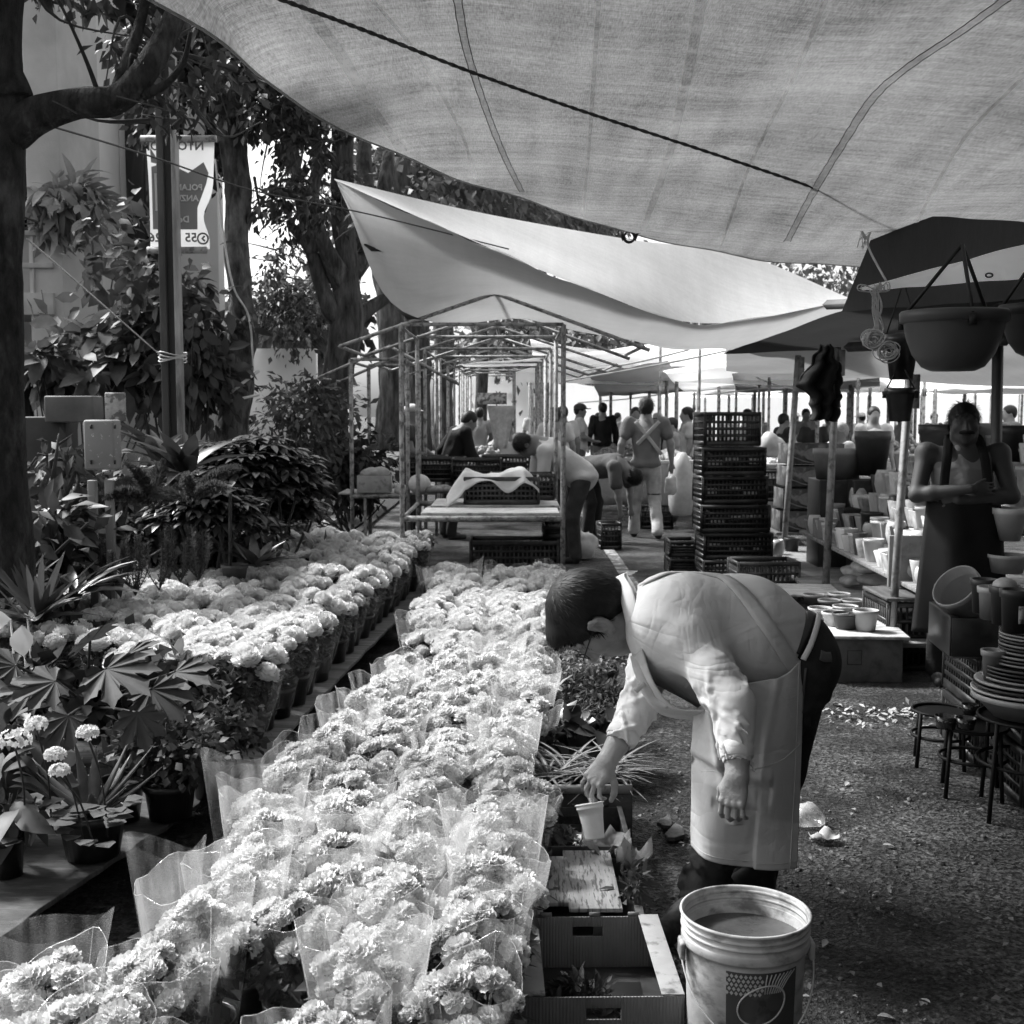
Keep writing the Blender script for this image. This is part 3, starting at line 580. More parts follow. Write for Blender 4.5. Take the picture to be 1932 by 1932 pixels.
ub = thing('utility_box', 'pale speckled metal box on a white post beside the ferns', 'utility box', A(205, 950, 6.1)); mb = MB(); mb.add(*box(A(194, 839, 6.1), (.155, .12, .25))); part(mb, 'case', mat('box_pale', .8, .6, .1, 6, stain=(40, .3, .38, .3)), ub, bevel=.012)
mb = MB()
for (a, b) in ((172, 805), (217, 805), (172, 872), (217, 872)): mb.add(*box(A(a, b, 6.035), (.008, .012, .02)))
part(mb, 'screws', M_DARK, ub)
for x in (174, 206): mb = MB(); mb.add(*box((A(x, 900, 6.1)[0], 6.1, .55), (.04, .04, 1.3))); part(mb, 'leg', mat('box_pale'), ub, bevel=.004)
# ================================================= awnings
M_T1 = cloth_tarp('grey_woven_tarp', .20, .085, .55, (260, 30), blot=.26); M_T2 = cloth_tarp('white_tarp', .45, .17, .08, (90, 20), blot=.07)
M_T3 = cloth_tarp('dark_tarp', .06, .012, .08, (120, 30), blot=.05); M_T4 = cloth_tarp('far_tarp', .62, .6, .04, blot=.03); M_SEAM = cloth_tarp('tarp_seam', .18, .66, .35, (120, 22), blot=.1)
M_T5 = cloth_tarp('mid_tarp', .2, .11, .06, blot=.05)
M_SEAMK = cloth_tarp('dark_stitch', .06, .05, .3); M_ROPE = mat('dark_rope', .06, .9, .4, 60, .003, 90); M_STR = mat('pale_string', .55, .8, .2, 40)  # stitch lines: thin dark lines along both seam edges
# big tarp: rows run from its far edge to behind the camera
far = [(-1.35, 2.2, 2.66), A(345, 30, 3.5), A(500, 156, 4.3), A(640, 240, 5.0), A(850, 331, 6.0), A(1010, 382, 6.5), A(1190, 442, 7.0), A(1420, 486, 7.3), A(1640, 501, 7.5), A(1800, 512, 7.6), (4.6, 7.8, 2.35)]
fs_ = spline(far, 8); nf = len(fs_)
def t1(i, v):
    p = fs_[i]; u = i/(nf-1); x0 = -2.0+6.8*u; y0 = -2.6+.3*u
    w = np.array([p[0]*(1-v)+x0*v, p[1]*(1-v)+y0*v, 0]); z = p[2]*(1-v)+2.75*v
    z += .10*math.sin(pi*min(1, v*1.6))*(1 if v < .62 else math.cos((v-.62)/.38*pi/2))
    z += .022*math.sin(w[0]*3.1+w[1]*.7)*min(1, v*6)+.006*math.sin(w[0]*9+w[1]*2.2)+.02*mn.noise(Vector((w[0]*.9, w[1]*.5, 0)))
    return [w[0], w[1], z]
bt = thing('market_awning', 'large grey woven tarp stretched overhead across the whole market lane', 'awning', (0, 3, 2.6))
mb = MB(); mb.add(np.array([t1(i, j/59) for i in range(nf) for j in range(60)]), gridF(nf, 60)); sh_t1 = part(mb, 'sheet', M_T1, bt)
BV1 = BVHTree.FromPolygons([tuple(v) for v in np.concatenate(mb.v)], [tuple(int(q) for q in f) for f in mb.f[0][0]])
def under(px, py, off=.012):
    o = Vector((0, 0, CH)); d = Vector(ray(px, py)).normalized(); h = BV1.ray_cast(o, d)[0]
    return np.array(h)-np.array(d)*off if h else None
def seam(pts, w, name='seam', m=M_SEAM):
    P = spline([(a, b, 0) for a, b in pts], 14); V = []; k = 0
    for i, p in enumerate(P):
        q = under(p[0], p[1]); q2 = under(p[0]+4, p[1])
        if q is None or q2 is None: continue
        d = unit(q2-q); ww = w*(1+.25*mn.noise(Vector((i*.6, 0, 0)))); V += [q-d*ww/2, q+d*ww/2]; k += 1
    mb = MB(); mb.add(V, gridF(k, 2)); part(mb, name, m, bt)
    if name == 'seam':
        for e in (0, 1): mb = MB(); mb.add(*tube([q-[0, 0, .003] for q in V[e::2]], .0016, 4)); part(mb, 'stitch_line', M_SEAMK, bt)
seam([(862, -10), (880, 90), (915, 200), (950, 290), (985, 362)], .026); seam([(1900, -5), (1810, 60), (1720, 120), (1650, 180), (1590, 270), (1530, 370), (1485, 455)], .034)
seam([(1325, -5), (1300, 130), (1260, 300), (1212, 436)], .035, 'crease', cloth_tarp('tarp_crease', .2, .74, .5, (260, 30), blot=.2)); seam([(560, -5), (640, 100), (700, 200), (760, 285)], .05, 'crease', _m['tarp_crease'])
for pp in ([(700, -5), (800, 120), (870, 250), (900, 345)], [(1130, -5), (1120, 150), (1110, 300), (1100, 408)], [(1560, -5), (1500, 140), (1420, 300), (1360, 465)], [(1925, 150), (1820, 260), (1740, 400), (1700, 490)]): seam(pp, .016, 'crease', _m['tarp_crease'])
ed = MB(); E_ = [np.array(t1(i, 0)) for i in range(nf)]; ed.add(*tube(E_, .005, 6)); part(ed, 'hem', cloth_tarp('tarp_hem', .25, .14, .1), bt)
mb = MB(); gp = A(1187, 447, 7.0)
for r_, tt in ((.03, .009),): mb.add(*tube([gp+np.array([r_*math.cos(a), 0, r_*math.sin(a)]) for a in np.linspace(0, 2*pi, 17)], tt, 6))
mb.add(*tube([gp+[-.05, 0, .03], gp+[-.03, 0, -.02]], .01, 6)); mb.add(*tube([gp+[.05, 0, .03], gp+[.03, 0, -.02]], .01, 6)); part(mb, 'grommet', M_DARK, bt)
rp = [under(x, y, .05) for x, y in ((500, -12), (700, 62), (900, 140), (1100, 210), (1300, 275), (1500, 342))]+[A(1662, 400, 6.6)]
mb = MB(); P = spline(rp, 30); r0 = .0048
for s in (0, pi): mb.add(*tube([p+.0032*np.array([0, math.cos(i*1.1+s), math.sin(i*1.1+s)]) for i, p in enumerate(P)], r0, 6))
single(mb, 'rope', M_ROPE, 'twisted dark rope running under the big tarp to the corner of the dark awning', 'rope', loc=P[-1])
# white awning
def quadtarp(name, label, c, m, sag=.1, n=24, cat='awning', seed=0, ruf=.02, group=None):
    mb = MB(); V, f = sheet(n, n, lambda u, v: bilerp(c, u, v)+np.array([0, 0, -sag*4*u*(1-u)*v*(1-v)*2+ruf*mn.noise(Vector((u*5+seed, v*5, 0)))+ruf*.5*math.sin((u*6+v*3)*pi)]))
    mb.add(V, f); return single(mb, name, m, label, cat, group, loc=np.mean(c, 0))
wa = thing('market_awning', 'white tarp with a folded-over edge hanging above the bare stall frames', 'awning', A(1000, 500, 9.5))
tl = A(630, 337, 8.6); tr_ = A(1602, 562, 10.5); rid = [A(632, 340, 8.58), A(860, 440, 8.7), A(1110, 545, 9.0), A(1330, 610, 9.6), A(1600, 568, 10.4)]; top = [tl, A(900, 400, 9.6), A(1190, 452, 10.2), A(1400, 480, 10.6), tr_]
bot = [A(640, 352, 8.6), A(760, 588, 9.6), A(1000, 606, 10.5), A(1250, 655, 11.5), A(1430, 660, 12.0), A(1590, 640, 12.2)]
rs_, ts_, bs_ = spline(rid, 10), spline(top, 10), spline(bot, 8); n1 = len(rs_)
bs_ = np.array([[np.interp(k/(n1-1), np.linspace(0, 1, len(bs_)), bs_[:, c]) for c in range(3)] for k in range(n1)])
V, f = sheet(n1, 14, lambda u, v: rs_[int(round(u*(n1-1)))]*(1-v)+ts_[int(round(u*(n1-1)))]*v+np.array([0, 0, -.06*math.sin(pi*v)*math.sin(pi*u)])); mb = MB(); mb.add(V, f); part(mb, 'upper_sheet', M_T2, wa)
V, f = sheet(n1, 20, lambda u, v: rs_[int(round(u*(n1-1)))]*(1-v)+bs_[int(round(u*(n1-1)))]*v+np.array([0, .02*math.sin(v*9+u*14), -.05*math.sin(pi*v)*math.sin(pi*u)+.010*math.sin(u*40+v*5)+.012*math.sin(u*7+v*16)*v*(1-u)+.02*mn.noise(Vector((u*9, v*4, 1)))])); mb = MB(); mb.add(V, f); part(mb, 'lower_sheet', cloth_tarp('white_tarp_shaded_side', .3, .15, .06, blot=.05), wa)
for (a, b) in ((702, 470), (770, 598)):
    mb = MB(); q = A(a, b, 9); mb.add(*tube([q+[-.08, 0, .05], q+[0, 0, 0], q+[.09, 0, -.015]], [.003, .02, .003], 6)); part(mb, 'corner_tab', M_DARK, wa)
# dark awning at the right
quadtarp('market_awning', 'dark tarp with its peaked corner tied to the rope, over the pot stall', [A(1663, 402, 6.6), A(1990, 422, 5.4), A(1990, 560, 5.2), A(1588, 588, 7.2)], M_T3, .02, seed=3, ruf=.004)
quadtarp('market_awning', 'dark tarp sheet sloping down behind the peaked corner', [A(1590, 586, 7.2), A(2050, 520, 5.2), A(2060, 640, 7.5), A(1360, 668, 11.5)], M_T3, .02, seed=5, ruf=.006)
quadtarp('market_awning', 'lighter tarp strip with an eyelet hanging below the dark awning', [A(1618, 545, 6.2), A(2010, 440, 4.3), A(2010, 520, 4.4), A(1640, 548, 6.3)], cloth_tarp('light_strip', .55, .7, .06, blot=.05), -.04, seed=6, ruf=.004)
quadtarp('market_awning', 'grey translucent tarp behind the dark one, over the far pots', [A(1370, 668, 12), A(2000, 610, 9.5), A(2000, 735, 10.5), A(1370, 700, 14)], M_T5, .05, seed=7)
quadtarp('market_awning', 'dark tarp roofing the plate and pot stall at the right', [(2.0, -1.5, 2.35), (6, -1.5, 2.2), (6, 7.0, 2.15), (2.35, 5.0, 2.3)], M_T3, .04, seed=8)
quadtarp('market_awning', 'heavy dark tarp closing the side of the pot stall', [(4.3, .5, 2.3), (4.9, 5.6, 2.3), (4.9, 5.6, 0), (4.3, .5, 0)], M_T3, .0, seed=9, ruf=.03)
# pale roofs farther down the lane
for i, (c, m, lab) in enumerate([
    ([A(860, 690, 17), A(1330, 640, 17), A(1440, 700, 26), A(900, 690, 26)], M_T4, 'white roof sheet over the far bare stalls'),
    ([A(1000, 640, 24), A(1300, 690, 24), A(1260, 730, 34), A(1010, 700, 34)], M_T4, 'pale roof sheet farther down the lane'),
    ([A(1250, 700, 16), A(1500, 660, 16), A(1560, 722, 24), A(1290, 740, 24)], M_T4, 'pale roof sheet behind the tall crates'),
    ([A(1380, 705, 17), A(1640, 690, 17), A(1700, 735, 24), A(1390, 740, 24)], M_T5, 'grey roof sheet over the fruit stalls'),
    ([A(1660, 700, 15), A(1960, 690, 14), A(1960, 745, 20), A(1660, 740, 20)], M_T4, 'pale roof sheet behind the hanging basket'),
    ([A(1110, 705, 19), A(1260, 680, 17), A(1290, 740, 24), A(1130, 748, 26)], M_T5, 'grey roof sheet over the stall right of the lane')]):
    quadtarp('market_awning', lab, c, m, .12, 16, seed=11+i, group='distant awnings')
for i, (px, py, D, w) in enumerate([(1420, 775, 27, 1.5), (1500, 780, 30, 1.5), (1330, 785, 32, 1.3), (1600, 765, 24, 1.5), (1690, 775, 28, 1.5), (1870, 770, 26, 1.6)]):
    c = A(px, py, D); c[2] = max(c[2], 1.9); u = thing('parasol', ['pale', 'white', 'small white', 'broad pale', 'off-white', 'wide white'][i]+' market parasol in the distance '+['left of the fruit stall', 'behind the fruit stall', 'just right of the crate tower', 'behind the seated vendor', 'behind the hanging pots', 'behind the man with folded arms'][i], 'parasol', (c[0], c[1], 0), group='distant parasols')
    V = [[0, 0, .55]]+[[w*math.cos(a), w*math.sin(a), 0] for a in np.arange(8)*pi/4+.3]; mb = MB(); mb.add(np.array(V)+c, np.array([[0, k+1, (k+1) % 8+1] for k in range(8)]), 0, False); part(mb, 'canopy', M_T4, u, solid=.01); mb = MB(); mb.add(*bar([c[0], c[1], 0], c+[0, 0, .5], .03, 6)); part(mb, 'pole', M_POLEB, u)
# ================================================= bare stall frames on the left
def frame(label, x0, x1, y0, y1, z, ridge, table=None, group='bare stall frames', over=.5):
    t = thing('market_stall', label, 'stall frame', (x0, y0, 0), group=group); s = .021
    for (x, y) in ((x0, y0), (x1, y0), (x0, y1), (x1, y1)):
        mb = MB(); mb.add(*bar((x, y, 0), (x, y, z), .028)); part(mb, 'leg', M_POLE, t)
    mb = MB(); xm = (x0+x1)/2+.1
    for y in (y0, y1):
        mb.add(*bar((x0-over, y, z-.17), (xm, y, z+ridge), s)); mb.add(*bar((xm, y, z+ridge), (x1+over*1.4, y, z-.2), s)); mb.add(*bar((x0, y, z), (x1, y, z), s))
    for x in (x0, x1): mb.add(*bar((x, y0, z-.02), (x, y1, z-.02), s))
    mb.add(*bar((xm, y0, z+ridge), (xm, y1, z+ridge), s)); mb.add(*bar((x1+over*1.3, y0, z-.17), (x1+over*1.3, y1, z-.17), s)); mb.add(*bar((x0-over, y0, z-.17), (x0-over, y1, z-.17), s)); part(mb, 'roof_frame', M_POLE, t)
    if table:
        h, ya, yb = table; mb = MB()
        for y in (ya, yb): mb.add(*bar((x0, y, h), (x1, y, h), .035))
        for x in (x0, x1): mb.add(*bar((x, ya, h), (x, yb, h), .035))
        mb.add(*bar((x0+.12, ya, 0), (x0+.12, ya, h), .02)); part(mb, 'table_rail', M_POLE, t)
    return t
Xl = A(757, 700, 9.5)[0]; Xr = A(1063, 700, 9.5)[0]; zt = A(757, 612, 9.5)[2]
frame('nearest bare stall frame, with the two worn table boards', Xl, Xr, 9.5, 11.1, zt, .24, (.70, 9.5, 11.1), None, .48)
frame('small bare frame with a narrow shelf left of the nearest stall', Xl-.62, Xl-.1, 11.2, 12.6, 2.02, .12, (.76, 11.2, 11.9), None, .3)
for i, (y0, dx) in enumerate([(13.2, .02), (15.8, .03), (18.4, .0), (21, .05), (23.6, 0), (26.5, 0)]):
    frame('bare metal roof frame '+['straight behind the nearest one', 'third down the lane', 'fourth down the lane', 'fifth down the lane', 'next to last down the lane', 'farthest down the lane'][i], Xl-.1+dx, Xr+.0+dx, y0, y0+1.9, 2.22+.03*i, .24, (.75, y0, y0+1.9) if i % 2 else None, over=.55)
for i, (px, y0, y1, D) in enumerate([(1247, 580, 940, 17), (1321, 595, 780, 15.5), (1390, 690, 900, 21), (1433, 690, 900, 20), (1452, 690, 880, 18), (1620, 690, 870, 17), (1605, 700, 860, 21), (1745, 700, 800, 16), (1190, 720, 880, 24), (1310, 740, 900, 22)]):
    a, b = A(px, y0, D), A(px, y1, D); mb = MB(); mb.add(*bar((a[0], D, 0), a, .02, 8)); mb.add(*box(a-[0, 0, .28], (.05, .05, .10)))
    single(mb, 'awning_pole', M_POLEB, 'thin awning pole '+['rising behind the walking man', 'behind the tall crate stack', 'far off right of the crate stack', 'far off, second right of the crate stack', 'in front of the far fruit stall', 'behind the hanging dark apron', 'far off behind the hanging apron', 'behind the hanging basket', 'beside the lane far off', 'far off behind the crate tower'][i], 'pole', 'distant awning poles', loc=(a[0], D, 0))
# sagging ropes and bars across the lane, far
for i, (a, b, D) in enumerate([((1100, 700), (1300, 660), 15), ((1060, 720), (1470, 640), 14), ((1330, 745), (1640, 700), 19), ((1400, 700), (1500, 735), 18), ((1090, 760), (1300, 735), 24)]):
    wire('rope sagging across the lane '+['above the walking man', 'from the bare frame to the dark awning', 'over the fruit stalls', 'between far poles', 'far down the lane'][i], [A(*a, D), A((a[0]+b[0])/2, (a[1]+b[1])/2+4, D), A(*b, D)], .012, 'rope')
# table boards
def board(label, c, s, m=M_WOOD, name='table_board', cat='board', rz=0, bev=.006): mb = MB(); mb.add(*box((0, 0, 0), s, rotz(rz))); mb.v[-1] = mb.v[-1]+np.array(c); return single(mb, name, m, label, cat, loc=(c[0], c[1], c[2]-s[2]/2), bevel=bev)
M_BRD = mat('pale_worn_tabletop', .5, .8, .25, 3, .002, 40, stretch=(1, 5, 1), stain=(9, .5, .64, .45))
zb = .735
board('worn whitish board on the front of the nearest stall table', ((Xl+Xr)/2+.06, 9.78, zb), (1.1, .52, .022), M_BRD)
board('second worn board under the black crates on the stall table', ((Xl+Xr)/2+.09, 10.5, zb+.014), (1.08, .8, .022), M_BRD)

M_TW = cloth_tarp('bright_far_sheet', .6, .40, .03, blot=.03)  # translucent white sheets added far off so the distance reads bright
for i, (x0, x1, y0, y1, D, lab) in enumerate([(425, 665, 640, 830, 24, 'backlit white sheet standing in for the bright wall between the two big trunks'), (1050, 1330, 725, 800, 36, 'white sheeting added to brighten the very end of the lane'), (1320, 1560, 700, 800, 38, 'white marquee sheet added to brighten the distance behind the crate tower'), (1540, 1760, 705, 800, 34, 'white marquee sheet added to brighten the distance behind the hanging pots'), (1740, 1990, 705, 800, 31, 'white marquee sheet added to brighten the distance behind the man with folded arms'), (830, 1060, 700, 790, 40, 'white sheeting added to brighten the distance beyond the bare frames')]):
    quadtarp('bright_backdrop', lab, [A(x0, y0, D), A(x1, y0+6*(i % 2), D), A(x1, y1, D)*[1, 1, 0], A(x0, y1, D)*[1, 1, 0]], M_TW, 0, 12, 'backdrop', 30+i, ruf=.1)

quadtarp('market_awning', 'unseen dark cloth added beside the camera to block side light', [(2.25, -3, 2.3), (2.25, 3.6, 2.3), (2.25, 3.6, 0.0), (2.25, -3, 0.0)], M_T3, 0, 16, seed=41, ruf=.04)  # out of view, added to keep light off the right-hand stall
quadtarp('market_awning', 'unseen dark cloth added behind the camera to cut frontal light', [(-1.2, -3, 2.5), (4.5, -3, 2.5), (4.5, -3, 0.0), (-1.2, -3, 0.0)], M_T3, 0, 16, seed=42, ruf=.04)  # out of view, added to dim the frontal light on the man

for i, (px, D, w, h) in enumerate([(1105, 22, 1.3, 2.2), (1270, 25, 1.4, 2.3), (1385, 20, 1.1, 2.15), (1455, 23, 1.2, 2.3), (1545, 26, 1.5, 2.3), (1640, 21, 1.2, 2.2), (1735, 24, 1.4, 2.3), (1850, 19, 1.1, 2.15), (1925, 23, 1.4, 2.2)]):
    c = np.array([A(px, 770, D)[0], D, h]); u = thing('market_stall', ['small grey', 'broad grey', 'low grey', 'peaked grey', 'wide pale', 'small pale', 'grey cloth', 'low pale', 'dull grey'][i]+' peaked stall roof in the distance, '+ORD[i]+' from the left', 'market stall', (c[0], c[1], 0), group='distant stall roofs')
    V = [[0, 0, .42], [-w, -w, 0], [w, -w, 0], [w, w, 0], [-w, w, 0]]; mb = MB(); mb.add(np.array(V)+c, np.array([[0, k+1, (k+1) % 4+1] for k in range(4)]), 0, False); mb.add(np.array([[-w, -w, 0], [w, -w, 0], [w, -w, -.22], [-w, -w, -.16]])+c, np.array([[0, 1, 2, 3]]), 0, False); part(mb, 'roof_cloth', [M_T4, M_T5][i % 2], u)
    for (a, b) in ((-1, -1), (1, -1), (1, 1), (-1, 1)): mb = MB(); mb.add(*bar([c[0]+a*w, c[1]+b*w, 0], [c[0]+a*w, c[1]+b*w, h], .03, 6)); part(mb, 'leg', M_POLEB, u)
# ================================================= chrysanthemums
M_PETAL = mat('white_petal', .82, .75, .06, 12, spec=.2, trans=.25)
M_PETAL2 = mat('cream_petal', .80, .8, .08, 30, spec=.15, trans=.2)
M_CORE = mat('flower_core', .5, .9, .2, 40)
M_FOL = mat('chrysanthemum_leaf', .075, .55, .4, 12, spec=.35, trans=.25)
M_FILM = film('cellophane', .10, .9, .9, .12, (22, 22, 3)); M_FILM2 = film('milky_cellophane', .17, .9, .6, .18, (18, 18, 3))
def head(kind, seed):
    rg = np.random.default_rng(seed); mb = MB()
    n = 150 if kind == 'pom' else 92; i = np.arange(n)+.5; ph = i*2.39996+rg.normal(size=n)*.15; ct = 1-1.28*i/n; st = np.sqrt(np.maximum(0, 1-ct*ct))
    Dn = np.stack([np.cos(ph)*st, np.sin(ph)*st, ct], -1); Rr = .034; fl = np.array([1, 1, .82 if kind == 'pom' else .70])
    if kind == 'pom':
        V = []; w, L = .0062, .0125
        T = (np.array([[-w*.6, 0, 0], [w*.6, 0, 0], [w, L*.7, .0015], [-w, L*.7, .0015], [w*.7, L, .004], [-w*.7, L, .004]]), [np.array([[0, 1, 2, 3], [3, 2, 4, 5]])])
        P = Dn*fl*(Rr-L*.75)*(1+rg.normal(size=(n, 1))*.04); D = Dn*fl+Dn*.2+[0, 0, .12]; U = np.array([[0, 0, 1.]]*n)+Dn*.4
        mb.add(*inst(T, P, D, U, rg.uniform(.85, 1.2, n)), 0)
        mb.add(*ball((0, 0, 0), (.0265, .0265, .0175), 12), 0)
    else:
        w, L = .0105, .0185
        u = np.linspace(-1, 1, 6); V = []
        for r_, wz, ly in ((.25, .35, 0), (.8, .75, .55), (1., 1., 1.)):
            for k, x in enumerate(u): V.append([x*w*wz, L*(ly*(1-.18*x*x))+(.0022*(k % 2) if ly == 1 else 0), .003*x*x+(.0022*math.sin(k*2.6) if ly > .5 else 0)])
        T = (np.array(V), [gridF(3, 6)])
        P = Dn*fl*(Rr-L*.8)*(1+rg.normal(size=(n, 1))*.1); D = Dn*fl+rg.normal(size=(n, 3))*.22+[0, 0, .15]; U = rg.normal(size=(n, 3))*.5+[0, 0, 1.]+Dn*.3
        mb.add(*inst(T, P, D, U, rg.uniform(.75, 1.2, n)), 0); mb.add(*ball((0, 0, -.002), (.021, .021, .012), 10), 0)
    for k in range(9):
        a = k*.7+rg.random(); mb.add(*inst(quadleaf(1, .3), [[.006*math.cos(a), .006*math.sin(a), -.014]], [[math.cos(a), math.sin(a), -.3]], [[0, 0, 1.]], [.022]), 1)
    return mb.mesh('flower_head', [M_PETAL if kind != 'pom' else M_PETAL2, M_FOL])
HEADS = {'pom': [head('pom', k) for k in range(3)], 'ruf': [head('ruf', 10+k) for k in range(4)]}
M_EDGE = film('cellophane_edge', .28, .9, .9, .1)
def potmb(mb, r0=.062, r1=.082, h=.135, n=28, m=0, rim=.014, th=.003, c=(0, 0, 0)):
    mb.add(*lathe([(1e-4, .004), (r0, .004), (r0+.002, 0), (r1-.002, h-rim*1.5), (r1+.004, h-rim*1.4), (r1+.006, h), (r1+.001, h+.001), (r1-th, h-.002), (r1-th-.002, h-.02)], n, c), m)
def mumplant(kind, seed, nh, hz, sp, sl, film_m, label, cat='potted flower', group=None):
    """hz: head height range, sp: crown radius, sl: sleeve (r0, r1, z0, z1)"""
    rg = np.random.default_rng(seed); t = thing('potted_chrysanthemum', label, cat, (0, 0, 0), group=group)
    mb = MB(); potmb(mb, .06, .08, .13); part(mb, 'pot', M_POT, t)
    mb = MB(); mb.add(*lathe([(1e-4, .12), (.076, .116)], 16)); part(mb, 'soil', M_SOIL, t)
    mb = MB(); tips = []
    k = 0; ga = 2.39996
    while k < nh:
        r = sp*math.sqrt((k+.4)/nh)*rg.uniform(.9, 1.08); a = k*ga+rg.normal()*.12+seed; z = hz[1]-(hz[1]-hz[0])*(r/sp)**2+rg.normal()*.012
        if kind == 'ruf' and rg.random() < .18: z -= .05
        tips.append((r*math.cos(a), r*math.sin(a), z, r/sp, a)); k += 1
    for (x, y, z, q, a) in tips:
        p0 = np.array([x*.25, y*.25, .115]); p1 = np.array([x*.75, y*.75, .115+(z-.115)*.6]); p2 = np.array([x, y, z-.012]); mb.add(*tube(spline([p0, p1, p2], 3), .0025, 5))
    part(mb, 'stems', M_FOL, t)
    n = 330; T = leafT(1, .5, 2, .25, .3); P = rg.normal(size=(n, 3)); P /= np.linalg.norm(P, axis=1)[:, None]; zz = rg.random(n)**.7
    rr = sp*(.45+.6*zz); P = np.stack([P[:, 0]*rr, P[:, 1]*rr, .12+(hz[0]+.01-.12)*zz], -1)
    D = P*[1, 1, 0]*6+rg.normal(size=(n, 3))*.5+[0, 0, .2]; mb = MB(); mb.add(*inst(T, P, D, rg.normal(size=(n, 3))*.5+[0, 0, 1], rg.uniform(.025, .055, n))); part(mb, 'foliage', M_FOL, t)
    for i, (x, y, z, q, a) in enumerate(tips):
        o = bpy.data.objects.new('flower_head', HEADS[kind][rg.integers(0, len(HEADS[kind]))]); COL.objects.link(o); o.parent = t; o.location = (x, y, z)
        o.rotation_euler = (0, q*rg.uniform(.35, .8), a); s = rg.uniform(.78, 1.25)*(1.28 if kind == 'pom' else .92); o.scale = (s, s, s*rg.uniform(.9, 1.1))
    r0, r1, z0, z1 = sl; ph = rg.random()*6; N_ = 40; M_ = 9
    def sf(i, j):
        th = i/N_*2*pi; v = j/(M_-1); c = abs(math.cos(th)); top = z1+.035*(c**3)+.012*math.sin(th*2+ph)+.006*math.sin(th*7+ph)
        r = r0+(r1-r0)*v**.8; r *= 1+.09*c**5*v+.03*math.sin(th*4+ph)*v+.014*math.sin(th*13+ph*2+v*3)+.03*mn.noise(Vector((math.cos(th)*2.5+seed, math.sin(th)*2.5, v*3)))
        return [r*math.cos(th), r*math.sin(th)*(.93-.06*v), z0+(top-z0)*v]
    mb = MB(); mb.add([sf(i, j) for i in range(N_) for j in range(M_)], gridF(N_, M_, True)); mb.add(*tube([sf(i % N_, M_-1) for i in range(N_+1)], .0008, 4, False), 1); [mb.add(*tube([sf(q, j) for j in range(M_)], .0009, 4, False), 1) for q in (0, N_//2)]; part(mb, 'sleeve', [film_m, M_EDGE], t); return t
LR = 'white ruffled chrysanthemum in a clear sleeve, one of the packed rows standing on the asphalt'
LL = 'cream pompon chrysanthemum in a clear sleeve, one of the packed rows on the low board'
GR, GL = 'sleeved chrysanthemums on the asphalt', 'pompon chrysanthemums on the low board'
VR = [mumplant('ruf', 200+k, [17, 15, 18, 14, 16][k], [(.30, .35), (.29, .36), (.31, .35), (.27, .34), (.30, .34)][k], [.100, .104, .106, .096, .102][k], [(.075, .14, .06, .40), (.075, .13, .06, .35), (.075, .135, .06, .37), (.075, .13, .06, .32), (.075, .14, .06, .42)][k], M_FILM2 if k in (0, 4) else M_FILM, LR, group=GR) for k in range(5)]
VL = [mumplant('pom', 300+k, [9, 10, 8][k], [(.31, .37), (.32, .38), (.29, .36)][k], [.118, .122, .112][k], [(.078, .122, .05, .27), (.078, .125, .05, .29), (.078, .12, .05, .26)][k], M_FILM, LL, group=GL) for k in range(3)]
rg = np.random.default_rng(5); used = set(); FLOWERS = []
def place(var, key, loc, label, z=0.0, sc=1.0):
    i = rg.integers(0, len(var)); src = var[i]; rz = rg.random()*6.28; tl = (rg.normal()*.045, rg.normal()*.045)
    if (key, i) not in used:
        used.add((key, i)); src.location = (loc[0], loc[1], z); src.rotation_euler = (*tl, rz); src.scale = (sc,)*3; o = src
    else: o = dup(src, (loc[0], loc[1], z), rz, None, sc, tilt=tl)
    if label: o['label'] = label
    FLOWERS.append(o); return o
LX = ([1.9, 2.45, 2.6, 2.75, 3.1, 3.6, 4.2, 4.8, 5.6, 7, 9.4], [-1.2, -1.12, -.98, -.80, -.80, -.88, -.83, -.72, -.60, -.60, -.62]); RX = ([1.9, 2.4, 3.7, 5.6, 9.4], [-.02, .0, .06, .20, .42])
y = 1.98; row = 0
while y < 9.3:
    xl, xr = np.interp(y, *LX)+.12, np.interp(y, *RX)-.11; n = max(3, int(math.ceil((xr-xl)/.24))+1)
    for k in range(n):
        x = xl+(xr-xl)*(k+.0)/(n-1)+rg.normal()*.014; yy = y+rg.normal()*.018+(.07 if k % 2 else 0)
        place(VR if y < 5.8 else (VR if rg.random() < .45 else VL), 'R' if y < 5.8 else 'RF', (x, yy), LR, 0, rg.uniform(.95, 1.1)*(1.0 if y < 5.8 else .95))['label'] = 'white chrysanthemum in a clear sleeve, %s from the left in the %s row' % (ORD[k], ordn(row)); FLOWERS[-1]['group'] = GR
    y += .245; row += 1
for k in range(7):
    x0 = -1.09-.238*k
    y = 4.86+.105*k; rr_ = 0
    while y < 9.75:
        x = x0+.065*(y-4.9)+rg.normal()*.012
        if x > -2.42: place(VL, 'L', (x, y+rg.normal()*.015), LL, .185, rg.uniform(.94, 1.08))['label'] = 'cream pompon chrysanthemum, %s from the front in the %s file from the right' % (ordn(rr_), ORD[k]); FLOWERS[-1]['group'] = GL
        y += .238; rr_ += 1
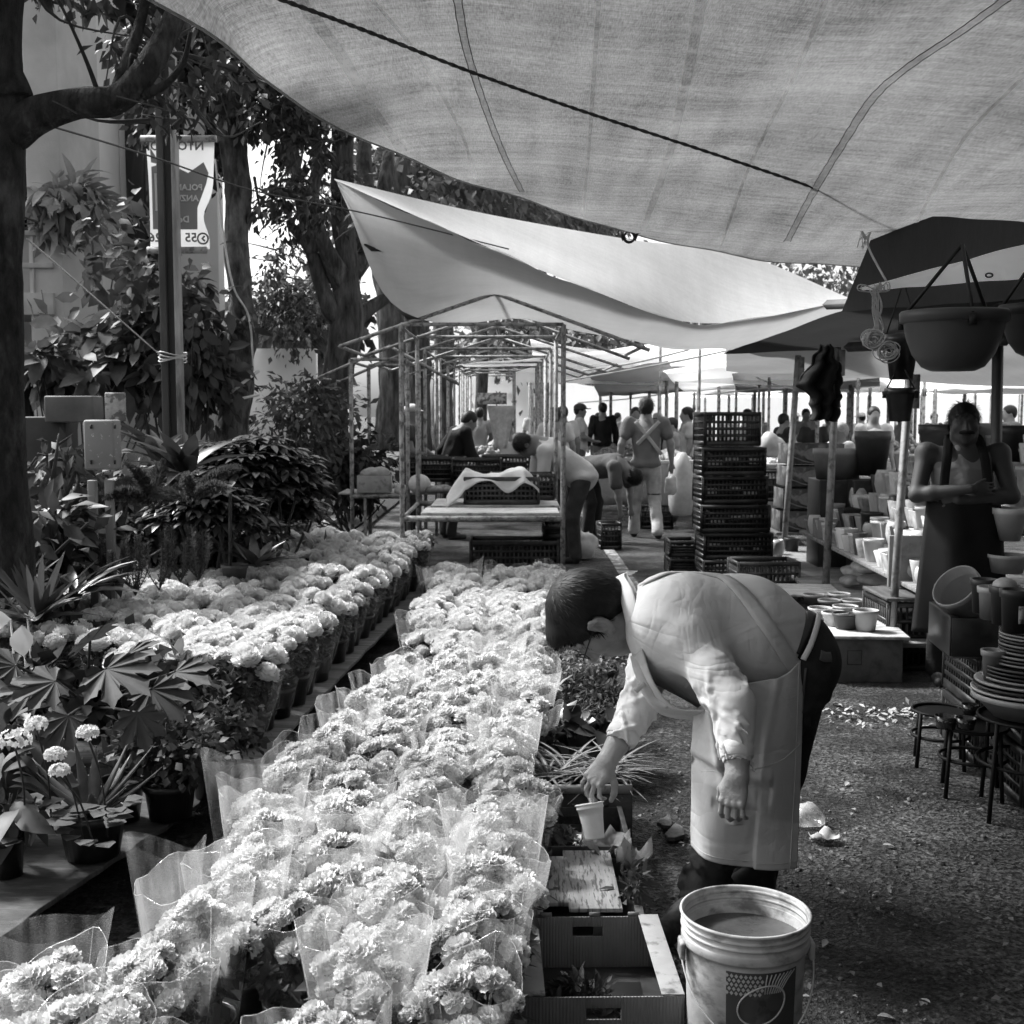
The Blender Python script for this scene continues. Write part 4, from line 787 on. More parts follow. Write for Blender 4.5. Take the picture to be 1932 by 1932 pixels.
# loose sleeves
def sleeve(label, base, r0, r1, h, seed, ang=0, m=None):
    rg_ = np.random.default_rng(seed); mb = MB(); N_, M_ = 36, 8; ph = rg_.random()*6
    V = []
    for i in range(N_):
        for j in range(M_):
            th = i/N_*2*pi; v = j/(M_-1); c = abs(math.cos(th)); r = r0+(r1-r0)*v; p = np.array([r*math.cos(th)*1.25, r*math.sin(th)*.5, h*v*(1+.12*c**3+.03*math.sin(th*3+ph))]); V.append(rotz(ang)@p+base)
    mb.add(V, gridF(N_, M_, True)); return single(mb, 'empty_sleeve', m or M_FILM, label, 'plastic sleeve', loc=base)
M_FILMD = film('smudged_plastic', .16, .35, .6, .2)
sleeve('dark smudged plastic sleeve at the bottom left under the board edge', np.array([-1.08, 2.72, .02]), .06, .12, .33, 1, .2, M_FILMD); sleeve('empty clear sleeve leaning out left of the flower rows', np.array([-.93, 3.15, .02]), .05, .10, .36, 2, -.3, M_FILMD)
sleeve('tall open sleeve over dark leaves at the left edge of the flower rows', np.array([-.86, 3.8, .05]), .07, .11, .38, 3, .1); sleeve('clear sleeve rising at the left of the back table behind the pompons', np.array([-2.05, 8.7, .2]), .08, .15, .40, 4, .3, M_FILMD); sleeve('sleeve standing at the far left corner of the flower board', np.array([-2.0, 5.85, .2]), .08, .16, .34, 5, .3, M_FILMD)
# ================================================= boards of the low table
def plank(label, pts, z, th, m, name='low_board', ruf=.008, seed=0):
    pts = np.array(pts, float); n = len(pts)//2; a = spline([(*p, 0) for p in pts[:n]], 12); b = spline([(*p, 0) for p in pts[n:][::-1]], 12); N_ = len(a); V = []
    for i in range(N_):
        e = a[i]+[ruf*mn.noise(Vector((i*.5+seed, 0, 0)))*1.5, 0, 0]
        for j in range(10): q = e*(1-j/9)+b[i]*(j/9); V.append([q[0], q[1], z+.004*mn.noise(Vector((q[0]*3, q[1]*3, seed)))-(.004 if j == 0 else 0)])
    mb = MB(); mb.add(V, gridF(N_, 10)); return single(mb, name, m, label, 'board', solid=th, bevel=.003, loc=(pts[:, 0].mean(), pts[:, 1].mean(), z))
plank('dark wet board with a chewed edge carrying the foliage plants at the lower left', [(-1.42, 2.5), (-1.32, 3.2), (-1.2, 3.75), (-1.10, 4.15), (-1.03, 4.62), (-3.2, 4.62), (-3.2, 4.1), (-3.2, 3.7), (-3.2, 3.2), (-3.2, 2.5)], .168, .018, mat('dark_weathered_ply', .06, .7, .4, 4, .003, 30, stretch=(1, 4, 1), stain=(10, .5, .65, 1.8)), ruf=.012)
plank('pale worn board under the rows of pompon chrysanthemums', [(-.985, 4.66), (-.93, 5.6), (-.83, 7), (-.72, 8.4), (-.62, 9.95), (-2.5, 9.95), (-2.5, 8.4), (-2.5, 7), (-2.5, 5.6), (-2.5, 4.66)], .172, .02, M_WOOD, seed=4)
M_CRATE = mat('dark_plastic_crate', .022, .4, .3, 10, spec=.4, stain=(12, .5, .7, 1.8))
for i, (x, y_) in enumerate([(-1.75, 3.5), (-1.7, 4.4), (-1.5, 5.6), (-1.4, 7.2), (-1.3, 8.9)]):
    mb = MB(); mb.add(*box((x, y_, .078), (.5, .36, .15))); mb.add(*box((x, y_, .15), (.53, .39, .012)))
    single(mb, 'upturned_crate', M_CRATE, 'upturned dark crate holding up the low board, '+['nearest the camera', 'second from the camera', 'under the front flower rows', 'under the middle flower rows', 'under the far flower rows'][i], 'crate', loc=(x, y_, 0), bevel=.006)
# ================================================= foliage plants on the dark board
ZB = .18
def pot(label, loc, r0, r1, h, m=M_POT, children=True, name='flower_pot', tilt=0, cat='pot', soil=True, group=None, n=32):
    t = thing(name, label, cat, loc, group=group); mb = MB(); V0 = MB(); potmb(V0, r0, r1, h, n, rim=max(.012, h*.13)); V = np.concatenate(V0.v)
    mb.add(V+np.array(loc), V0.f[0][0]); part(mb, 'body', m, t)
    if soil: mb = MB(); mb.add(*lathe([(1e-4, h*.86), (r1*.93, h*.83)], 20, loc)); part(mb, 'soil', M_SOIL, t)
    return t
# aloe
b0 = G(176, 1612, ZB); t = pot('wide black pot holding a spiky aloe, at the front of the dark board', b0, .078, .10, .14, name='potted_aloe', cat='potted plant'); mb = MB(); rg2 = np.random.default_rng(4)
for k, (a, e, L) in enumerate([(2.75, .55, .25), (2.45, 1.0, .22), (.35, .9, .28), (.05, .45, .26), (1.6, 1.5, .2), (.8, 1.3, .26), (2.1, 1.4, .22), (-.6, .5, .16), (3.4, .6, .2), (1.1, .6, .2), (-1.4, .6, .1)]):
    v = unit([math.cos(a), math.sin(a)*.5, e]); P = [b0+[0, 0, .125]+v*.01]; d = v.copy()
    for i in range(8): d = unit(d+np.array([0, 0, .03 if e > .8 else .05])); P.append(P[-1]+d*L/8)
    V, f = tube(P, [.023, .025, .024, .021, .018, .014, .010, .006, .001], 10, True, .38); mb.add(V, f)
    for i in range(2, 18):
        q = P[i//2] if i//2 < len(P) else P[-1]; s = unit(np.cross(v, [0, 0, 1])); w_ = np.interp(i/2, range(9), [.023, .025, .024, .021, .018, .014, .010, .006, .001])
        mb.add(*inst(quadleaf(1, .5, 0), [q+s*w_*.9, q-s*w_*.9], [s+v*.6, -s+v*.6], [[0, 0, 1.], [0, 0, 1.]], [.007, .007]))
part(mb, 'leaves', mat('aloe_skin', .10, .45, .3, 20, spec=.4), t)
t = pot('black pot just behind the aloe, with pale speckles', G(228, 1545, ZB), .06, .078, .135, name='potted_plant', cat='potted plant'); bb = np.array(t.location)
mb = MB(); mb.add(*inst(leafT(1, .16, 5, .5, -.05), [bb+[0, 0, .12]]*7, [(.9, .1, 1), (.6, .2, 1.3), (-.2, .3, 1.4), (1, -.1, .8), (-.5, .4, 1), (.4, .4, 1.6), (.2, -.2, 1)], rnd(7)*.2+[0, -1, .3], [.26, .3, .2, .24, .18, .3, .2])); part(mb, 'leaves', M_LEAF, t)
def smallleaf(label, base, r, h, n, L, lm, seed, T=None, pr=.075, ph=.12, name='potted_plant', squash=1., droop=.2):
    t = pot(label, base, pr*.8, pr, ph, name=name, cat='potted plant'); rg_ = np.random.default_rng(seed); c = np.array(base)+[0, 0, ph+h*.5]; mb = MB()
    mb.add(*cloud(c, (r, r, h*.5*squash), n, L, T or leafT(1, .7, 2, .15, .2), rg_, clumps=max(8, n//30), droop=droop, tight=.33)); part(mb, 'foliage', lm, t); mb = MB()
    for k in range(10): e = c+rg_.normal(size=3)*[r*.4, r*.4, h*.2]; b_ = np.array(base)+[0, 0, ph*.8]; mb.add(*tube(spline([b_, (b_+e)/2, e], 3), .003, 4))
    part(mb, 'stems', M_TWIG, t); return t
smallleaf('pot with a mound of tiny round leaves at the right end of the dark board', G(322, 1540, ZB), .2, .24, 1100, .034, M_LEAF, 11, pr=.085); smallleaf('second mound of tiny leaves spilling toward the flower sleeves', G(400, 1500, ZB), .17, .2, 800, .032, M_LEAF, 12, pr=.07)
smallleaf('small-leaved plant behind the mounds, under the first pompon pots', G(395, 1420, ZB), .16, .2, 350, .06, M_LEAFM, 13); smallleaf('round-leaved begonia in the gap left of the first pompon pot', G(340, 1400, ZB), .16, .26, 120, .1, M_LEAFM, 14, leafT(1, .85, 3, .1, .2))
smallleaf('leafy plant in the middle of the dark board behind the aloe', G(240, 1440, ZB), .2, .26, 200, .09, M_LEAFD, 15, leafT(1, .6, 3, .15, .25)); smallleaf('loose leafy plant at the left edge of the dark board', G(-20, 1590, ZB), .17, .3, 110, .11, M_LEAF, 16, leafT(1, .5, 4, .2, .5)); smallleaf('dark leafy plant at the far left of the board, behind the geraniums', G(20, 1440, ZB), .28, .3, 420, .09, M_LEAFD, 17); smallleaf('dark leafy plant behind the lobed-leaf plant', G(90, 1330, ZB), .3, .3, 500, .085, M_LEAFD, 18); smallleaf('small dark plant between the lobed-leaf plant and the pompons', G(230, 1330, ZB), .28, .25, 420, .08, M_LEAF, 19)
smallleaf('curly pale-edged plant at the left frame edge below the geraniums', G(15, 1650, ZB), .1, .2, 60, .1, M_LEAFM, 20, leafT(1, .5, 4, .3, .6), pr=.05)
# big lobed leaves
def lobed(L=1.):
    V = [[0, 0, 0]]; out = []
    for k in range(7):
        a = R(-115+k*38.3); r = [.62, .85, 1., 1.12, 1., .85, .62][k]
        if k: am = a-R(19); out.append([.55*math.sin(am), .55*math.cos(am)+.1, .03])
        for (da, rr, z) in ((-.22, .66, .0), (-.24, .80, -.04), (-.10, .86, -.06), (0, 1.0, -.14), (.10, .86, -.06), (.24, .80, -.04), (.22, .66, .0)): out.append([r*rr*math.sin(a+da*1.1), r*rr*math.cos(a+da*1.1)+.1, z*r])
    V += out; n = len(out); return np.array(V)*L, [np.array([[0, k+1, k+2] for k in range(n-1)])[:, ::-1]]
b0 = G(165, 1390, ZB); t = pot('pot with big lobed tropical leaves spreading over its neighbours', b0, .07, .09, .14, name='potted_lobed_plant', cat='potted plant'); mb = MB(); st = MB()
for (px, py, Y, dx, dz, L) in [(200, 1262, 3.75, .9, -.25, .155), (285, 1300, 3.8, .9, -.6, .13), (330, 1268, 4.0, 1, -.1, .12), (105, 1285, 3.8, -1, -.3, .12), (60, 1300, 3.9, -1, -.5, .11), (170, 1210, 4.2, .3, .4, .12), (260, 1345, 3.65, .4, -1, .1), (130, 1350, 3.7, -.4, -.9, .1), (240, 1235, 4.1, .8, .2, .11), (30, 1255, 4.2, -.8, .1, .12)]:
    q = A(px, py, Y); mb.add(*inst(lobed(), [q], [[dx, -.55, dz]], [[.1, -.65, .9]], [L*1.05])); st.add(*tube(spline([b0+[0, 0, .12], (b0+q)/2+[0, 0, .07], q], 5), .005, 6))
part(mb, 'leaves', mat('lobed_leaf', .055, .65, .3, 14, spec=.3, trans=.2), t); part(st, 'stalks', M_LEAF, t)
# geraniums
for i, (px, py, Y, r, lab) in enumerate([(28, 1397, 3.35, .042, 'largest white geranium cluster at the left frame edge'), (68, 1367, 3.45, .028, 'white geranium cluster just right of the largest one'), (165, 1383, 3.4, .027, 'white geranium cluster nearest the aloe'), (104, 1425, 3.35, .026, 'upper of the two low white geranium clusters'), (112, 1455, 3.3, .024, 'lowest white geranium cluster, above the aloe leaves')]):
    q = A(px, py, Y); rg_ = np.random.default_rng(i+40); t = thing('geranium_stalk', lab, 'flower', (q[0]+.02*i-.03, Y+.12, ZB+.1)); b_ = np.array(t.location); mb = MB(); mb.add(*tube(spline([b_, (b_+q)/2+[.01, 0, .02], q-[0, 0, r*.4]], 6), .003, 6)); part(mb, 'stalk', M_LEAF, t)
    n = 46; D = rg_.normal(size=(n, 3)); D[:, 2] = abs(D[:, 2])*.9-.2; D /= np.linalg.norm(D, axis=1)[:, None]; mb = MB()
    for dd in D:
        c = q+dd*[r, r, r*.7]; u = unit(np.cross(dd, rg_.normal(size=3))); w = np.cross(dd, u); a = np.arange(5)*1.2566+rg_.random()
        mb.add(*inst(leafT(1, .8, 2, .1, -.1), np.repeat(c[None], 5, 0), np.cos(a)[:, None]*u+np.sin(a)[:, None]*w+dd*.35, np.repeat(dd[None], 5, 0), [.012]*5))
    part(mb, 'flower_cluster', M_PETAL, t)
    mb = MB(); n = 9; a = rg_.uniform(0, 6.28, n); P = b_+np.stack([np.cos(a)*.05, np.sin(a)*.05, rg_.uniform(.02, .12, n)], -1); mb.add(*inst(leafT(1, 1.05, 3, .12, .15), P, np.stack([np.cos(a), np.sin(a), np.full(n, .2)], -1), np.array([[0, 0, 1.]]*n), rg_.uniform(.05, .075, n))); part(mb, 'leaves', M_LEAFM, t)
# white spathes
for i, (px, py, Y, dx, dy, dz, L) in enumerate([(42, 1180, 4.6, .1, -.3, -.9, .12), (20, 1168, 4.7, -1, -.1, -.15, .13), (52, 1165, 4.7, .8, -.2, .4, .09)]):
    q = A(px, py, Y); mb = MB(); mb.add(*inst(leafT(1, .75, 5, .3, .1), [q], [[dx, dy, dz]], [[0, -1, .5]], [L])); mb.add(*tube([q, q+[0, .05, -.4]], .004, 5)); single(mb, 'white_lily', M_PETAL, ['downward pointing', 'leftward pointing', 'small upward pointing'][i]+' white lily bract at the left edge below the palm', 'flower', loc=q+[0, .05, -.4])
t = smallleaf('geranium with crinkled leaves and pale blooms beside the white lilies', G(95, 1290, ZB), .16, .3, 160, .06, M_LEAFM, 44, leafT(1, .9, 3, .1, .2))
# clay pot in the shrubs
t = pot('terracotta pot half buried in the shrubs above the broad-bladed plant', A(443, 1100, 7.0)-[0,0,.0], .055, .075, .11, mat('terracotta', .16, .8, .2), name='flower_pot')
# bench of pots hidden? ground foliage under everything
mb = MB(); mb.add(*cloud((-3.4, 6.3, .35), (1.5, 2.2, .22), 5200, .10, leafT(1, .4, 2, .2, .3), np.random.default_rng(77), clumps=110, tight=.12)); tag(part(mb, 'ground_cover', M_LEAFD), 'dark mass of low leaves filling the bed behind the potted plants', 'ground cover', kind='stuff')
mb = MB(); mb.add(*cloud((-2.9, 9.8, .5), (1.6, 2.2, .35), 4200, .11, leafT(1, .4, 2, .2, .3), np.random.default_rng(78), clumps=90, tight=.14)); tag(part(mb, 'ground_cover', M_LEAF), 'mass of leaves in the far part of the bed', 'ground cover', kind='stuff')
# ================================================= cardboard trays and boxes beside the flowers
M_CARD = mat('cardboard', .22, .85, .15, 6, .001, 80, stretch=(1, 1, 1), stain=(9, .52, .66, .6)); M_CARDD = mat('damp_cardboard', .10, .8, .3, 5, .002, 60, stain=(8, .5, .65, .6)); M_CARDP = mat('pale_cardboard', .33, .85, .15, 8, .001, 80, stain=(14, .53, .64, .3))
M_CARDK = mat('dark_printed_cardboard', .045, .5, .3, 8, stain=(12, .5, .66, 2.0))
def corr(v=.22):
    m = mat('corrugated_card', v, .85, .12, 6); t = m.node_tree; N = t.nodes; b = N['Principled BSDF']; tc = N.new('ShaderNodeTexCoord'); w = N.new('ShaderNodeTexWave'); w.inputs['Scale'].default_value = 38; w.bands_direction = 'X'; t.links.new(tc.outputs['Object'], w.inputs[0])
    bp = N.new('ShaderNodeBump'); bp.inputs['Distance'].default_value = .0018; t.links.new(w.outputs['Color'], bp.inputs['Height']); t.links.new(bp.outputs[0], b.inputs['Normal']); return m
M_CORR = corr()
def tray(label, cx, cy, w, d, h, rz, m, mi=None, lip=.03, th=.005, hole=True, open_front=False, name='cardboard_box', z0=.0, tabs=True, flaps=0):
    t = thing(name, label, 'box', (cx, cy, z0), rz); mi = mi or m
    mb = MB(); mb.add(*box((0, 0, th/2), (w, d, th))); part(mb, 'base', mi, t, world=False)
    for (x, y, sx, sy, nm) in ((-w/2, 0, th, d, 'side_wall'), (w/2, 0, th, d, 'side_wall'), (0, d/2, w, th, 'end_wall'), (0, -d/2, w, th, 'end_wall')):
        mb = MB()
        if hole and y > 0 or (hole and y < 0):
            hw, hh, hz = .042, .014, h*.72   # hand hole cut through the end wall
            ww = w-th; 
            for (xa, xb, za, zb2) in ((-ww/2, -hw, th, h), (hw, ww/2, th, h), (-hw, hw, th, hz-hh), (-hw, hw, hz+hh, h)): mb.add(*box(((xa+xb)/2, y, (za+zb2)/2), (xb-xa, th, zb2-za)))
        else: mb.add(*box((x, y, th+(h-th)/2), (sx, sy if sx < sy else th, h-th) if sx < sy else (w-th, th, h-th)))
        part(mb, nm, m if nm == 'side_wall' else (M_CORR if m in (M_CARD,) else m), t, world=False, bevel=.0012)
    if lip:
        for s in (-1, 1):
            mb = MB(); mb.add(*box((s*(w/2-lip/2), 0, h+.0035), (lip+th, d+.002, .004), rotz(0))); part(mb, 'top_lip', M_CARDP if m == M_CARD else m, t, world=False, bevel=.001)
    if tabs:
        for s in (-.3, .05, .33): mb = MB(); mb.add(*box((s*w, d/2, h+.006), (.03, th*.9, .012))); part(mb, 'tab', m, t, world=False)
    for k in range(flaps):
        s = 1 if k == 0 else -1; mb = MB(); mb.add(*box((0, s*(d/2+.03), h+.004), (w*.96, .06, .004), rotx(-s*.5))); part(mb, 'flap', m, t, world=False)
    return t
def fillplants(cx, cy, w, d, z, n, L, lm, seed, label, T=None, h=.06, name='seedlings', cat='seedlings'):
    rg_ = np.random.default_rng(seed); mb = MB(); mb.add(*cloud((cx, cy, z), (w/2, d/2, h), n, L, T or leafT(1, .6, 2, .2, .3), rg_, clumps=max(8, n//25), tight=.2, droop=0)); mb.add(*box((cx, cy, z-h*.6), (w*.94, d*.94, h*.3))); return single(mb, name, lm, label, cat, loc=(cx, cy, z-h))
tray('nearest open cardboard tray with a hand hole, soil and sprouts inside', .215, 3.02, .385, .46, .15, .02, M_CARD, M_CARDD, .05)
fillplants(.20, 2.97, .30, .26, .055, 420, .04, M_LEAF, 51, 'dark sprouts in the nearest cardboard tray', T=leafT(1, .25, 3, .2, .2), h=.035)
t = tray('cardboard tray bridged by two wooden slats, second from the camera', .19, 3.50, .37, .42, .13, -.02, M_CARDD, None, .02)
for i, (x, w) in enumerate(((.125, .085), (.235, .15))):
    mb = MB(); V, f = box((x, 3.50, .155+.002*i), (w, .45 if i else .36, .012)); mb.add(V, f); single(mb, 'wooden_slat', mat('rough_slat', .34, .85, .25, 4, .003, 50, stretch=(8, 1, 1), stain=(14, .52, .6, .35)), ['narrow split slat lying across the second tray', 'wide scratched slat lying across the second tray'][i], 'slat', loc=(x, 3.5, .15), bevel=.002)
fillplants(.06, 3.50, .09, .36, .12, 120, .05, M_LEAFM, 52, 'leafy cuttings squeezed left of the wooden slats', h=.05); fillplants(.345, 3.50, .09, .34, .13, 160, .045, M_LEAFM, 53, 'wilted cuttings right of the wooden slats', T=leafT(1, .3, 3, .2, .6), h=.06)
tray('dark printed fruit box holding seedlings, below the cup', .205, 3.93, .35, .38, .17, 0, M_CARDK, None, .012)
fillplants(.205, 3.88, .30, .28, .12, 520, .035, M_LEAFM, 54, 'tangle of small seedlings in the dark fruit box', h=.05)
def wrap(label, c, s, m, seed, name='paper_wrap', cat='wrapping'):
    rg_ = np.random.default_rng(seed); mb = MB(); V, f = sheet(9, 9, lambda u, v: np.array(c)+np.array([(u-.5)*s, (v-.5)*s*.7+.02*math.sin(u*9+seed), .04*math.sin(u*5+seed)*math.sin(v*4)+.05*abs(u-.5)+.012*rg_.normal()])); mb.add(V, f); return single(mb, name, m, label, cat, solid=.001)
wrap('crumpled brown paper at the left end of the dark fruit box', (.06, 3.73, .15), .13, M_CARDD, 1); wrap('folded kraft paper at the right end of the dark fruit box', (.30, 3.75, .165), .15, M_CARD, 2); wrap('torn pale cardboard strips on the right rim of the slatted tray', (.375, 3.63, .17), .11, M_CARDP, 3)
# flowers in there
fillplants(.27, 3.84, .14, .1, .165, 60, .02, M_PETAL, 58, 'few pale petals among the seedlings', h=.02, name='fallen_petals', cat='petals')
t = tray('tall plain cardboard box overflowing with striped spider plants', .25, 4.33, .345, .34, .235, 0, M_CARDD, None, .0, hole=False, tabs=False)
mb = MB(); mb.add(*box((.25, 4.15, .225), (.345, .012, .03))); tag(part(mb, 'folded_rim', M_CARDP), 'pale folded rim strip on the front of the tall cardboard box', 'cardboard strip')
M_STRP = None
def stripemat():
    m = mat('striped_blade', .11, .4, .3, 10, spec=.4, trans=.2); return m
for i, (x, y_, n, L) in enumerate([(.13, 4.30, 26, .24), (.24, 4.26, 28, .25), (.36, 4.32, 26, .24), (.2, 4.42, 20, .22), (.32, 4.44, 20, .22)]):
    rg_ = np.random.default_rng(60+i); t = thing('spider_plant', ['left front', 'middle front', 'right front', 'left rear', 'right rear'][i]+' striped spider plant in the tall cardboard box', 'potted plant', (x, y_, .12), group='striped spider plants'); a = rg_.uniform(0, 2*pi, n); e = rg_.uniform(1.0, 3.0, n); D = np.stack([np.cos(a), np.sin(a), e], -1); P = np.array([[x, y_, .2]]*n)+rg_.normal(size=(n, 3))*[.012, .012, .004]; U = np.array([[0, 0, 1.]]*n)
    Sc = L*.74*rg_.uniform(.65, 1.1, n); mb = MB(); T = leafT(1, .085, 7, .3, 1.25, .55); mb.add(*inst(T, P, D, U, Sc)); part(mb, 'leaves', stripemat(), t)
    T2 = (T[0]*np.array([.42, 1, 1])+np.array([0, 0, .004]), T[1]); mb = MB(); mb.add(*inst(T2, P, D, U, Sc)); part(mb, 'pale_stripes', mat('pale_stripe', .3, .5, .1, trans=.2), t); mb = MB(); potmb(mb, .04, .055, .08, 20, c=(x, y_, .12)); part(mb, 'pot', M_POT, t)
tray('low cardboard tray of glossy bedding plants behind the spider plants', .27, 4.95, .32, .36, .19, 0, M_CARDD, None, .02, hole=False)
mb = MB(); mb.add(*tube(spline([(.11, 4.765, .196), (.19, 4.76, .202), (.27, 4.762, .196), (.35, 4.76, .2), (.43, 4.765, .197)], 4), .011, 8, True, .6)); tag(part(mb, 'torn_edge', M_CARD), 'torn curling cardboard edge in front of the glossy bedding plants', 'cardboard strip')
for i, (x, y_, z, r, n, L, lm, T, lab) in enumerate([(.18, 4.86, .24, .1, 60, .09, M_LEAFG, leafT(1, .6, 4, .2, .4), 'glossy broad-leaved plant at the left front of the rear tray'), (.34, 4.88, .24, .1, 60, .085, M_LEAFG, leafT(1, .7, 4, .2, .4), 'glossy pale-edged plant at the right front of the rear tray'),
    (.25, 5.15, .24, .2, 1500, .03, M_LEAFM, leafT(1, .12, 2, 0, .1), 'fine needle-leaved plant in the rear tray'), (.22, 5.6, .25, .16, 260, .045, M_LEAFM, None, 'small leafy plant behind the needle-leaved one'), (.42, 5.55, .25, .16, 300, .04, M_LEAF, None, 'leafy plant under the bending man\'s face'), (.33, 6.05, .28, .22, 600, .03, M_LEAFP, None, 'plant with many tiny pale blossoms behind the man\'s arm'), (.5, 6.3, .28, .2, 500, .035, M_LEAFM, None, 'bushy small-leaved plant beyond the tiny pale blossoms'), (.13, 5.35, .25, .1, 60, .07, M_LEAFP, leafT(1, .5, 3, .2, .3), 'pale variegated plant beside the flower sleeves'), (.47, 5.1, .2, .1, 90, .05, M_LEAFM, None, 'leafy plant at the outer edge of the rear tray')]):
    t = thing('bedding_plant', lab, 'bedding plant', (x, y_, .05)); mb = MB(); mb.add(*cloud((x, y_, z), (r, r, .07), n, L, T, np.random.default_rng(80+i), clumps=max(8, n//20), droop=0, tight=.3)); part(mb, 'foliage', lm, t); mb = MB(); potmb(mb, .045, .06, .13, 20, c=(x, y_, .05)); part(mb, 'pot', M_POT, t)
mb = MB(); rg_ = np.random.default_rng(5); q = A(1160, 1085, 7.6); P = np.repeat(np.array([[q[0], 7.6, .0]]), 90, 0)+rg_.normal(size=(90, 3))*[.09, .08, 0]; mb.add(*inst(leafT(1, .06, 4, 0, .1), P, rg_.normal(size=(90, 3))*.25+[0, 0, 1], rg_.normal(size=(90, 3)), rg_.uniform(.1, .36, 90))); single(mb, 'weed_tuft', M_LEAFM, 'tuft of thin grass standing on the asphalt beyond the man\'s head', 'grass tuft', loc=(q[0], 7.6, 0))
# ================================================= styrofoam cup and bucket
cupc = A(1112, 1516, 3.66); cb_ = A(1123, 1583, 3.64); ax = unit(cupc-cb_); ax = unit(ax+[0, .12, 0]); u_ = unit(np.cross(ax, [0, 1, 0])); w_ = np.cross(ax, u_); MC = np.stack([u_, w_, ax], -1); hc = float(np.linalg.norm(cupc-cb_))
M_FOAM = mat('styrofoam', .78, .6, .04, 60, .0008, 220, trans=.15)
cup = thing('foam_cup', 'white styrofoam cup of water held over the seedling trays', 'cup', cb_)
mb = MB(); pr = [(1e-4, .004), (.027, .003), (.029, .0), (.0295, .004), (.036, hc*.6), (.0405, hc*.84), (.0425, hc*.845), (.043, hc*.9), (.0418, hc*.905), (.0425, hc*.96), (.0455, hc*.965), (.0465, hc*.985), (.0455, hc), (.0425, hc-.002), (.041, hc*.9), (.033, hc*.4)]; mb.add(*lathe(pr, 40, cb_, MC)); part(mb, 'cup_wall', M_FOAM, cup)
mb = MB(); mb.add(*lathe([(1e-4, hc*.83), (.0398, hc*.83)], 32, cb_, MC)); part(mb, 'water', mat('water_in_cup', .6, .08, .05, spec=.5), cup)
bc = np.array([.553, 2.775, 0]); M_BKT = mat('dirty_white_bucket', .5, .6, .2, 14, .001, 60, stain=(9, .52, .64, .35), spec=.3, stretch=(1, 1, 1.6)); bk = thing('bucket', 'dirty white plastic bucket of murky water with a faded printed label', 'bucket', bc)
pr = [(1e-4, .006), (.125, .006), (.128, 0), (.131, .004), (.140, .245), (.1405, .262), (.149, .264), (.1505, .27), (.1505, .292), (.149, .298), (.1425, .300), (.1425, .312), (.151, .314), (.152, .318), (.151, .322), (.1435, .324), (.1435, .334), (.150, .336), (.151, .340), (.150, .344), (.1445, .346), (.145, .358), (.1525, .360), (.1545, .365), (.1535, .371), (.149, .372), (.147, .366), (.1375, .245), (.126, .02)]
pr = [(r_, z_ if z_ < .245 or (r_ < .1465 and r_ > .138 and z_ in (.30, .02) and 0) else .285+(z_-.245)*.685) for r_, z_ in pr]
mb = MB(); mb.add(*lathe(pr, 96, bc)); body = part(mb, 'body', M_BKT, bk)
mb = MB(); V, f = lathe([(1e-4, .305), (.144, .305)], 60, bc); mb.add(V, f); part(mb, 'murky_water', mat('murky_water', .07, .15, .4, 9, .002, 12, spec=.6), bk)
def cyl(px, z, r=.1405):   # point on the bucket wall under image column px
    x = (px-966)/F; X = lambda y: x*(y*math.cos(TH)+(CH-z)*math.sin(TH)); y = bc[1]-r
    for _ in range(12): dx = X(y)-bc[0]; y = bc[1]-math.sqrt(max(0, r*r-dx*dx))
    return np.array([X(y), y, z])
def rwall(z): return .131+(.140-.131)*z/.285+.0009
mb = MB(); n_ = 0
def patch(mb, th0, th1, z0, z1, off=.0012, nu=10, nv=6, fz=None):
    V, f = sheet(nu, nv, lambda u, v: (lambda th, z: [bc[0]+(rwall(z)+off)*math.cos(th), bc[1]+(rwall(z)+off)*math.sin(th), z])(th0+(th1-th0)*u, z0+(z1-z0)*v)); mb.add(V, f)
patch(mb, R(-118), R(-46), .10, .282, .0008, 30, 4); part(mb, 'label', mat('faded_label', .07, .6, .2, 7), bk)
mb = MB()
for r_ in range(5):
    for k in range(9):
        th = R(-117+k*4.3+(2.15 if r_ % 2 else 0)); z = .273-r_*.0102
        if th > R(-84)+r_*0: continue
        c = lambda a, b: [bc[0]+(rwall(b)+.0022)*math.cos(a), bc[1]+(rwall(b)+.0022)*math.sin(a), b]
        mb.add([c(th, z-.0055), c(th+R(1.75), z), c(th, z+.0055), c(th-R(1.75), z)], np.array([[0, 1, 2, 3]]), 0, False)
part(mb, 'printed_diamonds', mat('label_print', .5, .6, .1), bk)
mb = MB(); P = []
for a in np.linspace(0, 2*pi, 40): th = R(-84)+R(23)*math.cos(a); z = .205+.045*math.sin(a)+.012*math.cos(a); P.append([bc[0]+(rwall(z)+.002)*math.cos(th), bc[1]+(rwall(z)+.002)*math.sin(th), z])
mb.add(*tube(P, .0022, 5)); part(mb, 'printed_oval', mat('label_print'), bk)
mb = MB(); V = [np.mean(P, 0)-[0, .006, 0]]+[np.array(p)*.98+np.mean(P, 0)*.02 for p in P]; mb.add(V, np.array([[0, k+1, k+2] for k in range(39)])); part(mb, 'printed_field', mat('label_dark', .055, .6, .3, 12, stain=(18, .5, .6, 1.8)), bk)
mb = MB()
for k in range(8):
    a0 = R(-82+k*2.2); z0 = .245; a1 = R(-80+k*4.4); z1 = .278
    mb.add(*tube([[bc[0]+(rwall(z)+.0018)*math.cos(a), bc[1]+(rwall(z)+.0018)*math.sin(a), z] for a, z in ((a0, z0-.012), ((a0+a1)/2, (z0+z1)/2), (a1, z1))], .0016, 4))
part(mb, 'printed_rays', mat('label_print'), bk)
mb = MB(); hp = []
for a in np.linspace(0, pi, 40): hp.append([bc[0]-.155*math.cos(a), bc[1]-.02-.165*math.sin(a)*.94, .285-.155*math.sin(a)])
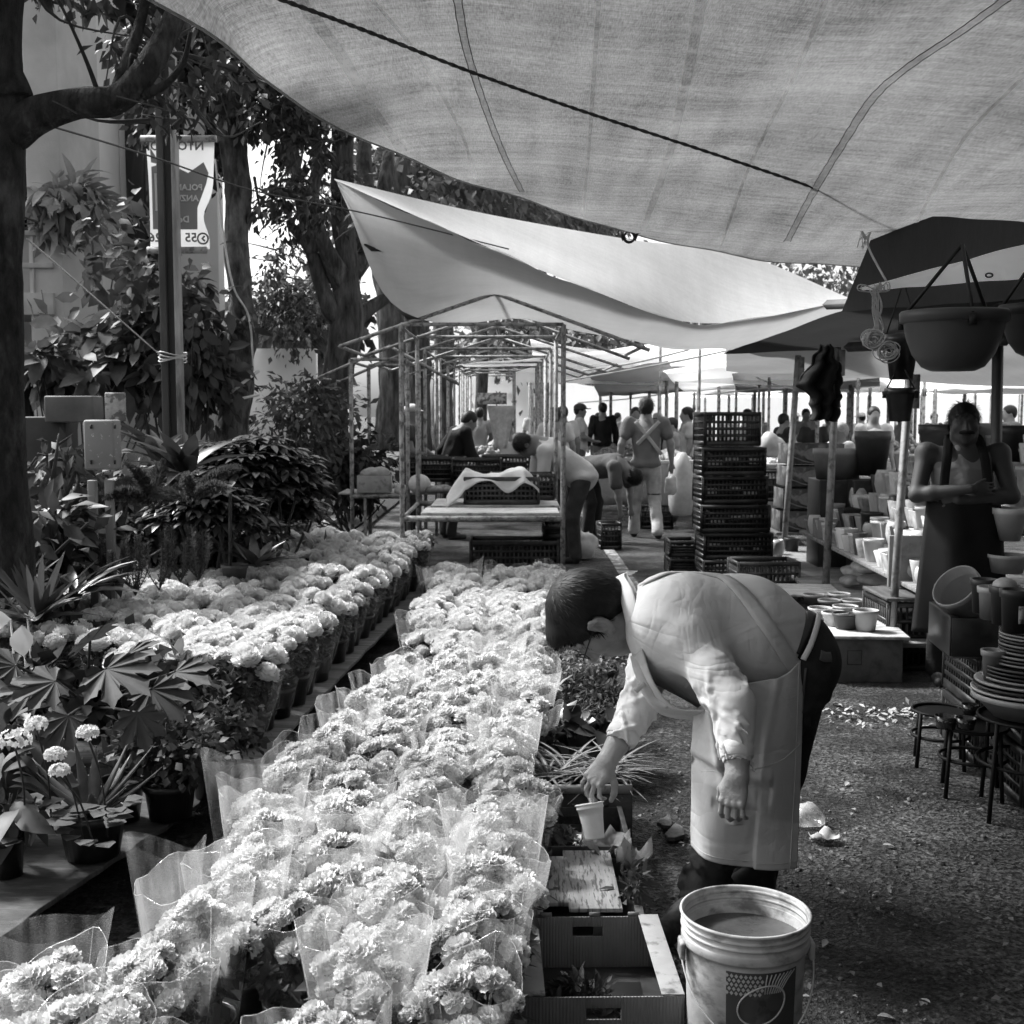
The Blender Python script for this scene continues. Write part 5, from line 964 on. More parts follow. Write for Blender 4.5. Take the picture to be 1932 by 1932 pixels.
mb.add(*tube(hp, .0022, 8)); part(mb, 'bail_handle', mat('pale_wire'), bk)
for s in (-1, 1): mb = MB(); mb.add(*box((bc[0]+s*.152, bc[1]-.015, .285), (.014, .05, .045))); part(mb, 'handle_ear', M_BKT, bk, bevel=.006)
mb = MB(); mb.add(*tube([hp[18]+np.array([0, -.002, 0]), hp[19], hp[20], hp[21]], .012, 12)); part(mb, 'grip', mat('pale_grip', .45, .5, .2), bk)
# ================================================= debris on the ground
rg_ = np.random.default_rng(123); mb = MB(); n = 3200
P = np.stack([rg_.uniform(.42, 3.2, n), rg_.uniform(2.2, 9, n), np.full(n, .012)], -1); P = P[rg_.random(n) < np.exp(-((P[:, 1]-3.9)/1.6)**2)*.9+.12]
P[:, 2] += [gz(a, b) for a, b in P[:, :2]]; n = len(P); D = rg_.normal(size=(n, 3)); D[:, 2] *= .15; mb.add(*inst(quadleaf(1, .6, .12), P, D, rg_.normal(size=(n, 3))*.25+[0, 0, 1], rg_.uniform(.006, .03, n)**1.0))
tag(part(mb, 'leaf_litter', mat('dry_litter', .17, .8, .6, 3, trans=.1)), 'scattered dry leaf scraps on the asphalt', 'litter', kind='stuff')
mb = MB(); n = 1100; P = np.stack([rg_.uniform(.42, 2.6, n), rg_.uniform(2.3, 5.4, n)], -1)
for (x, y_) in P[rg_.random(n) < .25+.75*np.exp(-((P[:, 1]-3.9)/.5)**2)]:
    r_ = rg_.uniform(.002, .0085)*(1 if rg_.random() < .96 else 1.7); V, f = ball((x, y_, gz(x, y_)+r_*.3), (r_, r_*rg_.uniform(.6, 1), r_*.6), 6); mb.add(V+rg_.normal(size=V.shape)*r_*.12, f)
tag(part(mb, 'gravel', mat('grit_stone', .13, .8, .8, 5)), 'loose grit and small stones on the worn asphalt', 'gravel', kind='stuff')
mb = MB(); n = 420; P = np.stack([rg_.uniform(1.6, 3.0, n), rg_.normal(size=n)*.12+6.05, np.full(n, .012)], -1); D = rg_.normal(size=(n, 3)); D[:, 2] *= .2; mb.add(*inst(leafT(1, .4, 2, .2, .2), P, D, rg_.normal(size=(n, 3))*.3+[0, 0, 1], rg_.uniform(.015, .05, n))); tag(part(mb, 'leaf_litter', mat('pale_litter', .3, .8, .5, 3)), 'drift of pale leaf scraps behind the man\'s legs', 'litter', kind='stuff')
# broken asphalt slabs
for i, (px, py, r_) in enumerate([(1335, 1745-200, .09), (1270, 1580, .07), (1255, 1560, .05), (1370, 1750, .12)]):
    q = G(px, py); a = np.sort(rg_.uniform(0, 2*pi, 9)); V = [[q[0]+r_*rg_.uniform(.6, 1.1)*math.cos(t_), q[1]+r_*1.3*rg_.uniform(.6, 1.1)*math.sin(t_), .02] for t_ in a]; mb = MB(); mb.add(V, np.arange(9)[None], 0, False); single(mb, 'asphalt_slab', mat('smooth_patch', .11, .8, .3, 9, .003, 60, stain=(12, .5, .65, .5)), ['smooth cement patch behind the man\'s shoe', 'cracked smooth patch beside the trays', 'small cracked patch beside the spider plants', 'cement patch behind the bucket'][i], 'patch', solid=.016, bevel=.003)
def crumple(label, c, r, m, seed, name='plastic_bag', cat='bag', amp=.35, n=28, fr=9):
    V, f = ball((0, 0, 0), r, n); sc_ = float(np.mean(r)); V = np.array([v*(1+amp*mn.noise(Vector(v*fr/ (sc_*8)+Vector((seed, 0, 0))*1.0 if False else Vector((v[0]*fr*.12/sc_+seed, v[1]*fr*.12/sc_, v[2]*fr*.12/sc_))))+amp*.5*abs(mn.noise(Vector((v[0]*fr*.4/sc_+seed, v[1]*fr*.4/sc_, v[2]*fr*.4/sc_))))) for v in V]); V[:, 2] = np.maximum(V[:, 2], -np.array(r)[2]*.8 if np.ndim(r) else -r*.8); mb = MB(); mb.add(V+np.array(c), f); return single(mb, name, m, label, cat, loc=(c[0], c[1], c[2]-(r[2] if np.ndim(r) else r)*.8))
M_BAG = film('crumpled_plastic', .5, .8, .5, .2, (25, 25, 25)); M_BAGW = mat('white_bag', .62, .5, .12, 12, .004, 18, trans=.3)
q = G(1522, 1555); crumple('crumpled translucent plastic bag on the ground behind the apron', q+[0, 0, .035], (.06, .05, .045), M_BAG, 3)
q = G(1555, 1588); mb = MB(); V, f = sheet(14, 10, lambda u, v: [q[0]+(u-.5)*.1, q[1]+(v-.5)*.09*(1-.5*abs(u-.5)), .018+.02*math.sin(u*7)*math.sin(v*5)+.012*abs(v-.5)+.006*mn.noise(Vector((u*9, v*9, 0)))]); mb.add(V, f); single(mb, 'dry_leaf', mat('dry_leaf_pale', .34, .8, .3, 30), 'large curled dry leaf on the ground behind the apron', 'leaf', solid=.001)
for i, (px, py, s) in enumerate([(1400, 1395, .04), (1588, 1335, .05), (1560, 1780, .03), (1655, 2045-120, .035), (1755, 1900, .03), (1600, 1480, .03), (1665, 1600, .035), (1445, 1600, .03)]):
    q = G(px, min(py, 1925)); mb = MB(); mb.add(*inst(leafT(1, .5, 4, .3, .3), [q+[0, 0, .012]], [[math.cos(i*2.1), math.sin(i*2.1), .1]], [[.2, 0, 1.]], [s*1.3])); single(mb, 'fallen_leaf', mat('dry_leaf_pale'), 'dry leaf lying on the asphalt '+['between the trays and the apron', 'at the edge of the shaded stall', 'right of the bucket rim', 'at the bottom right', 'near the bottom right corner', 'behind the man by the stalls', 'in the shade right of the curled leaf', 'just behind the plastic bag'][i], 'leaf', 'fallen leaves')
# ================================================= the bending flower seller
M_SKIN = mat('skin', .26, .5, .14, 20, .002, 90, spec=.35, stain=(20, .48, .66, .8)); M_SHIRT = mat('cotton_shirt', .60, .9, .05, 5, .0, 7, spec=.1)
def crease_bump(m, dist):
    t = m.node_tree; N = t.nodes; L = t.links; tc = N.new('ShaderNodeTexCoord'); last = None
    for sc_, st, w_ in ((3.2, (1, 1, 2.6), 1.), (5.5, (2.2, 1, .8), .5), (11, (1, 1.5, 1), .16)):
        mp = N.new('ShaderNodeMapping'); mp.inputs['Scale'].default_value = st; mp.inputs['Rotation'].default_value = (.3, .7, .4); L.new(tc.outputs['Object'], mp.inputs[0]); n = N.new('ShaderNodeTexNoise'); n.inputs['Scale'].default_value = sc_; n.inputs['Detail'].default_value = 2; n.inputs['Distortion'].default_value = 1.2; L.new(mp.outputs[0], n.inputs[0])
        a = math_node(t, 'ABSOLUTE', math_node(t, 'SUBTRACT', n.outputs[0], .5)); a = math_node(t, 'POWER', a, .8); a = math_node(t, 'MULTIPLY', a, w_); last = a if last is None else math_node(t, 'ADD', last, a)
    bp = N.new('ShaderNodeBump'); bp.inputs['Distance'].default_value = dist; bp.inputs['Strength'].default_value = 1; L.new(last, bp.inputs['Height']); L.new(bp.outputs[0], N['Principled BSDF'].inputs['Normal'])
crease_bump(M_SHIRT, .009); M_APR = mat('apron_canvas', .54, .92, .06, 4, .0012, 120, spec=.1, stain=(3.2, .5, .66, .8))
crease_bump(M_APR, .007)
M_JEAN = mat('dark_jeans', .03, .9, .35, 12, .003, 40, spec=.15); M_HAIR = mat('black_hair', .009, .6, .4, 40, spec=.3); M_COLL = mat('collar_white', .68, .85, .04, 8); M_SHOE = mat('worn_shoe', .02, .6, .5, 20, spec=.3, stain=(16, .5, .65, 3)); M_SEAMD = mat('stitch', .2, .9)
def persp(px, py, Y): return A(px, py, Y)
MAN = thing('person', 'man in a long pale apron bending over the seedling trays with a foam cup', 'person', (.62, 3.6, 0))
# head frame
up0 = np.array([math.cos(R(166)), 0, math.sin(R(166))]); fw0 = np.array([-math.sin(R(166)), 0, math.cos(R(166))]); lf0 = np.array([0, -1., 0])
def rot_axis(ax, a):
    ax = unit(ax); K = np.array([[0, -ax[2], ax[1]], [ax[2], 0, -ax[0]], [-ax[1], ax[0], 0]]); return np.eye(3)+math.sin(a)*K+(1-math.cos(a))*K@K
hf, hu, hl = -np.array([-fw0[0], 0, -fw0[2]]), up0, lf0
hf = np.array([-.25, 0, -.97]); hf = unit(hf-hu*np.dot(hf, hu))
ph1, ps1 = R(9), R(10)
hf2 = unit(hf*math.cos(ph1)-hl*math.sin(ph1)); hl2 = unit(hl*math.cos(ph1)+hf*math.sin(ph1))
hu2 = unit(hu*math.cos(ps1)+hl2*math.sin(ps1)); hl3 = unit(hl2*math.cos(ps1)-hu*math.sin(ps1))
HM = np.stack([hl3, hf2, hu2], -1)       # columns: left, forward, up
HC = A(1116, 1160, 3.60); HS = 1.16
def hp_(l, f, u): return HC+HM@(np.array([l, f, u])*HS)
def headprims(hp, HMx, s=1.0, neck=True):
    P = [ell_(hp(0, -.012, .022), np.array([.077, .097, .092])*s, HMx, .01), ell_(hp(0, .03, -.03), np.array([.066, .068, .082])*s, HMx, .03), ell_(hp(0, .052, -.082), np.array([.045, .042, .034])*s, HMx, .03), ell_(hp(0, .075, -.105), np.array([.02, .018, .016])*s, HMx, .02)]
    P += [cap_(hp(0, .092, .005), hp(0, .114, -.036), .009*s, .015*s, .014), cap_(hp(-.012, .098, -.038), hp(.012, .098, -.038), .010*s, .010*s, .01)]
    for q in (-1, 1):
        P += [cap_(hp(q*.016, .086, .024), hp(q*.048, .072, .022), .010*s, .009*s, .012), ell_(hp(q*.048, .058, -.028), np.array([.022, .022, .02])*s, HMx, .02), ell_(hp(q*.062, .005, -.06), np.array([.014, .03, .026])*s, HMx, .025)]
        P += [cut_(ell_(hp(q*.031, .096, .002), np.array([.017, .011, .011])*s, HMx), .012)]
        P += [ell_(hp(q*.03, .078, .001), np.array([.013, .012, .012])*s, HMx, .004)]
    P += [cap_(hp(-.022, .092, -.064), hp(.022, .092, -.064), .007*s, .007*s, .008), cap_(hp(-.018, .090, -.075), hp(.018, .090, -.075), .0075*s, .0075*s, .008), cut_(cap_(hp(-.026, .101, -.0695), hp(.026, .101, -.0695), .0022*s, .0022*s), .004)]
    return P
def ear(hp, HMx, q, s=1.0):
    P = []; c = (q*.079, -.008, -.012)
    pts = [hp(q*.080, .008, -.040), hp(q*.088, -.006, -.034), hp(q*.094, -.018, -.012), hp(q*.096, -.018, .010), hp(q*.092, -.006, .024), hp(q*.084, .008, .020), hp(q*.080, .012, .004)]
    P += path_(pts, [.006*s, .0065*s, .0055*s, .0052*s, .0052*s, .0048*s, .004*s], .005)
    P += [ell_(hp(q*.084, -.006, -.008), np.array([.007, .017, .026])*s, HMx, .006), cut_(ell_(hp(q*.093, .000, -.006), np.array([.007, .007, .012])*s, HMx), .006), cap_(hp(q*.088, -.008, .012), hp(q*.089, -.010, -.012), .0035*s, .0035*s, .004), cap_(hp(q*.080, .006, -.036), hp(q*.082, .002, -.044), .0065*s, .005*s, .006)]
    return P
body = MB()
C7 = A(1196, 1150, 3.63)
neck = [cap_(hp_(0, -.03, -.035), C7+[.02, 0, -.03], .056, .066, .03), cap_(hp_(0, .01, -.075), C7+[.01, 0, -.075], .045, .055, .03)]
V, f = blob(headprims(hp_, HM, HS)+ear(hp_, HM, 1, HS*1.15)+ear(hp_, HM, -1, HS)+neck, .0032, 1); body.add(V, f)
# hands -------------------------------------------------------------
def hand(wrist, pd, side, pn, curls, spread, s=1.0, thumb=None, forearm=None):
    """pd palm direction, pn back-of-hand normal, side towards the thumb"""
    pd = unit(pd); pn = unit(pn-pd*np.dot(pn, pd)); sd = unit(np.cross(pd, pn)); sd = sd if np.dot(sd, side) > 0 else -sd
    P = []; w = np.array(wrist)
    for k, x in enumerate((.031, .011, -.010, -.030)):
        P.append(cap_(w+sd*x*.55*s+pd*.012*s, w+sd*x*s+pd*(.088-.004*abs(k-1))*s, .0145*s, .0108*s, .008))
    P.append(ell_(w+pd*.05*s, np.array([.040, .043, .0145])*s, np.stack([sd, pd, pn], -1), .012)); P.append(cap_(w+sd*.02*s+pd*.015*s-pn*.006*s, w+sd*.034*s+pd*.05*s-pn*.006*s, .018*s, .015*s, .014))
    L = [(.042, .027, .022), (.047, .030, .023), (.043, .028, .022), (.034, .021, .020)]
    for k, x in enumerate((.031, .011, -.010, -.030)):
        b = w+sd*x*s+pd*(.088-.004*abs(k-1))*s; a = 0; d0 = unit(pd+sd*spread[k]); r = [.0092, .0082, .0074, .0062]
        P.append(ell_(b+pn*.003*s, np.array([.0115]*3)*s, None, .006))
        for j in range(3):
            a += curls[k][j]; d = unit(d0*math.cos(a)-pn*math.sin(a)); e = b+d*L[k][j]*s; P.append(cap_(b, e, r[j]*s*(.9 if k == 3 else 1), r[j+1]*s*(.9 if k == 3 else 1), .0035)); b = e
    tb = w+sd*.030*s+pd*.026*s-pn*.008*s; T = thumb
    for j, (dv, l) in enumerate(zip(T, (.042, .034, .027))): e = tb+unit(sd*dv[0]+pd*dv[1]-pn*dv[2])*l*s; P.append(cap_(tb, e, [.0145, .0115, .0105][j]*s, [.0115, .0105, .0082][j]*s, .006)); tb = e
    if forearm is not None: P.append(cap_(w+pd*.012*s, w+(np.array(forearm)-w)*.35, .0245*s, .030*s, .018)); P.append(cap_(w+(np.array(forearm)-w)*.3, np.array(forearm), .030*s, .040*s, .02)); P.append(cap_(w+sd*.012*s, w+sd*.014*s+(np.array(forearm)-w)*.3, .021*s, .028*s, .015)); P.append(cap_(w-sd*.012*s, w-sd*.012*s+(np.array(forearm)-w)*.3, .021*s, .028*s, .015))
    return P
# near (left) arm hangs down; seen from its back
nW = A(1392, 1462, 3.16); nE = A(1386, 1335, 3.26); nS = A(1306, 1208, 3.44)
V, f = blob(hand(nW, A(1379, 1530, 3.15)-nW, [-.6, -.5, -.1], [-.5, -.8, .12], [(.35, .65, .4), (.4, .75, .4), (.4, .75, .4), (.35, .7, .4)], (.12, .04, -.04, -.14), .90, [(.55, .8, .45), (.1, 1, .45), (-.2, 1, .45)], nE), .0028, 1); body.add(V, f)
# far (right) arm reaches down to the cup
fW = A(1146, 1434, 3.70); fE = A(1207, 1335, 3.80); fS = A(1240, 1205, 3.86)
pdv = A(1112, 1478, 3.68)-fW
V, f = blob(hand(fW, pdv+[0, -.0, -.01], [.7, -.5, -.6], [-.5, -.75, .35], [(.75, .75, .35), (.55, .75, .35), (.45, .7, .3), (.4, .55, .3)], (.2, .05, -.08, -.2), .92, [(.75, .6, .35), (.35, .9, .5), (.0, 1, .45)], fE), .0028, 1); body.add(V, f)
# skin torso core under the clothes
tor = path_([C7, A(1300, 1190, 3.64), A(1400, 1205, 3.65), A(1500, 1245, 3.66)], [.07, .12, .14, .13], .08)
V, f = blob(tor, .012, 1); body.add(V, f)
M_ = part(body, 'body', M_SKIN, MAN)
# hair ----------------------------------------------------------------
hp = [ell_(hp_(0, -.017, .028), np.array([.0845, .1035, .098])*HS, HM, .01), ell_(hp_(0, -.055, -.02), np.array([.066, .055, .06])*HS, HM, .03), cap_(hp_(.074, .012, .03), hp_(.079, .014, -.012), .012, .006, .012), cap_(hp_(-.074, .012, .03), hp_(-.079, .014, -.012), .012, .006, .012), ell_(hp_(0, .055, .078), np.array([.055, .045, .03])*HS, HM, .02)]
cutp = [cut_(ell_(hp_(0, .118, -.03), np.array([.074, .075, .105])*HS, HM), .006), cut_(ell_(hp_(0, .03, -.085), np.array([.12, .058, .062])*HS, HM), .008), cut_(ell_(hp_(.098, -.004, -.010), np.array([.034, .030, .042])*HS, HM), .004), cut_(ell_(hp_(-.096, -.004, -.008), (.022, .024, .034), HM), .004)]
V, f = blob(hp+cutp, .0036, 1); hb_ = MB(); hb_.add(V, f); rgh = np.random.default_rng(2)
me_n = np.cross(V[f[0][:, 1]]-V[f[0][:, 0]], V[f[0][:, 2]]-V[f[0][:, 0]]); me_n /= np.linalg.norm(me_n, axis=1)[:, None]+1e-12; cen = V[f[0]].mean(1)
out_ = ((cen-HC)*me_n).sum(1) > 0; me_n = np.where(out_[:, None], me_n, -me_n); good = np.where(out_ | True)[0]; ii = rgh.choice(good, 9000)
P = cen[ii]; Nn = me_n[ii]; crown = hp_(0, -.05, .13); flow = P-crown; flow -= Nn*(flow*Nn).sum(1)[:, None]; flow /= np.linalg.norm(flow, axis=1)[:, None]+1e-9
loc_ = (P-HC)@HM; tolf = (loc_[:, 1] > .03)[:, None]*hf2*.5; D = flow+Nn*rgh.uniform(.02, .16, (len(P), 1))+rgh.normal(size=P.shape)*.12+tolf
T = leafT(1, .05, 3, .0, .12, .5); hb_.add(*inst(T, P-Nn*.002, D, Nn+rgh.normal(size=Nn.shape)*.2, rgh.uniform(.014, .034, len(P)))); part(hb_, 'hair', M_HAIR, MAN)
# glasses
gl = MB(); gl.add(*tube([hp_(.083, .0, .008), hp_(.080, .05, .010), hp_(.066, .104, .008)], .0022, 6))
for q in (-1, 1): gl.add(*tube([hp_(q*.034+.027*math.cos(a), .109-.012*abs(math.cos(a))*(1 if q*math.cos(a) > 0 else 0), .000+.019*math.sin(a)) for a in np.linspace(0, 2*pi, 21)], .002, 6))
gl.add(*tube([hp_(-.008, .112, .004), hp_(.008, .112, .004)], .002, 6)); gl.add(*tube([hp_(-.083, .0, .008), hp_(-.080, .05, .010), hp_(-.066, .104, .008)], .0022, 6)); part(gl, 'glasses', M_DARK, MAN)
# shirt -----------------------------------------------------------------
def ap(px, py, Y): return A(px, py, Y)
sh = [cap_(ap(1226, 1150, 3.65), ap(1270, 1175, 3.64), .070, .13, .04),
      ell_(ap(1290, 1172, 3.50), (.14, .11, .13), None, .06), ell_(ap(1275, 1175, 3.77), (.14, .11, .12), None, .06),
      cap_(ap(1280, 1185, 3.57), ap(1400, 1205, 3.585), .155, .175, .08), cap_(ap(1280, 1180, 3.72), ap(1400, 1202, 3.72), .15, .17, .08),
      cap_(ap(1400, 1205, 3.585), ap(1478, 1236, 3.605), .175, .138, .07), cap_(ap(1400, 1202, 3.72), ap(1478, 1236, 3.72), .17, .138, .07), cap_(ap(1310, 1235, 3.65), ap(1400, 1280, 3.66), .13, .15, .08)]
def mid(a, b, t, o=(0, 0, 0)): return np.array(a)*(1-t)+np.array(b)*t+np.array(o)
arm1 = [cap_(ap(1290, 1190, 3.48), nS, .098, .088, .05), cap_(nS, mid(nS, nE, .55), .082, .066, .035), cap_(mid(nS, nE, .5), nE, .065, .056, .02), cap_(nE+[0, 0, .01], mid(nE, nW, .35), .055, .048, .02), cap_(mid(nE, nW, .3), mid(nE, nW, .72), .047, .041, .02)]
arm2 = [cap_(ap(1255, 1190, 3.80), fS, .09, .085, .05), cap_(fS, mid(fS, fE, .5), .070, .060, .04), cap_(mid(fS, fE, .5), fE+[-.01, 0, 0], .060, .058, .03), cap_(fE, mid(fE, fW, .60), .056, .047, .02)]
fold = []; rgf = np.random.default_rng(8)
def folds(a, b, r, n, ang=.6, k=.012, th=.006, phase=0, start=.1, end=.95, lift=.45):
    ax_ = unit(b-a); u1 = unit(np.cross(ax_, [0, 1, .1])); u2 = np.cross(ax_, u1); out = []
    for i in range(n):
        t = start+(end-start)*(i+.5)/n+rgf.normal()*.03; c = mid(a, b, t); p0 = rgf.uniform(0, 2*pi); pts = []
        for j in range(5): an = p0+j*.42; pts.append(c+(u1*math.cos(an)+u2*math.sin(an))*(r+th*lift)+ax_*(j-2)*.012*ang*(1 if i % 2 else -1)*2.2)
        out += path_(pts, [th*.5, th, th*1.15, th, th*.5], k)
    return out
fold += folds(nS, nE, .064, 6, 1.6, .012, .0055, start=.52); fold += folds(mid(nS, nE, .7), mid(nE, nW, .3), .053, 7, 1.3, .009, .0055); fold += folds(nE, mid(nE, nW, .75), .048, 6, 1.3, .008, .005, end=.8)
fold += folds(fS, fE, .064, 7, 1.2, .012, .006); fold += folds(mid(fS, fE, .6), fE, .058, 6, .9, .009, .0055); fold += folds(fE, mid(fE, fW, .6), .051, 6, .9, .008, .005)
# long soft creases running from the shoulder and along the back
ho = [cut_(cap_(C7+[-.06, 0, .03], C7+[.0, 0, .0], .055, .052), .006), cut_(cap_(mid(nE, nW, .66), mid(nE, nW, 1.0), .033, .035), .004), cut_(cap_(mid(fE, fW, .46), mid(fE, fW, 1.0), .040, .042), .004)]
def ripple(V): return np.array([v+.0035*np.array([mn.noise(Vector(v*9)), mn.noise(Vector(v*9+np.array([5, 0, 0]))), mn.noise(Vector(v*9+np.array([0, 7, 0])))]) for v in V])
V, f = blob(sh+arm1+arm2+fold+ho, .005, 1, ripple); mb = MB(); mb.add(V, f); shirt = part(mb, 'shirt', M_SHIRT, MAN)
BS = BVHTree.FromPolygons([tuple(v) for v in V], [tuple(int(i) for i in q) for q in f[0]])
def ons(p, off=.006):
    h = BS.find_nearest(Vector(p)); n = h[1]; l = np.array(h[0]); n = np.array(n)
    if np.dot(n, np.array(p)-l) < 0 and False: n = -n
    return l, n
def onview(px, py, off=.006, bv=None):
    o = Vector((0, 0, CH)); d = Vector(ray(px, py)).normalized(); h = (bv or BS).ray_cast(o, d)
    if h[0] is None: return None
    n = np.array(h[1]); n = n if np.dot(n, d) < 0 else -n; return np.array(h[0])+n*off, n
def ribbon(P, Nn, w, th=.004, mbx=None, m=0):
    P = np.array(P); T = np.gradient(P, axis=0); T /= np.linalg.norm(T, axis=1)[:, None]+1e-9; s = np.cross(T, Nn); s /= np.linalg.norm(s, axis=1)[:, None]+1e-9; w = np.broadcast_to(w, (len(P),)); V = []
    for p, q, n_, ww in zip(P, s, Nn, w): V += [p-q*ww/2, p-q*ww/6+n_*.0015, p+q*ww/6+n_*.0015, p+q*ww/2]
    mbx.add(V, gridF(len(P), 4), m)
def viewribbon(pts, w, name, m=M_APR, off=.005, it=3, parent=MAN, th=.004):
    Q = []; Nn = []
    for x, y_, *_ in spline([(a, b, 0) for a, b in pts], 8):
        h = onview(x, y_, off)
        if h: Q.append(h[0]); Nn.append(h[1])
    Q = np.array(Q); Nn = np.array(Nn)
    for _ in range(it): Q[1:-1] = (Q[:-2]+Q[2:]+2*Q[1:-1])/4; Nn[1:-1] = (Nn[:-2]+Nn[2:]+2*Nn[1:-1])/4
    Nn /= np.linalg.norm(Nn, axis=1)[:, None]; mb = MB(); ribbon(Q, Nn, w, th, mb); return part(mb, name, m, parent, solid=th)
APR = MAN
viewribbon([(1218, 1100), (1262, 1082), (1306, 1073), (1352, 1082), (1398, 1118), (1436, 1166), (1466, 1210), (1492, 1250), (1503, 1262)], .046, 'apron_strap')
# rolled cuffs
def cuff(a, b, t0, t1, r0, r1, name):
    ax_ = unit(b-a); u1 = unit(np.cross(ax_, [.2, 1, 0])); M = np.stack([u1, np.cross(ax_, u1), ax_], -1); L = np.linalg.norm(b-a); z0, z1 = t0*L, t1*L
    mb = MB(); V, f = lathe([(r0-.006, z0), (r0, z0+.001), (r0+.002, (z0+z1)/2), (r1+.001, z1-.003), (r1-.002, z1), (r1-.008, z1-.001), (r1-.009, z1-.02)], 40, a, M)
    V = np.array([v+.003*np.array([mn.noise(Vector(v*30)), mn.noise(Vector(v*30+np.array([3, 0, 0]))), 0]) for v in V]); mb.add(V, f); part(mb, name, M_SHIRT, MAN)
cuff(nE, nW, .50, .76, .0445, .042, 'cuff'); cuff(fE, fW, .44, .62, .052, .050, 'cuff')
# collar: a folded band standing round the neck
cl = spline([ap(1176, 1086, 3.72), ap(1160, 1093, 3.64), ap(1168, 1118, 3.555), ap(1178, 1160, 3.515), ap(1187, 1203, 3.525), ap(1196, 1230, 3.56)], 8); cr = spline([ap(1198, 1080, 3.72), ap(1178, 1084, 3.62), ap(1194, 1114, 3.525), ap(1205, 1160, 3.475), ap(1211, 1200, 3.485), ap(1215, 1222, 3.51)], 8)
mb = MB(); mb.add(*sheet(len(cl), 8, lambda u, v: mid(cl[int(round(u*(len(cl)-1)))], cr[int(round(u*(len(cl)-1)))], v)+np.array([0, -.010*math.sin(pi*v), 0]))); part(mb, 'collar', M_COLL, MAN, solid=.004)
cn = [q+np.array([.012, .03, 0]) for q in cr]; mb = MB(); mb.add(*sheet(len(cl), 3, lambda u, v: mid(cl[int(round(u*(len(cl)-1)))], cn[int(round(u*(len(cl)-1)))], v)+np.array([0, .006, 0]))); part(mb, 'collar_stand', M_COLL, MAN, solid=.003)
# shirt collar tip seen below the jaw
q0 = [A(1193, 1100, 3.50), A(1205, 1150, 3.46), A(1212, 1200, 3.47), A(1207, 1228, 3.50)]; q1 = [A(1183, 1106, 3.50), A(1186, 1160, 3.47), A(1189, 1205, 3.48), A(1200, 1236, 3.52)]
# jeans --------------------------------------------------------------------
nH = ap(1502, 1262, 3.57); fH = ap(1505, 1250, 3.77); nK = ap(1408, 1460, 3.60); nA = ap(1318, 1700, 3.56); fK = ap(1470, 1450, 3.80); fA = ap(1421, 1680, 3.76)
je = [ell_(ap(1492, 1232, 3.65), (.132, .20, .145), None, .05), ell_(ap(1500, 1250, 3.57), (.105, .11, .125), None, .05), ell_(ap(1500, 1248, 3.76), (.105, .11, .125), None, .05),
      cap_(nH, nK, .115, .082, .05), cap_(nK, nA, .078, .062, .03), cap_(fH, fK, .11, .082, .05), cap_(fK, fA, .078, .062, .03)]
jf = folds(mid(nK, nA, .5), nA, .068, 8, .5, .012, .009); jf += folds(mid(fK, fA, .5), fA, .068, 6, .5, .012, .009); jf += folds(nH, mid(nH, nK, .5), .11, 5, .8, .02, .009)
V, f = blob(je+jf+[cut_(cap_(ap(1455, 1225, 3.65), ap(1470, 1228, 3.65), .10, .10), .02)], .0075, 1, ripple); mb = MB(); mb.add(V, f); part(mb, 'jeans', M_JEAN, MAN); BJ = BVHTree.FromPolygons([tuple(v) for v in V], [tuple(int(i) for i in q) for q in f[0]])
def jribbon(pts, w, name, m, off=.004):
    Q = []; Nn = []
    for x, y_, *_ in spline([(a, b, 0) for a, b in pts], 6):
        h = onview(x, y_, off, BJ)
        if h: Q.append(h[0]); Nn.append(h[1])
    if len(Q) < 3: return
    mb = MB(); ribbon(Q, np.array(Nn), w, .003, mb); part(mb, name, m, MAN, solid=.003)
jribbon([(1530, 1158), (1522, 1185), (1510, 1212), (1500, 1232)], .034, 'belt', mat('black_belt', .012, .4, spec=.5), .006)
jribbon([(1541, 1165), (1536, 1190), (1526, 1220), (1514, 1245)], .016, 'apron_tie', M_COLL, .014)
jribbon([(1546, 1236), (1556, 1240), (1566, 1240)], .03, 'back_pocket', mat('jean_seam', .10, .9, .2), .004); jribbon([(1520, 1260), (1516, 1300), (1512, 1345)], .006, 'side_seam', _m['jean_seam'], .003)
# shoes
def shoe(heel, toe, name='shoe'):
    h = np.array(heel); t_ = np.array(toe); d = unit(t_-h); s = np.cross(d, [0, 0, 1.]); P = [cap_(h+[0, 0, .045], h+d*.1+[0, 0, .045], .038, .042, .03), cap_(h+d*.1+[0, 0, .04], h+d*.24+[0, 0, .032], .044, .034, .03), cap_(h+[0, 0, .06], h+[0, 0, .12], .044, .052, .03), cap_(h+[0, 0, .018], h+d*.23+[0, 0, .016], .036, .036, .01), cap_(h+d*.05+[0, 0, .08], h+d*.14+[0, 0, .05], .035, .03, .02)]
    V, f = blob(P, .006, 1); V[:, 2] = np.maximum(V[:, 2], .002); mb = MB(); mb.add(V, f); part(mb, name, M_SHOE, MAN)
    mb = MB(); V, f = blob([cap_(h+[0, 0, .012], h+d*.1+[0, 0, .012], .042, .046, .02), cap_(h+d*.1+[0, 0, .012], h+d*.235+[0, 0, .012], .046, .038, .02)], .006, 0); V[:, 2] = np.clip(V[:, 2], .001, .024); mb.add(V, f)
    o = part(mb, 'sole', M_SHOE, MAN); o['label'] = 'rubber sole of the shoe'
nh_ = np.array([nA[0]+.02, 3.56, 0]); shoe(nh_, nh_+np.array([-.17, -.17, 0])); fh_ = np.array([fA[0]+.02, 3.74, 0]); shoe(fh_, fh_+np.array([-.2, -.12, 0]))
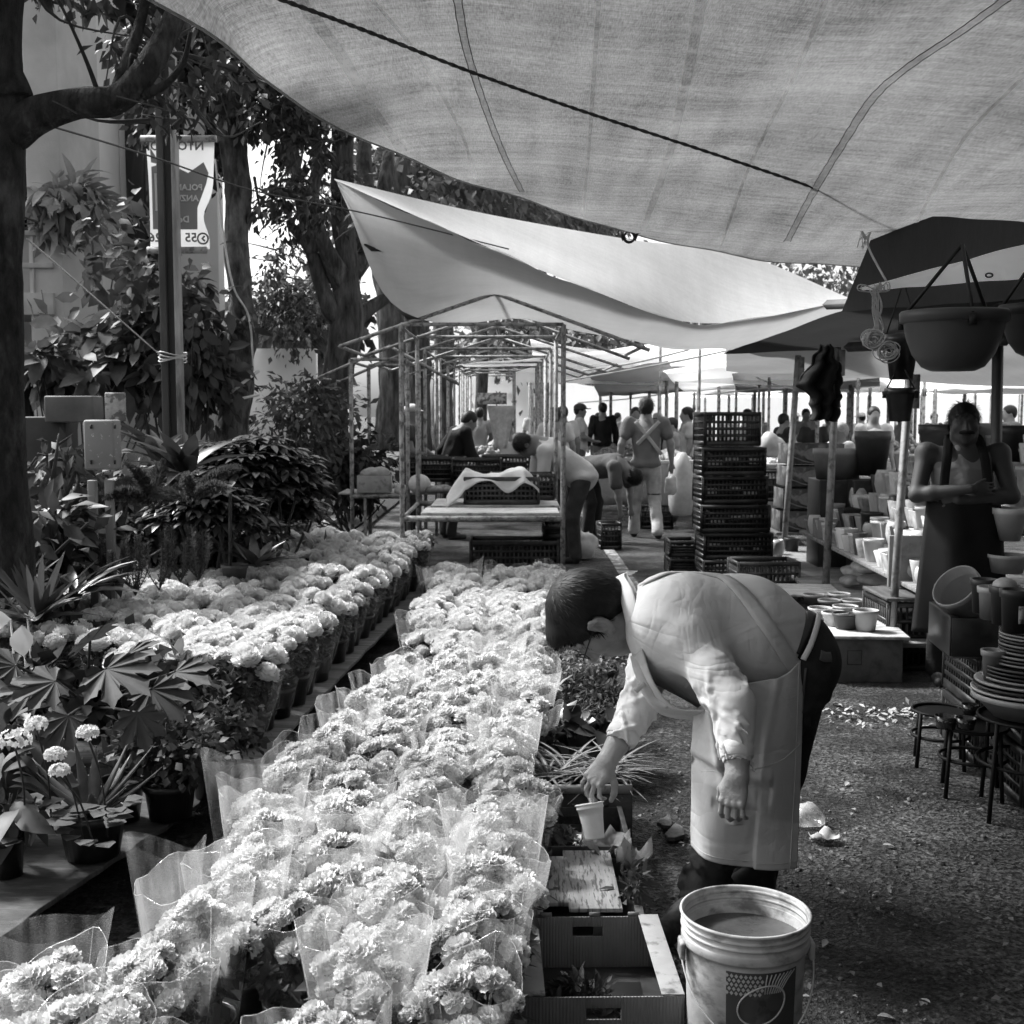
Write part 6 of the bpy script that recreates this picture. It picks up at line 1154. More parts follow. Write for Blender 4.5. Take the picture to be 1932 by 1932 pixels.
# apron skirt ---------------------------------------------------------------
def skirt(u, v):
    """u 0 front far side .. 1 rear edge ; v 0 waist .. 1 hem"""
    if u < .30:
        s = u/.30; top = mid(ap(1322, 1345, 3.86), ap(1309, 1341, 3.50), s); bot = mid(ap(1330, 1590, 3.88), ap(1303, 1597, 3.50), s)
    else:
        s = (u-.30)/.70; tp = spline([ap(1309, 1341, 3.50), ap(1345, 1318, 3.40), ap(1401, 1292, 3.375), ap(1476, 1276, 3.39), ap(1517, 1238, 3.46)], 10); bt_ = spline([ap(1303, 1597, 3.50), ap(1335, 1617, 3.41), ap(1386, 1636, 3.37), ap(1450, 1642, 3.385), ap(1504, 1636, 3.43)], 10)
        k = s*(len(tp)-1); i = min(int(k), len(tp)-2); top = mid(tp[i], tp[i+1], k-i); bot = mid(bt_[i], bt_[i+1], k-i)
    p = mid(top, bot, v); s = u
    p = p+np.array([-.012*math.sin(pi*v)*(1-u), -.035*math.sin(pi*min(1, v*1.15))*math.sin(pi*u)**.7, 0])
    fo = .010*math.sin(u*13+v*1.5)*(.15+.85*v)*(.3+.7*(u < .75))+.014*math.exp(-((v-.28-.5*(u-.35))/.05)**2)*(u > .3)*(u < .8)-.012*math.exp(-((v-.36-.5*(u-.35))/.05)**2)*(u > .3)*(u < .8)+.012*mn.noise(Vector((u*3.3, v*2.2, 2)))
    fo += .009*math.exp(-((v-.50)/.05)**2-((u-.60)/.14)**2)+.010*math.exp(-((u-.80+.12*v)/.02)**2)*(1-v)*.7-.006*math.exp(-((v-.66-.35*(u-.6))/.03)**2)*(u > .5)
    fo += .012*math.exp(-((u-.42-.30*v)/.03)**2)*(v < .75)-.010*math.exp(-((u-.50-.30*v)/.03)**2)*(v < .7)
    fo *= 1.7
    return p+np.array([-.3*fo, -fo, 0])
mb = MB(); mb.add(*sheet(110, 100, skirt)); part(mb, 'apron_skirt', M_APR, MAN, solid=.003)
for pts, nm in (([(.30+.70*t_, .425+.02*math.sin(t_*3)-.02*t_) for t_ in np.linspace(.12, 1, 30)], 'pocket_seam'), ([(.955, t_) for t_ in np.linspace(0, 1, 30)], 'hem_seam'), ([(t_, .965) for t_ in np.linspace(.02, 1, 50)], 'hem_seam')):
    mb = MB(); P = [np.array(skirt(a, b))+[0, -.0035, 0] for a, b in pts]; mb.add(*tube(P, .0016, 5)); part(mb, nm, M_APR, MAN)
mb = MB(); V, f = sheet(22, 14, lambda u, v: np.array(skirt(.34+.55*u, .44+.44*v))+[0, -.005-.002*math.sin(pi*u), 0]); mb.add(V, f)
# bib hanging under the chest
def bib(u, v):
    L_ = spline([ap(1192, 1240, 3.52), ap(1206, 1292, 3.50), ap(1240, 1330, 3.48), ap(1309, 1343, 3.47), ap(1330, 1335, 3.42)], 8); R_ = spline([ap(1204, 1236, 3.78), ap(1216, 1290, 3.80), ap(1250, 1338, 3.82), ap(1309, 1352, 3.84), ap(1330, 1350, 3.86)], 8)
    k = u*(len(L_)-1); i = min(int(k), len(L_)-2); a = mid(L_[i], L_[i+1], k-i); b = mid(R_[i], R_[i+1], k-i); return mid(a, b, v)+np.array([0, 0, -.012*math.sin(pi*v)*math.sin(pi*(u*.8+.1))+.008*math.sin(v*17+u*5)])
mb = MB(); mb.add(*sheet(40, 24, bib)); part(mb, 'apron_bib', M_APR, MAN, solid=.003)
def bib2(u, v):
    a = spline([ap(1211, 1222, 3.45), ap(1235, 1290, 3.42), ap(1275, 1335, 3.42), ap(1330, 1340, 3.40)], 8); b = spline([ap(1192, 1240, 3.52), ap(1206, 1292, 3.50), ap(1240, 1330, 3.48), ap(1309, 1346, 3.47)], 8); k = u*(len(a)-1); i = min(int(k), len(a)-2); return mid(mid(a[i], a[i+1], k-i), mid(b[i], b[i+1], k-i), v)+np.array([0, -.012*math.sin(pi*v), 0])
mb = MB(); mb.add(*sheet(30, 8, bib2)); part(mb, 'apron_bib', M_APR, MAN, solid=.003)
# hanging tie below the jaw
for pts, w in (([(1197, 1236, 3.50), (1205, 1268, 3.46), (1220, 1298, 3.44), (1232, 1318, 3.44), (1262, 1330, 3.43)], .026), ([(1216, 1290, 3.44), (1208, 1296, 3.43), (1199, 1304, 3.42)], .016)):
    P = spline([ap(*q) for q in pts], 6); mb = MB(); ribbon(P, np.array([[-.3, -1, .2]]*len(P)), w, .003, mb); part(mb, 'neck_tie', M_APR, MAN, solid=.003)
# ================================================= other people
def ripple2(V): return np.array([v+.016*np.array([mn.noise(Vector((v[0]*11, v[1]*11, v[2]*6))), mn.noise(Vector((v[0]*11+5, v[1]*11, v[2]*6))), .3*mn.noise(Vector((v[0]*11, v[1]*11+7, v[2]*6)))]) for v in V])
def unit_rows(a): return a/(np.linalg.norm(a, axis=1)[:, None]+1e-9)
def person(label, base, face, h=1.66, pose=None, shirt=.4, pants=.05, hair=.012, skin=.2, res=.014, bag=None, sleeve=.5, extra=None, hat=None, apron=None, strap=None, girth=1.0, name='person', group=None, hairlen=0, face_detail=False, sleeveless=False):
    """joints in a local frame: x right, y forward, z up; metres for a 1.66 m body"""
    s = h/1.66; t = thing(name, label, 'person', (base[0], base[1], 0), group=group); c_, s_ = math.cos(face), math.sin(face); Rm = np.array([[c_, -s_, 0], [s_, c_, 0], [0, 0, 1]]); B = np.array([base[0], base[1], 0.])
    J = dict(pel=(0, 0, .88), sp=(0, .0, 1.10), ch=(0, .0, 1.28), nk=(0, .0, 1.42), hd=(0, .02, 1.55), shR=(.18, 0, 1.36), shL=(-.18, 0, 1.36), elR=(.25, -.02, 1.09), elL=(-.25, -.02, 1.09), wrR=(.27, .05, .85), wrL=(-.27, .05, .85), hnR=(.27, .08, .72), hnL=(-.27, .08, .72),
             hpR=(.09, 0, .86), hpL=(-.09, 0, .86), knR=(.10, .02, .47), knL=(-.10, .02, .47), anR=(.10, -.02, .08), anL=(-.10, -.02, .08), up=(0, 0, 1), fw=(0, 1, 0), toR=(.11, .15, .03), toL=(-.11, .15, .03))
    J.update(pose or {}); W_ = {k: (Rm@(np.array(v, float)*s)+B if k not in ('up', 'fw') else Rm@unit(v)) for k, v in J.items()}; g = girth
    u = W_['up']; f_ = unit(W_['fw']-u*np.dot(W_['fw'], u)); l_ = np.cross(u, f_); HMx = np.stack([l_, f_, u], -1); hdc = W_['hd']
    def hp(a, b, c): return hdc+HMx@(np.array([a, b, c])*s)
    P = headprims(hp, HMx, s) if face_detail else [ell_(hp(0, -.012, .02), np.array([.077, .097, .095])*s, HMx, .02), ell_(hp(0, .03, -.05), np.array([.058, .065, .07])*s, HMx, .03), cap_(hp(0, .09, -.005), hp(0, .105, -.03), .01*s, .014*s, .015), ell_(hp(.078, -.01, -.01), np.array([.012, .018, .03])*s, HMx, .01), ell_(hp(-.078, -.01, -.01), np.array([.012, .018, .03])*s, HMx, .01)]
    P += [cap_(hp(0, -.02, -.04), W_['nk'], .056*s, .062*s, .03), cap_(W_['nk'], W_['ch'], .06*s, .11*s, .05), cap_(W_['ch'], W_['pel'], .12*s, .12*s, .06)]
    for q in 'RL':
        P += [cap_(W_['ch'], W_['sh'+q], .08*s, .062*s, .05), cap_(W_['sh'+q], W_['el'+q], .058*s, .043*s, .03), cap_(W_['el'+q], mid(W_['el'+q], W_['wr'+q], .3), .044*s, .043*s, .02), cap_(mid(W_['el'+q], W_['wr'+q], .3), W_['wr'+q], .043*s, .027*s, .02)]
        hd = unit(W_['hn'+q]-W_['wr'+q]); sd = unit(np.cross(hd, [.3, .9, .1])); w = W_['wr'+q]; P += [ell_(w+hd*.05*s, np.array([.036, .045, .018])*s, np.stack([sd, hd, np.cross(sd, hd)], -1), .015)]
        for k in range(4): b = w+hd*.08*s+sd*(k-1.5)*.019*s; P.append(cap_(b, b+unit(hd+np.cross(sd, hd)*(.3 if k else .15))*(.065-.006*abs(k-1.5))*s, .0092*s, .0075*s, .004))
        P.append(cap_(w+hd*.03*s+sd*.03*s, w+hd*.075*s+sd*.052*s, .011*s, .009*s, .01))
        P += [cap_(W_['hp'+q], W_['kn'+q], .075*s, .055*s, .03), cap_(W_['kn'+q], W_['an'+q], .05*s, .036*s, .02)]
    V, f = blob(P, res if not face_detail else min(res, .0065), 1); mb = MB(); mb.add(V, f); part(mb, 'body', mat('skin_%d' % int(skin*100), skin, .6, .1, 14), t)
    # hair
    if hair is not None:
        H = [ell_(hp(0, -.018, .03), np.array([.085, .104, .095])*s, HMx, .01), ell_(hp(0, -.06, -.02), np.array([.066, .05, .06+hairlen])*s, HMx, .03), cut_(ell_(hp(0, .12, -.03), np.array([.08, .085, .10])*s, HMx), .01)]
        V, f = blob(H, max(.006, res*.7), 1); mb = MB(); mb.add(V, f)
        if face_detail or res < .014:
            rq = np.random.default_rng(31); cn_ = V[f[0]].mean(1); nn_ = unit_rows(cn_-hdc); ii_ = rq.choice(len(cn_), 2200); cr_ = hdc+u*.13*s-f_*.03*s; fl_ = cn_[ii_]-cr_; fl_ -= nn_[ii_]*(fl_*nn_[ii_]).sum(1)[:, None]; mb.add(*inst(leafT(1, .09, 2, 0, .15), cn_[ii_]-nn_[ii_]*.004, unit_rows(fl_)+nn_[ii_]*.3+rq.normal(size=fl_.shape)*.25, nn_[ii_], rq.uniform(.018, .045, 2200)*s))
        part(mb, 'hair', mat('hair_%d' % int(hair*1000), hair, .5, .3, 50, .003, 200), t)
    if hat:
        mb = MB(); V, f = blob([ell_(hp(0, -.01, .055), np.array([.095, .112, .075])*s, HMx, .01), cut_(ell_(hp(0, 0, -.04), np.array([.2, .2, .07])*s, HMx), .005), cap_(hp(-.04, .10, .045), hp(.04, .10, .045), .012, .012, .01), ell_(hp(0, .12, .035), np.array([.06, .07, .008])*s, HMx, .01)], .008, 1); mb.add(V, f); part(mb, 'cap', mat('cap_%d' % int(hat*100), hat, .8, .1), t)
    # shirt
    if shirt is not None:
        P = [cap_(mid(W_['nk'], W_['ch'], .35), W_['ch'], .085*s, .135*s*g, .05), ell_(mid(W_['ch'], W_['pel'], .3), np.array([.155*g, .125*g, .2])*s, np.stack([l_*0+Rm@np.array([1., 0, 0]), unit(np.cross(unit(W_['ch']-W_['pel']), Rm@np.array([1., 0, 0]))), unit(W_['ch']-W_['pel'])], -1), .06), cap_(mid(W_['ch'], W_['pel'], .3), mid(W_['ch'], W_['pel'], 1.0), .135*s*g, .150*s*g, .05), ell_(W_['pel']+unit(W_['ch']-W_['pel'])*.01, np.array([.185*g, .15*g, .07])*s, Rm, .04)]
        for q in 'RL':
            P += [cap_(W_['ch'], W_['sh'+q], .09*s, .07*s, .05)] if not sleeveless else [cap_(W_['ch'], mid(W_['ch'], W_['sh'+q], .7), .09*s, .066*s, .04)]
            if not sleeveless:
                if sleeve <= 1: P += [cap_(W_['sh'+q], mid(W_['sh'+q], W_['el'+q], sleeve), .075*s, .078*s, .03)]
                else: P += [cap_(W_['sh'+q], W_['el'+q], .074*s, .064*s, .03), cap_(W_['el'+q], mid(W_['el'+q], W_['wr'+q], sleeve-1), .062*s, .048*s, .02)]
        if sleeveless: P += [cut_(cap_(W_['sh'+q]+0, mid(W_['sh'+q], W_['el'+q], .8), .068*s, .068*s), .01) for q in 'RL']
        V, f = blob(P, res, 1, ripple2)
        if u[2] > .9 or W_['ch'][2]-W_['pel'][2] > .33*s: near_ = np.hypot(V[:, 0]-W_['pel'][0], V[:, 1]-W_['pel'][1]) < .215*g*s; V[near_, 2] = np.maximum(V[near_, 2], W_['pel'][2]-.035*s+.008*np.sin(V[near_, 0]*40))
        mb = MB(); mb.add(V, f); part(mb, 'shirt', mat('shirt_%d' % int(shirt*100), shirt, .9, .08, 7, .01, 12), t)
    P = [ell_(mid(W_['hpR'], W_['hpL'], .5), np.array([.155*g, .12*g, .12])*s, Rm, .04)]
    for q in 'RL': P += [cap_(W_['hp'+q], W_['kn'+q], .100*s, .078*s, .03), cap_(W_['kn'+q], W_['an'+q], .074*s, .066*s, .03)]
    V, f = blob(P, res, 1, ripple2); mb = MB(); mb.add(V, f); part(mb, 'trousers', mat('trousers_%d' % int(pants*100), pants, .9, .35, 6, .01, 14), t)
    for q in 'RL':
        a, b = W_['an'+q], W_['to'+q]; b = np.array([b[0], b[1], a[2]-.05*s]); V, f = blob([cap_(a-[0, 0, .02], a-[0, 0, .045*s], .04*s, .04*s, .02), cap_(a-[0, 0, .045*s], b, .04*s, .032*s, .02)], res*.8, 0); V[:, 2] = np.maximum(V[:, 2], .002); mb = MB(); mb.add(V, f); part(mb, 'shoe', M_SHOE, t)
    t['_'] = 1; del t['_']; return t, W_, s
def at(px, D): return (A(px, 800, D)[0], D)
FAR = 0.0; TOW = pi; LEFT = pi/2; RIGHT = -pi/2
# walking man, seen from behind
wb = at(1219, 14.7)
t, W_, s = person('man in a grey tee with crossed apron straps walking away down the lane', wb, FAR, 1.70, dict(shR=(.2, 0, 1.37), shL=(-.2, 0, 1.37), elR=(.29, -.02, 1.13), wrR=(.31, .02, .9), hnR=(.30, .04, .78), elL=(-.29, -.02, 1.12), wrL=(-.30, .04, .9), hnL=(-.28, .06, .78), knR=(.10, -.02, .47), anR=(.13, -.24, .10), toR=(.14, -.1, .03), anL=(-.12, .12, .09), toL=(-.13, .25, .03), knL=(-.11, .08, .48)), .15, .42, skin=.24, girth=1.05, res=.011, sleeve=.55)
for (a, b) in (((-.14, -.135, 1.39), (.17, -.15, 1.0)), ((.14, -.135, 1.39), (-.12, -.155, 1.12))):
    P = spline([np.array(a)*s+[*wb, 0], (np.array(a)+b)/2*s+[wb[0], wb[1]-.02, 0], np.array(b)*s+[*wb, 0]], 6); mb = MB(); ribbon(P, np.array([[0, -1., 0]]*len(P)), .045, .004, mb); part(mb, 'apron_strap', mat('strap_pale', .38, .9), t, solid=.006)
mb = MB(); mb.add(*tube([W_['knR']+[0, -.0, .06]+.078*np.array([math.cos(a), math.sin(a), 0]) for a in np.linspace(0, 2*pi, 17)], .008, 5)); part(mb, 'leg_strap', M_DARK, t)
crumple('pale plastic bag carried in the walking man\'s right hand', W_['hnR']+[0, 0, -.17], (.07, .06, .13), mat('bag_pale', .5, .5, .1, 20, trans=.3), 5)
person('man in a black jacket standing with his back to the camera down the lane', at(1137, 23.5), FAR+.2, 1.70, None, .012, .12, res=.016, sleeve=1.9, girth=1.1)
person('man in a dark shirt bending deep beside the white sack', at(1118, 14.3), LEFT+2.7, 1.66, dict(pel=(0, -.12, .86), ch=(0, .30, .92), nk=(0, .42, .86), hd=(0, .50, .78), up=(0, .75, -.6), fw=(0, -.5, -.8), shR=(.18, .34, .90), shL=(-.18, .34, .9), elR=(.2, .40, .62), elL=(-.2, .40, .62), wrR=(.18, .42, .40), wrL=(-.18, .42, .4), hnR=(.17, .42, .28), hnL=(-.17, .42, .28), hpR=(.09, -.10, .84), hpL=(-.09, -.1, .84)), .08, .02, sleeve=.7, res=.013)
person('man in a light shirt leaning over the crates behind the nearest stall', at(1080, 12.3), LEFT+.15, 1.66, dict(pel=(0, -.1, .88), ch=(0, .28, 1.16), nk=(0, .40, 1.24), hd=(0, .50, 1.20), up=(0, .85, .3), fw=(0, .3, -.95), shR=(.18, .32, 1.14), shL=(-.18, .32, 1.14), elR=(.2, .34, .88), elL=(-.2, .34, .88), wrR=(.14, .52, .78), wrL=(-.14, .52, .78), hnR=(.1, .62, .76), hnL=(-.1, .62, .76), hpR=(.09, -.08, .86), hpL=(-.09, -.08, .86)), .5, .05, sleeve=1.4, res=.013, girth=1.1)
person('man in a pale cap and dark vest standing behind the narrow shelf', at(776, 15.2), RIGHT-.3, 1.62, dict(elR=(.2, .08, 1.08), wrR=(.1, .28, 1.0), hnR=(.05, .36, .98), elL=(-.2, .08, 1.08), wrL=(-.1, .28, 1.0), hnL=(-.05, .36, .98)), .05, .04, hat=.5, hair=None, sleeve=.4, res=.016)
person('person in black leaning over a basket between the frame legs', at(848, 14.6), LEFT+.4+pi, 1.62, dict(ch=(0, .12, 1.26), nk=(0, .2, 1.38), hd=(0, .27, 1.46), shR=(.18, .14, 1.33), shL=(-.18, .14, 1.33), up=(0, .4, .9), elR=(.2, .2, 1.06), wrR=(.12, .38, .95), hnR=(.1, .47, .93)), .012, .03, res=.016, sleeve=1.8)
for i, (px, D, face, hh, sh, pa, kw, lab) in enumerate([
    (1062, 19, FAR+.3, 1.62, .55, .05, {}, 'person in a white shirt with a bag strap behind the leaning man'), (1093, 21, RIGHT, 1.66, .5, .12, dict(hat=.06), 'man in a dark cap and pale shirt standing in the lane'),
    (1048, 17, FAR, 1.60, .5, .05, dict(hairlen=.06), 'dark-haired woman in a pale blouse behind the bare frame'), (1199, 19, TOW, 1.60, .55, .1, {}, 'older man in a white shirt coming toward the camera beside the walker'),
    (1268, 17, LEFT+.2, 1.45, .2, .05, {}, 'vendor with a crossed pale strap bending at the stall beside the crates'), (1297, 18.5, LEFT, 1.60, .4, .08, dict(hairlen=.05), 'dark-haired vendor right behind the crate tower'),
    (960, 18, TOW, 1.42, .5, .1, {}, 'vendor in a pale top at the far end of the bare stalls'), (1478, 19, RIGHT+.3, 1.5, .03, .05, {}, 'vendor in black behind the heap of round fruit'), (1445, 20, TOW, 1.35, .55, .3, dict(hair=.3), 'grey-haired person seated behind the far fruit stall'),
    (1587, 13, LEFT+.3, 1.42, .55, .2, dict(hair=.35), 'seated white-haired person in white leaning left behind the pots'), (1648, 16, TOW, 1.60, .4, .1, {}, 'round-faced person facing the camera beyond the pot stall'),
    (1410, 24, LEFT, 1.58, .5, .2, {}, 'shopper in white far off right of the crate tower'), (1520, 23, TOW, 1.58, .3, .1, {}, 'shopper in grey far off behind the hanging apron'), (1810, 20, TOW, 1.6, .5, .1, {}, 'shopper in white far behind the man with folded arms'), (1905, 17, LEFT, 1.62, .12, .05, {}, 'dark figure at the right frame edge in the distance'),
    (905, 22, FAR, 1.6, .3, .1, {}, 'shopper seen through the bare frames near the hanging sheet'), (1010, 26, TOW, 1.62, .6, .2, {}, 'small distant shopper in white in the middle of the lane')]):
    person(lab, at(px, D), face, hh, dict(elR=(.22, .05, 1.1), wrR=(.15, .26, 1.02), hnR=(.1, .35, 1.0)) if i % 2 else None, sh, pa, res=.02, **kw)
# man with folded arms
mb_ = at(1818, 6.8)
t, W_, s = person('man in a tank top and black apron standing with folded arms among the pots', mb_, TOW-.22, 1.60, dict(shR=(.2, 0, 1.36), shL=(-.2, 0, 1.36), elR=(.26, .10, 1.12), elL=(-.26, .10, 1.12), wrR=(-.02, .24, 1.17), wrL=(.04, .19, 1.10), hnR=(-.13, .21, 1.17), hnL=(.15, .16, 1.12), hd=(0, .03, 1.535)), .2, .012, skin=.055, girth=1.12, res=.009, face_detail=True, sleeveless=True)
cF, sF = math.cos(TOW-.22), math.sin(TOW-.22)
def loc(x, y, z): return np.array([cF*x-sF*y, sF*x+cF*y, z])*[s, s, s]+[*mb_, 0]
mb = MB(); V, f = sheet(20, 30, lambda u, v: loc((-.20-.07*v)+(.40+.14*v)*u, .165+.03*math.sin(pi*u)*1+.012*math.sin(u*11+v*3)-.07*abs(u-.5)*2*abs(u-.5)*2, 1.10-.78*v)); mb.add(V, f); part(mb, 'apron', mat('black_apron', .01, .9, .3), t, solid=.005)
for q in (-1, 1):
    P = spline([loc(q*.12, .165, 1.08), loc(q*.115, .155, 1.22), loc(q*.10, .12, 1.35), loc(q*.08, .0, 1.45), loc(q*.05, -.08, 1.42)], 6); mb = MB(); ribbon(P, np.array([loc(0, 1, 0)-loc(0, 0, 0)]*len(P)), .05, .004, mb); part(mb, 'apron_strap', mat('black_apron'), t, solid=.006)
mb = MB(); hdw = W_['hd']; u_, f_ = W_['up'], W_['fw']; l_ = np.cross(u_, f_); V, f = blob([cap_(hdw+f_*.108*s-u_*.052*s-l_*.036*s, hdw+f_*.112*s-u_*.046*s, .010, .013, .006), cap_(hdw+f_*.108*s-u_*.052*s+l_*.036*s, hdw+f_*.112*s-u_*.046*s, .010, .013, .006)], .004, 1); mb.add(V, f); part(mb, 'moustache', M_HAIR, t)
# person at the very right edge (only a dark trouser leg and shoe enter the picture)
# ================================================= plastic crates
def crate(label, c, w, d, h, rz=0, m=None, group=None, fill=(M_DARK, .72), bars=5, cat='crate', nm='plastic_crate', fine=7):
    m = m or M_CRATE; t = thing(nm, label, cat, c, rz, group=group); mb = MB(); mb.add(*box((0, 0, .008), (w*.96, d*.96, .012)))
    for (sx, sy) in ((1, 0), (-1, 0), (0, 1), (0, -1)):
        L = d if sx else w; o = np.array([sx*w/2, sy*d/2, 0.]); a = np.array([0, 1., 0]) if sx else np.array([1., 0, 0]); dim = lambda l, t_, z: (t_, l, z) if sx else (l, t_, z)
        mb.add(*box(o+[0, 0, h-.018], dim(L+.012, .018, .034))); mb.add(*box(o+[0, 0, .022], dim(L, .012, .04)))
        for k in range(1, 4): mb.add(*box(o*(.99)+[0, 0, .03+(h-.06)*k/4], dim(L, .009, .02)))
        nb = max(3, int(L/.035))
        for k in range(nb+1): x = -L/2+L*k/nb; wd = .022 if k % fine == 0 or k == nb else .013; mb.add(*box(o*.985+a*x+[0, 0, h/2], dim(wd, .008, h-.02)))
    part(mb, 'body', m, t, world=False)
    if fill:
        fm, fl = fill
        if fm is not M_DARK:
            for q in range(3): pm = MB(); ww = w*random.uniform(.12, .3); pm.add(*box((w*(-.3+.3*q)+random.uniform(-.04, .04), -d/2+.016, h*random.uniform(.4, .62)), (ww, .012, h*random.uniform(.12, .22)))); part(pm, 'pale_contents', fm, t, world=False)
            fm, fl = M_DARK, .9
        mb = MB(); V, f = sheet(14, 12, lambda u, v: [(u-.5)*w*.9, (v-.5)*d*.88, h*fl+.03*mn.noise(Vector((u*6+c[0]*9, v*6+c[2]*7, 0)))]); mb.add(V, f); mb.add(*box((0, 0, h*fl*.5), (w*.9, d*.88, h*fl*.9))); part(mb, 'dark_fill', fm, t, world=False)  # dark inner box added so the crate is not see-through
    return t
M_CR2 = mat('grey_plastic_crate', .06, .4, .3, 10, stain=(12, .5, .7, 1.6)); M_PALE = mat('pale_contents', .55, .7, .3, 14, .01, 20)
# the tall stack
cx, cyy = A(1378, 1000, 10.8)[0], 10.8; z = 0; zs = [.0, .24, .48, .73, .98, 1.24]; hs = [.235, .235, .245, .245, .25, .30]
for i, (z, h) in enumerate(zip(zs, hs)):
    crate(['bottom crate of the tall black stack in the lane', 'second crate from the bottom of the tall black stack', 'third crate from the bottom of the tall black stack', 'third crate from the top of the tall black stack', 'second crate from the top of the tall black stack', 'topmost crate of the tall black stack'][i], (cx+[.03, .03, .0, -.01, -.02, -.045][i], cyy+[0, .01, 0, .02, 0, .02][i], z), [.6, .6, .60, .57, .55, .49][i], .42, h, [.0, .03, .02, .05, .03, .08][i], group='tall stack of black crates', fill=(M_PALE, .42) if i in (1, 2, 3, 4) else None)
for i in range(2): crate(['bottom', 'upper'][i]+' crate of the low stack left of the tall black stack', (cx-.34, 11.5, .17*i), .26, .4, .16, 0, group='low crate stack')
crate('small crate on the asphalt at the left foot of the crate stack', (A(1312, 1000, 11.9)[0], 11.9, 0), .25, .3, .16, .3)
crate('black crate with a rounded rim and pale box inside, right of the tall stack', (A(1440, 1080, 9.9)[0], 9.9, 0), .50, .36, .33, .05, m=M_CR2, fill=(M_DARK, .3)); tray('small pale carton standing against the black crate', A(1432, 1125, 9.5)[0], 9.5, .16, .2, .16, 0, M_CARDP, hole=False, lip=0, tabs=False)
crate('black crate behind the walking man', (*at(1238, 16), 0), .42, .35, .32, 0); crate('dark crate beside the bending man\'s feet', (*at(1150, 13.6), 0), .22, .3, .3, .1)
# stall crates
crate('black crate on the stall table half covered by a white cloth', (A(947, 900, 10.35)[0], 10.35, .762), .62, .42, .235, .0, m=M_CR2, fine=4); crate('second black crate on the stall table behind the cloth-covered one', (A(985, 900, 10.85)[0], 10.85, .762), .56, .36, .235, 0, m=M_CR2, fine=4)
cc = np.array([A(930, 870, 10.3)[0], 10.3, 1.0]); mb = MB(); V, f = sheet(40, 26, lambda u, v: cc+np.array([(u-.5)*.78, (v-.5)*.42, .03*math.sin(u*8+1)+.028*mn.noise(Vector((u*7, v*6, 3)))+.03-(max(0, .20-u)*1.15+max(0, u-.84)*.9)*1.0-max(0, .22-v)*(.45+.3*math.sin(u*11))])); mb.add(V, f); single(mb, 'white_cloth', mat('white_cloth', .7, .9, .06, 10, .006, 20, trans=.2), 'crumpled white cloth thrown over the crate on the stall table', 'cloth', solid=.004)
crate('large black crate on its side under the stall table', (A(970, 1020, 10.1)[0], 10.1, .2), .72, .4, .28, 0, m=M_CR2); crate('black crate under the large one beneath the stall table', (A(975, 1060, 10.15)[0], 10.15, 0), .68, .4, .2, 0)
for i in range(5): crate('thin black crate '+['lowest', 'second lowest', 'middle', 'second highest', 'highest'][i]+' in the edge-on stack at the table\'s right leg', (Xr-.05, 10.3, .115*i+.02), .16, .5, .11, 0, group='edge-on crate stack')
for i, (px, D, z) in enumerate([(832, 12.9, .8), (900, 12.6, .8), (955, 13.0, .82), (800, 13.4, .80)]): crate('dark produce crate '+['second from the left', 'third from the left', 'rightmost', 'leftmost'][i]+' behind the nearest stall frame', (A(px, 900, D)[0], D, z), .5, .36, .26, 0, group='produce crates behind the frame')
board('narrow shelf board left of the nearest stall', ((Xl-.3), 11.5, .78), (.9, .55, .02), M_BRD); t = tray('pale printed carton of produce on the narrow shelf', A(707, 880, 11.3)[0], 11.3, .31, .24, .16, .05, mat('carton_print', .36, .8, .15, 14, stain=(8, .55, .62, .6)), hole=False, lip=0, tabs=False, z0=.79)
crumple('clear bag of produce heaped in the pale carton', (A(707, 868, 11.3)[0], 11.3, .97), (.13, .09, .06), mat('bag_pale2', .5, .4, .2, 20, trans=.3), 8); crumple('small white bag between the carton and the squash', (A(757, 893, 11.3)[0], 11.25, .82), (.06, .05, .05), M_BAGW, 9)
mb = MB(); V, f = ball((0, 0, 0), (.098, .09, .085), 48); V = np.array([v*(1+.09*abs(math.cos(math.atan2(v[1], v[0])*7))) for v in V]); mb.add(V+np.array([A(791, 886, 11.2)[0], 11.2, .872]), f); single(mb, 'squash', mat('pale_squash', .55, .6, .2, 16), 'pale ribbed squash on the narrow shelf', 'squash')
crumple('low heap in netting beside the ribbed squash', (A(830, 893, 11.2)[0], 11.2, .82), (.13, .09, .04), mat('net_heap', .2, .7, .4, 30, .01, 40), 11); crumple('white sack slumped on the asphalt by the bending man', (*at(1098, 12.6), .13), (.16, .15, .15), M_BAGW, 12, amp=.45); crumple('white plastic bags bulging at the stall right of the walking man', (*at(1288, 15.5), .55), (.18, .2, .42), mat('bag_pale'), 13, amp=.3); crumple('small box and bag under the stall table', (A(890, 1035, 9.9)[0], 9.9, .06), (.09, .07, .06), mat('bag_pale2'), 14)
mb = MB(); mb.add(*box((A(928, 752, 17)[0], 17, 1.72), (.42, .02, .16))); single(mb, 'hanging_sign', mat('plate_pale'), 'small pale board hanging among the bare frames', 'sign'); mb = MB(); V, f = sheet(8, 10, lambda u, v: [A(945, 0, 17)[0]+(u-.5)*.4*(1-.6*v), 17+.03*math.sin(u*9), 1.62-.6*v]); mb.add(V, f); single(mb, 'hanging_sheet', mat('bag_pale2'), 'translucent sheet hanging below the small pale board', 'sheet', solid=.004)
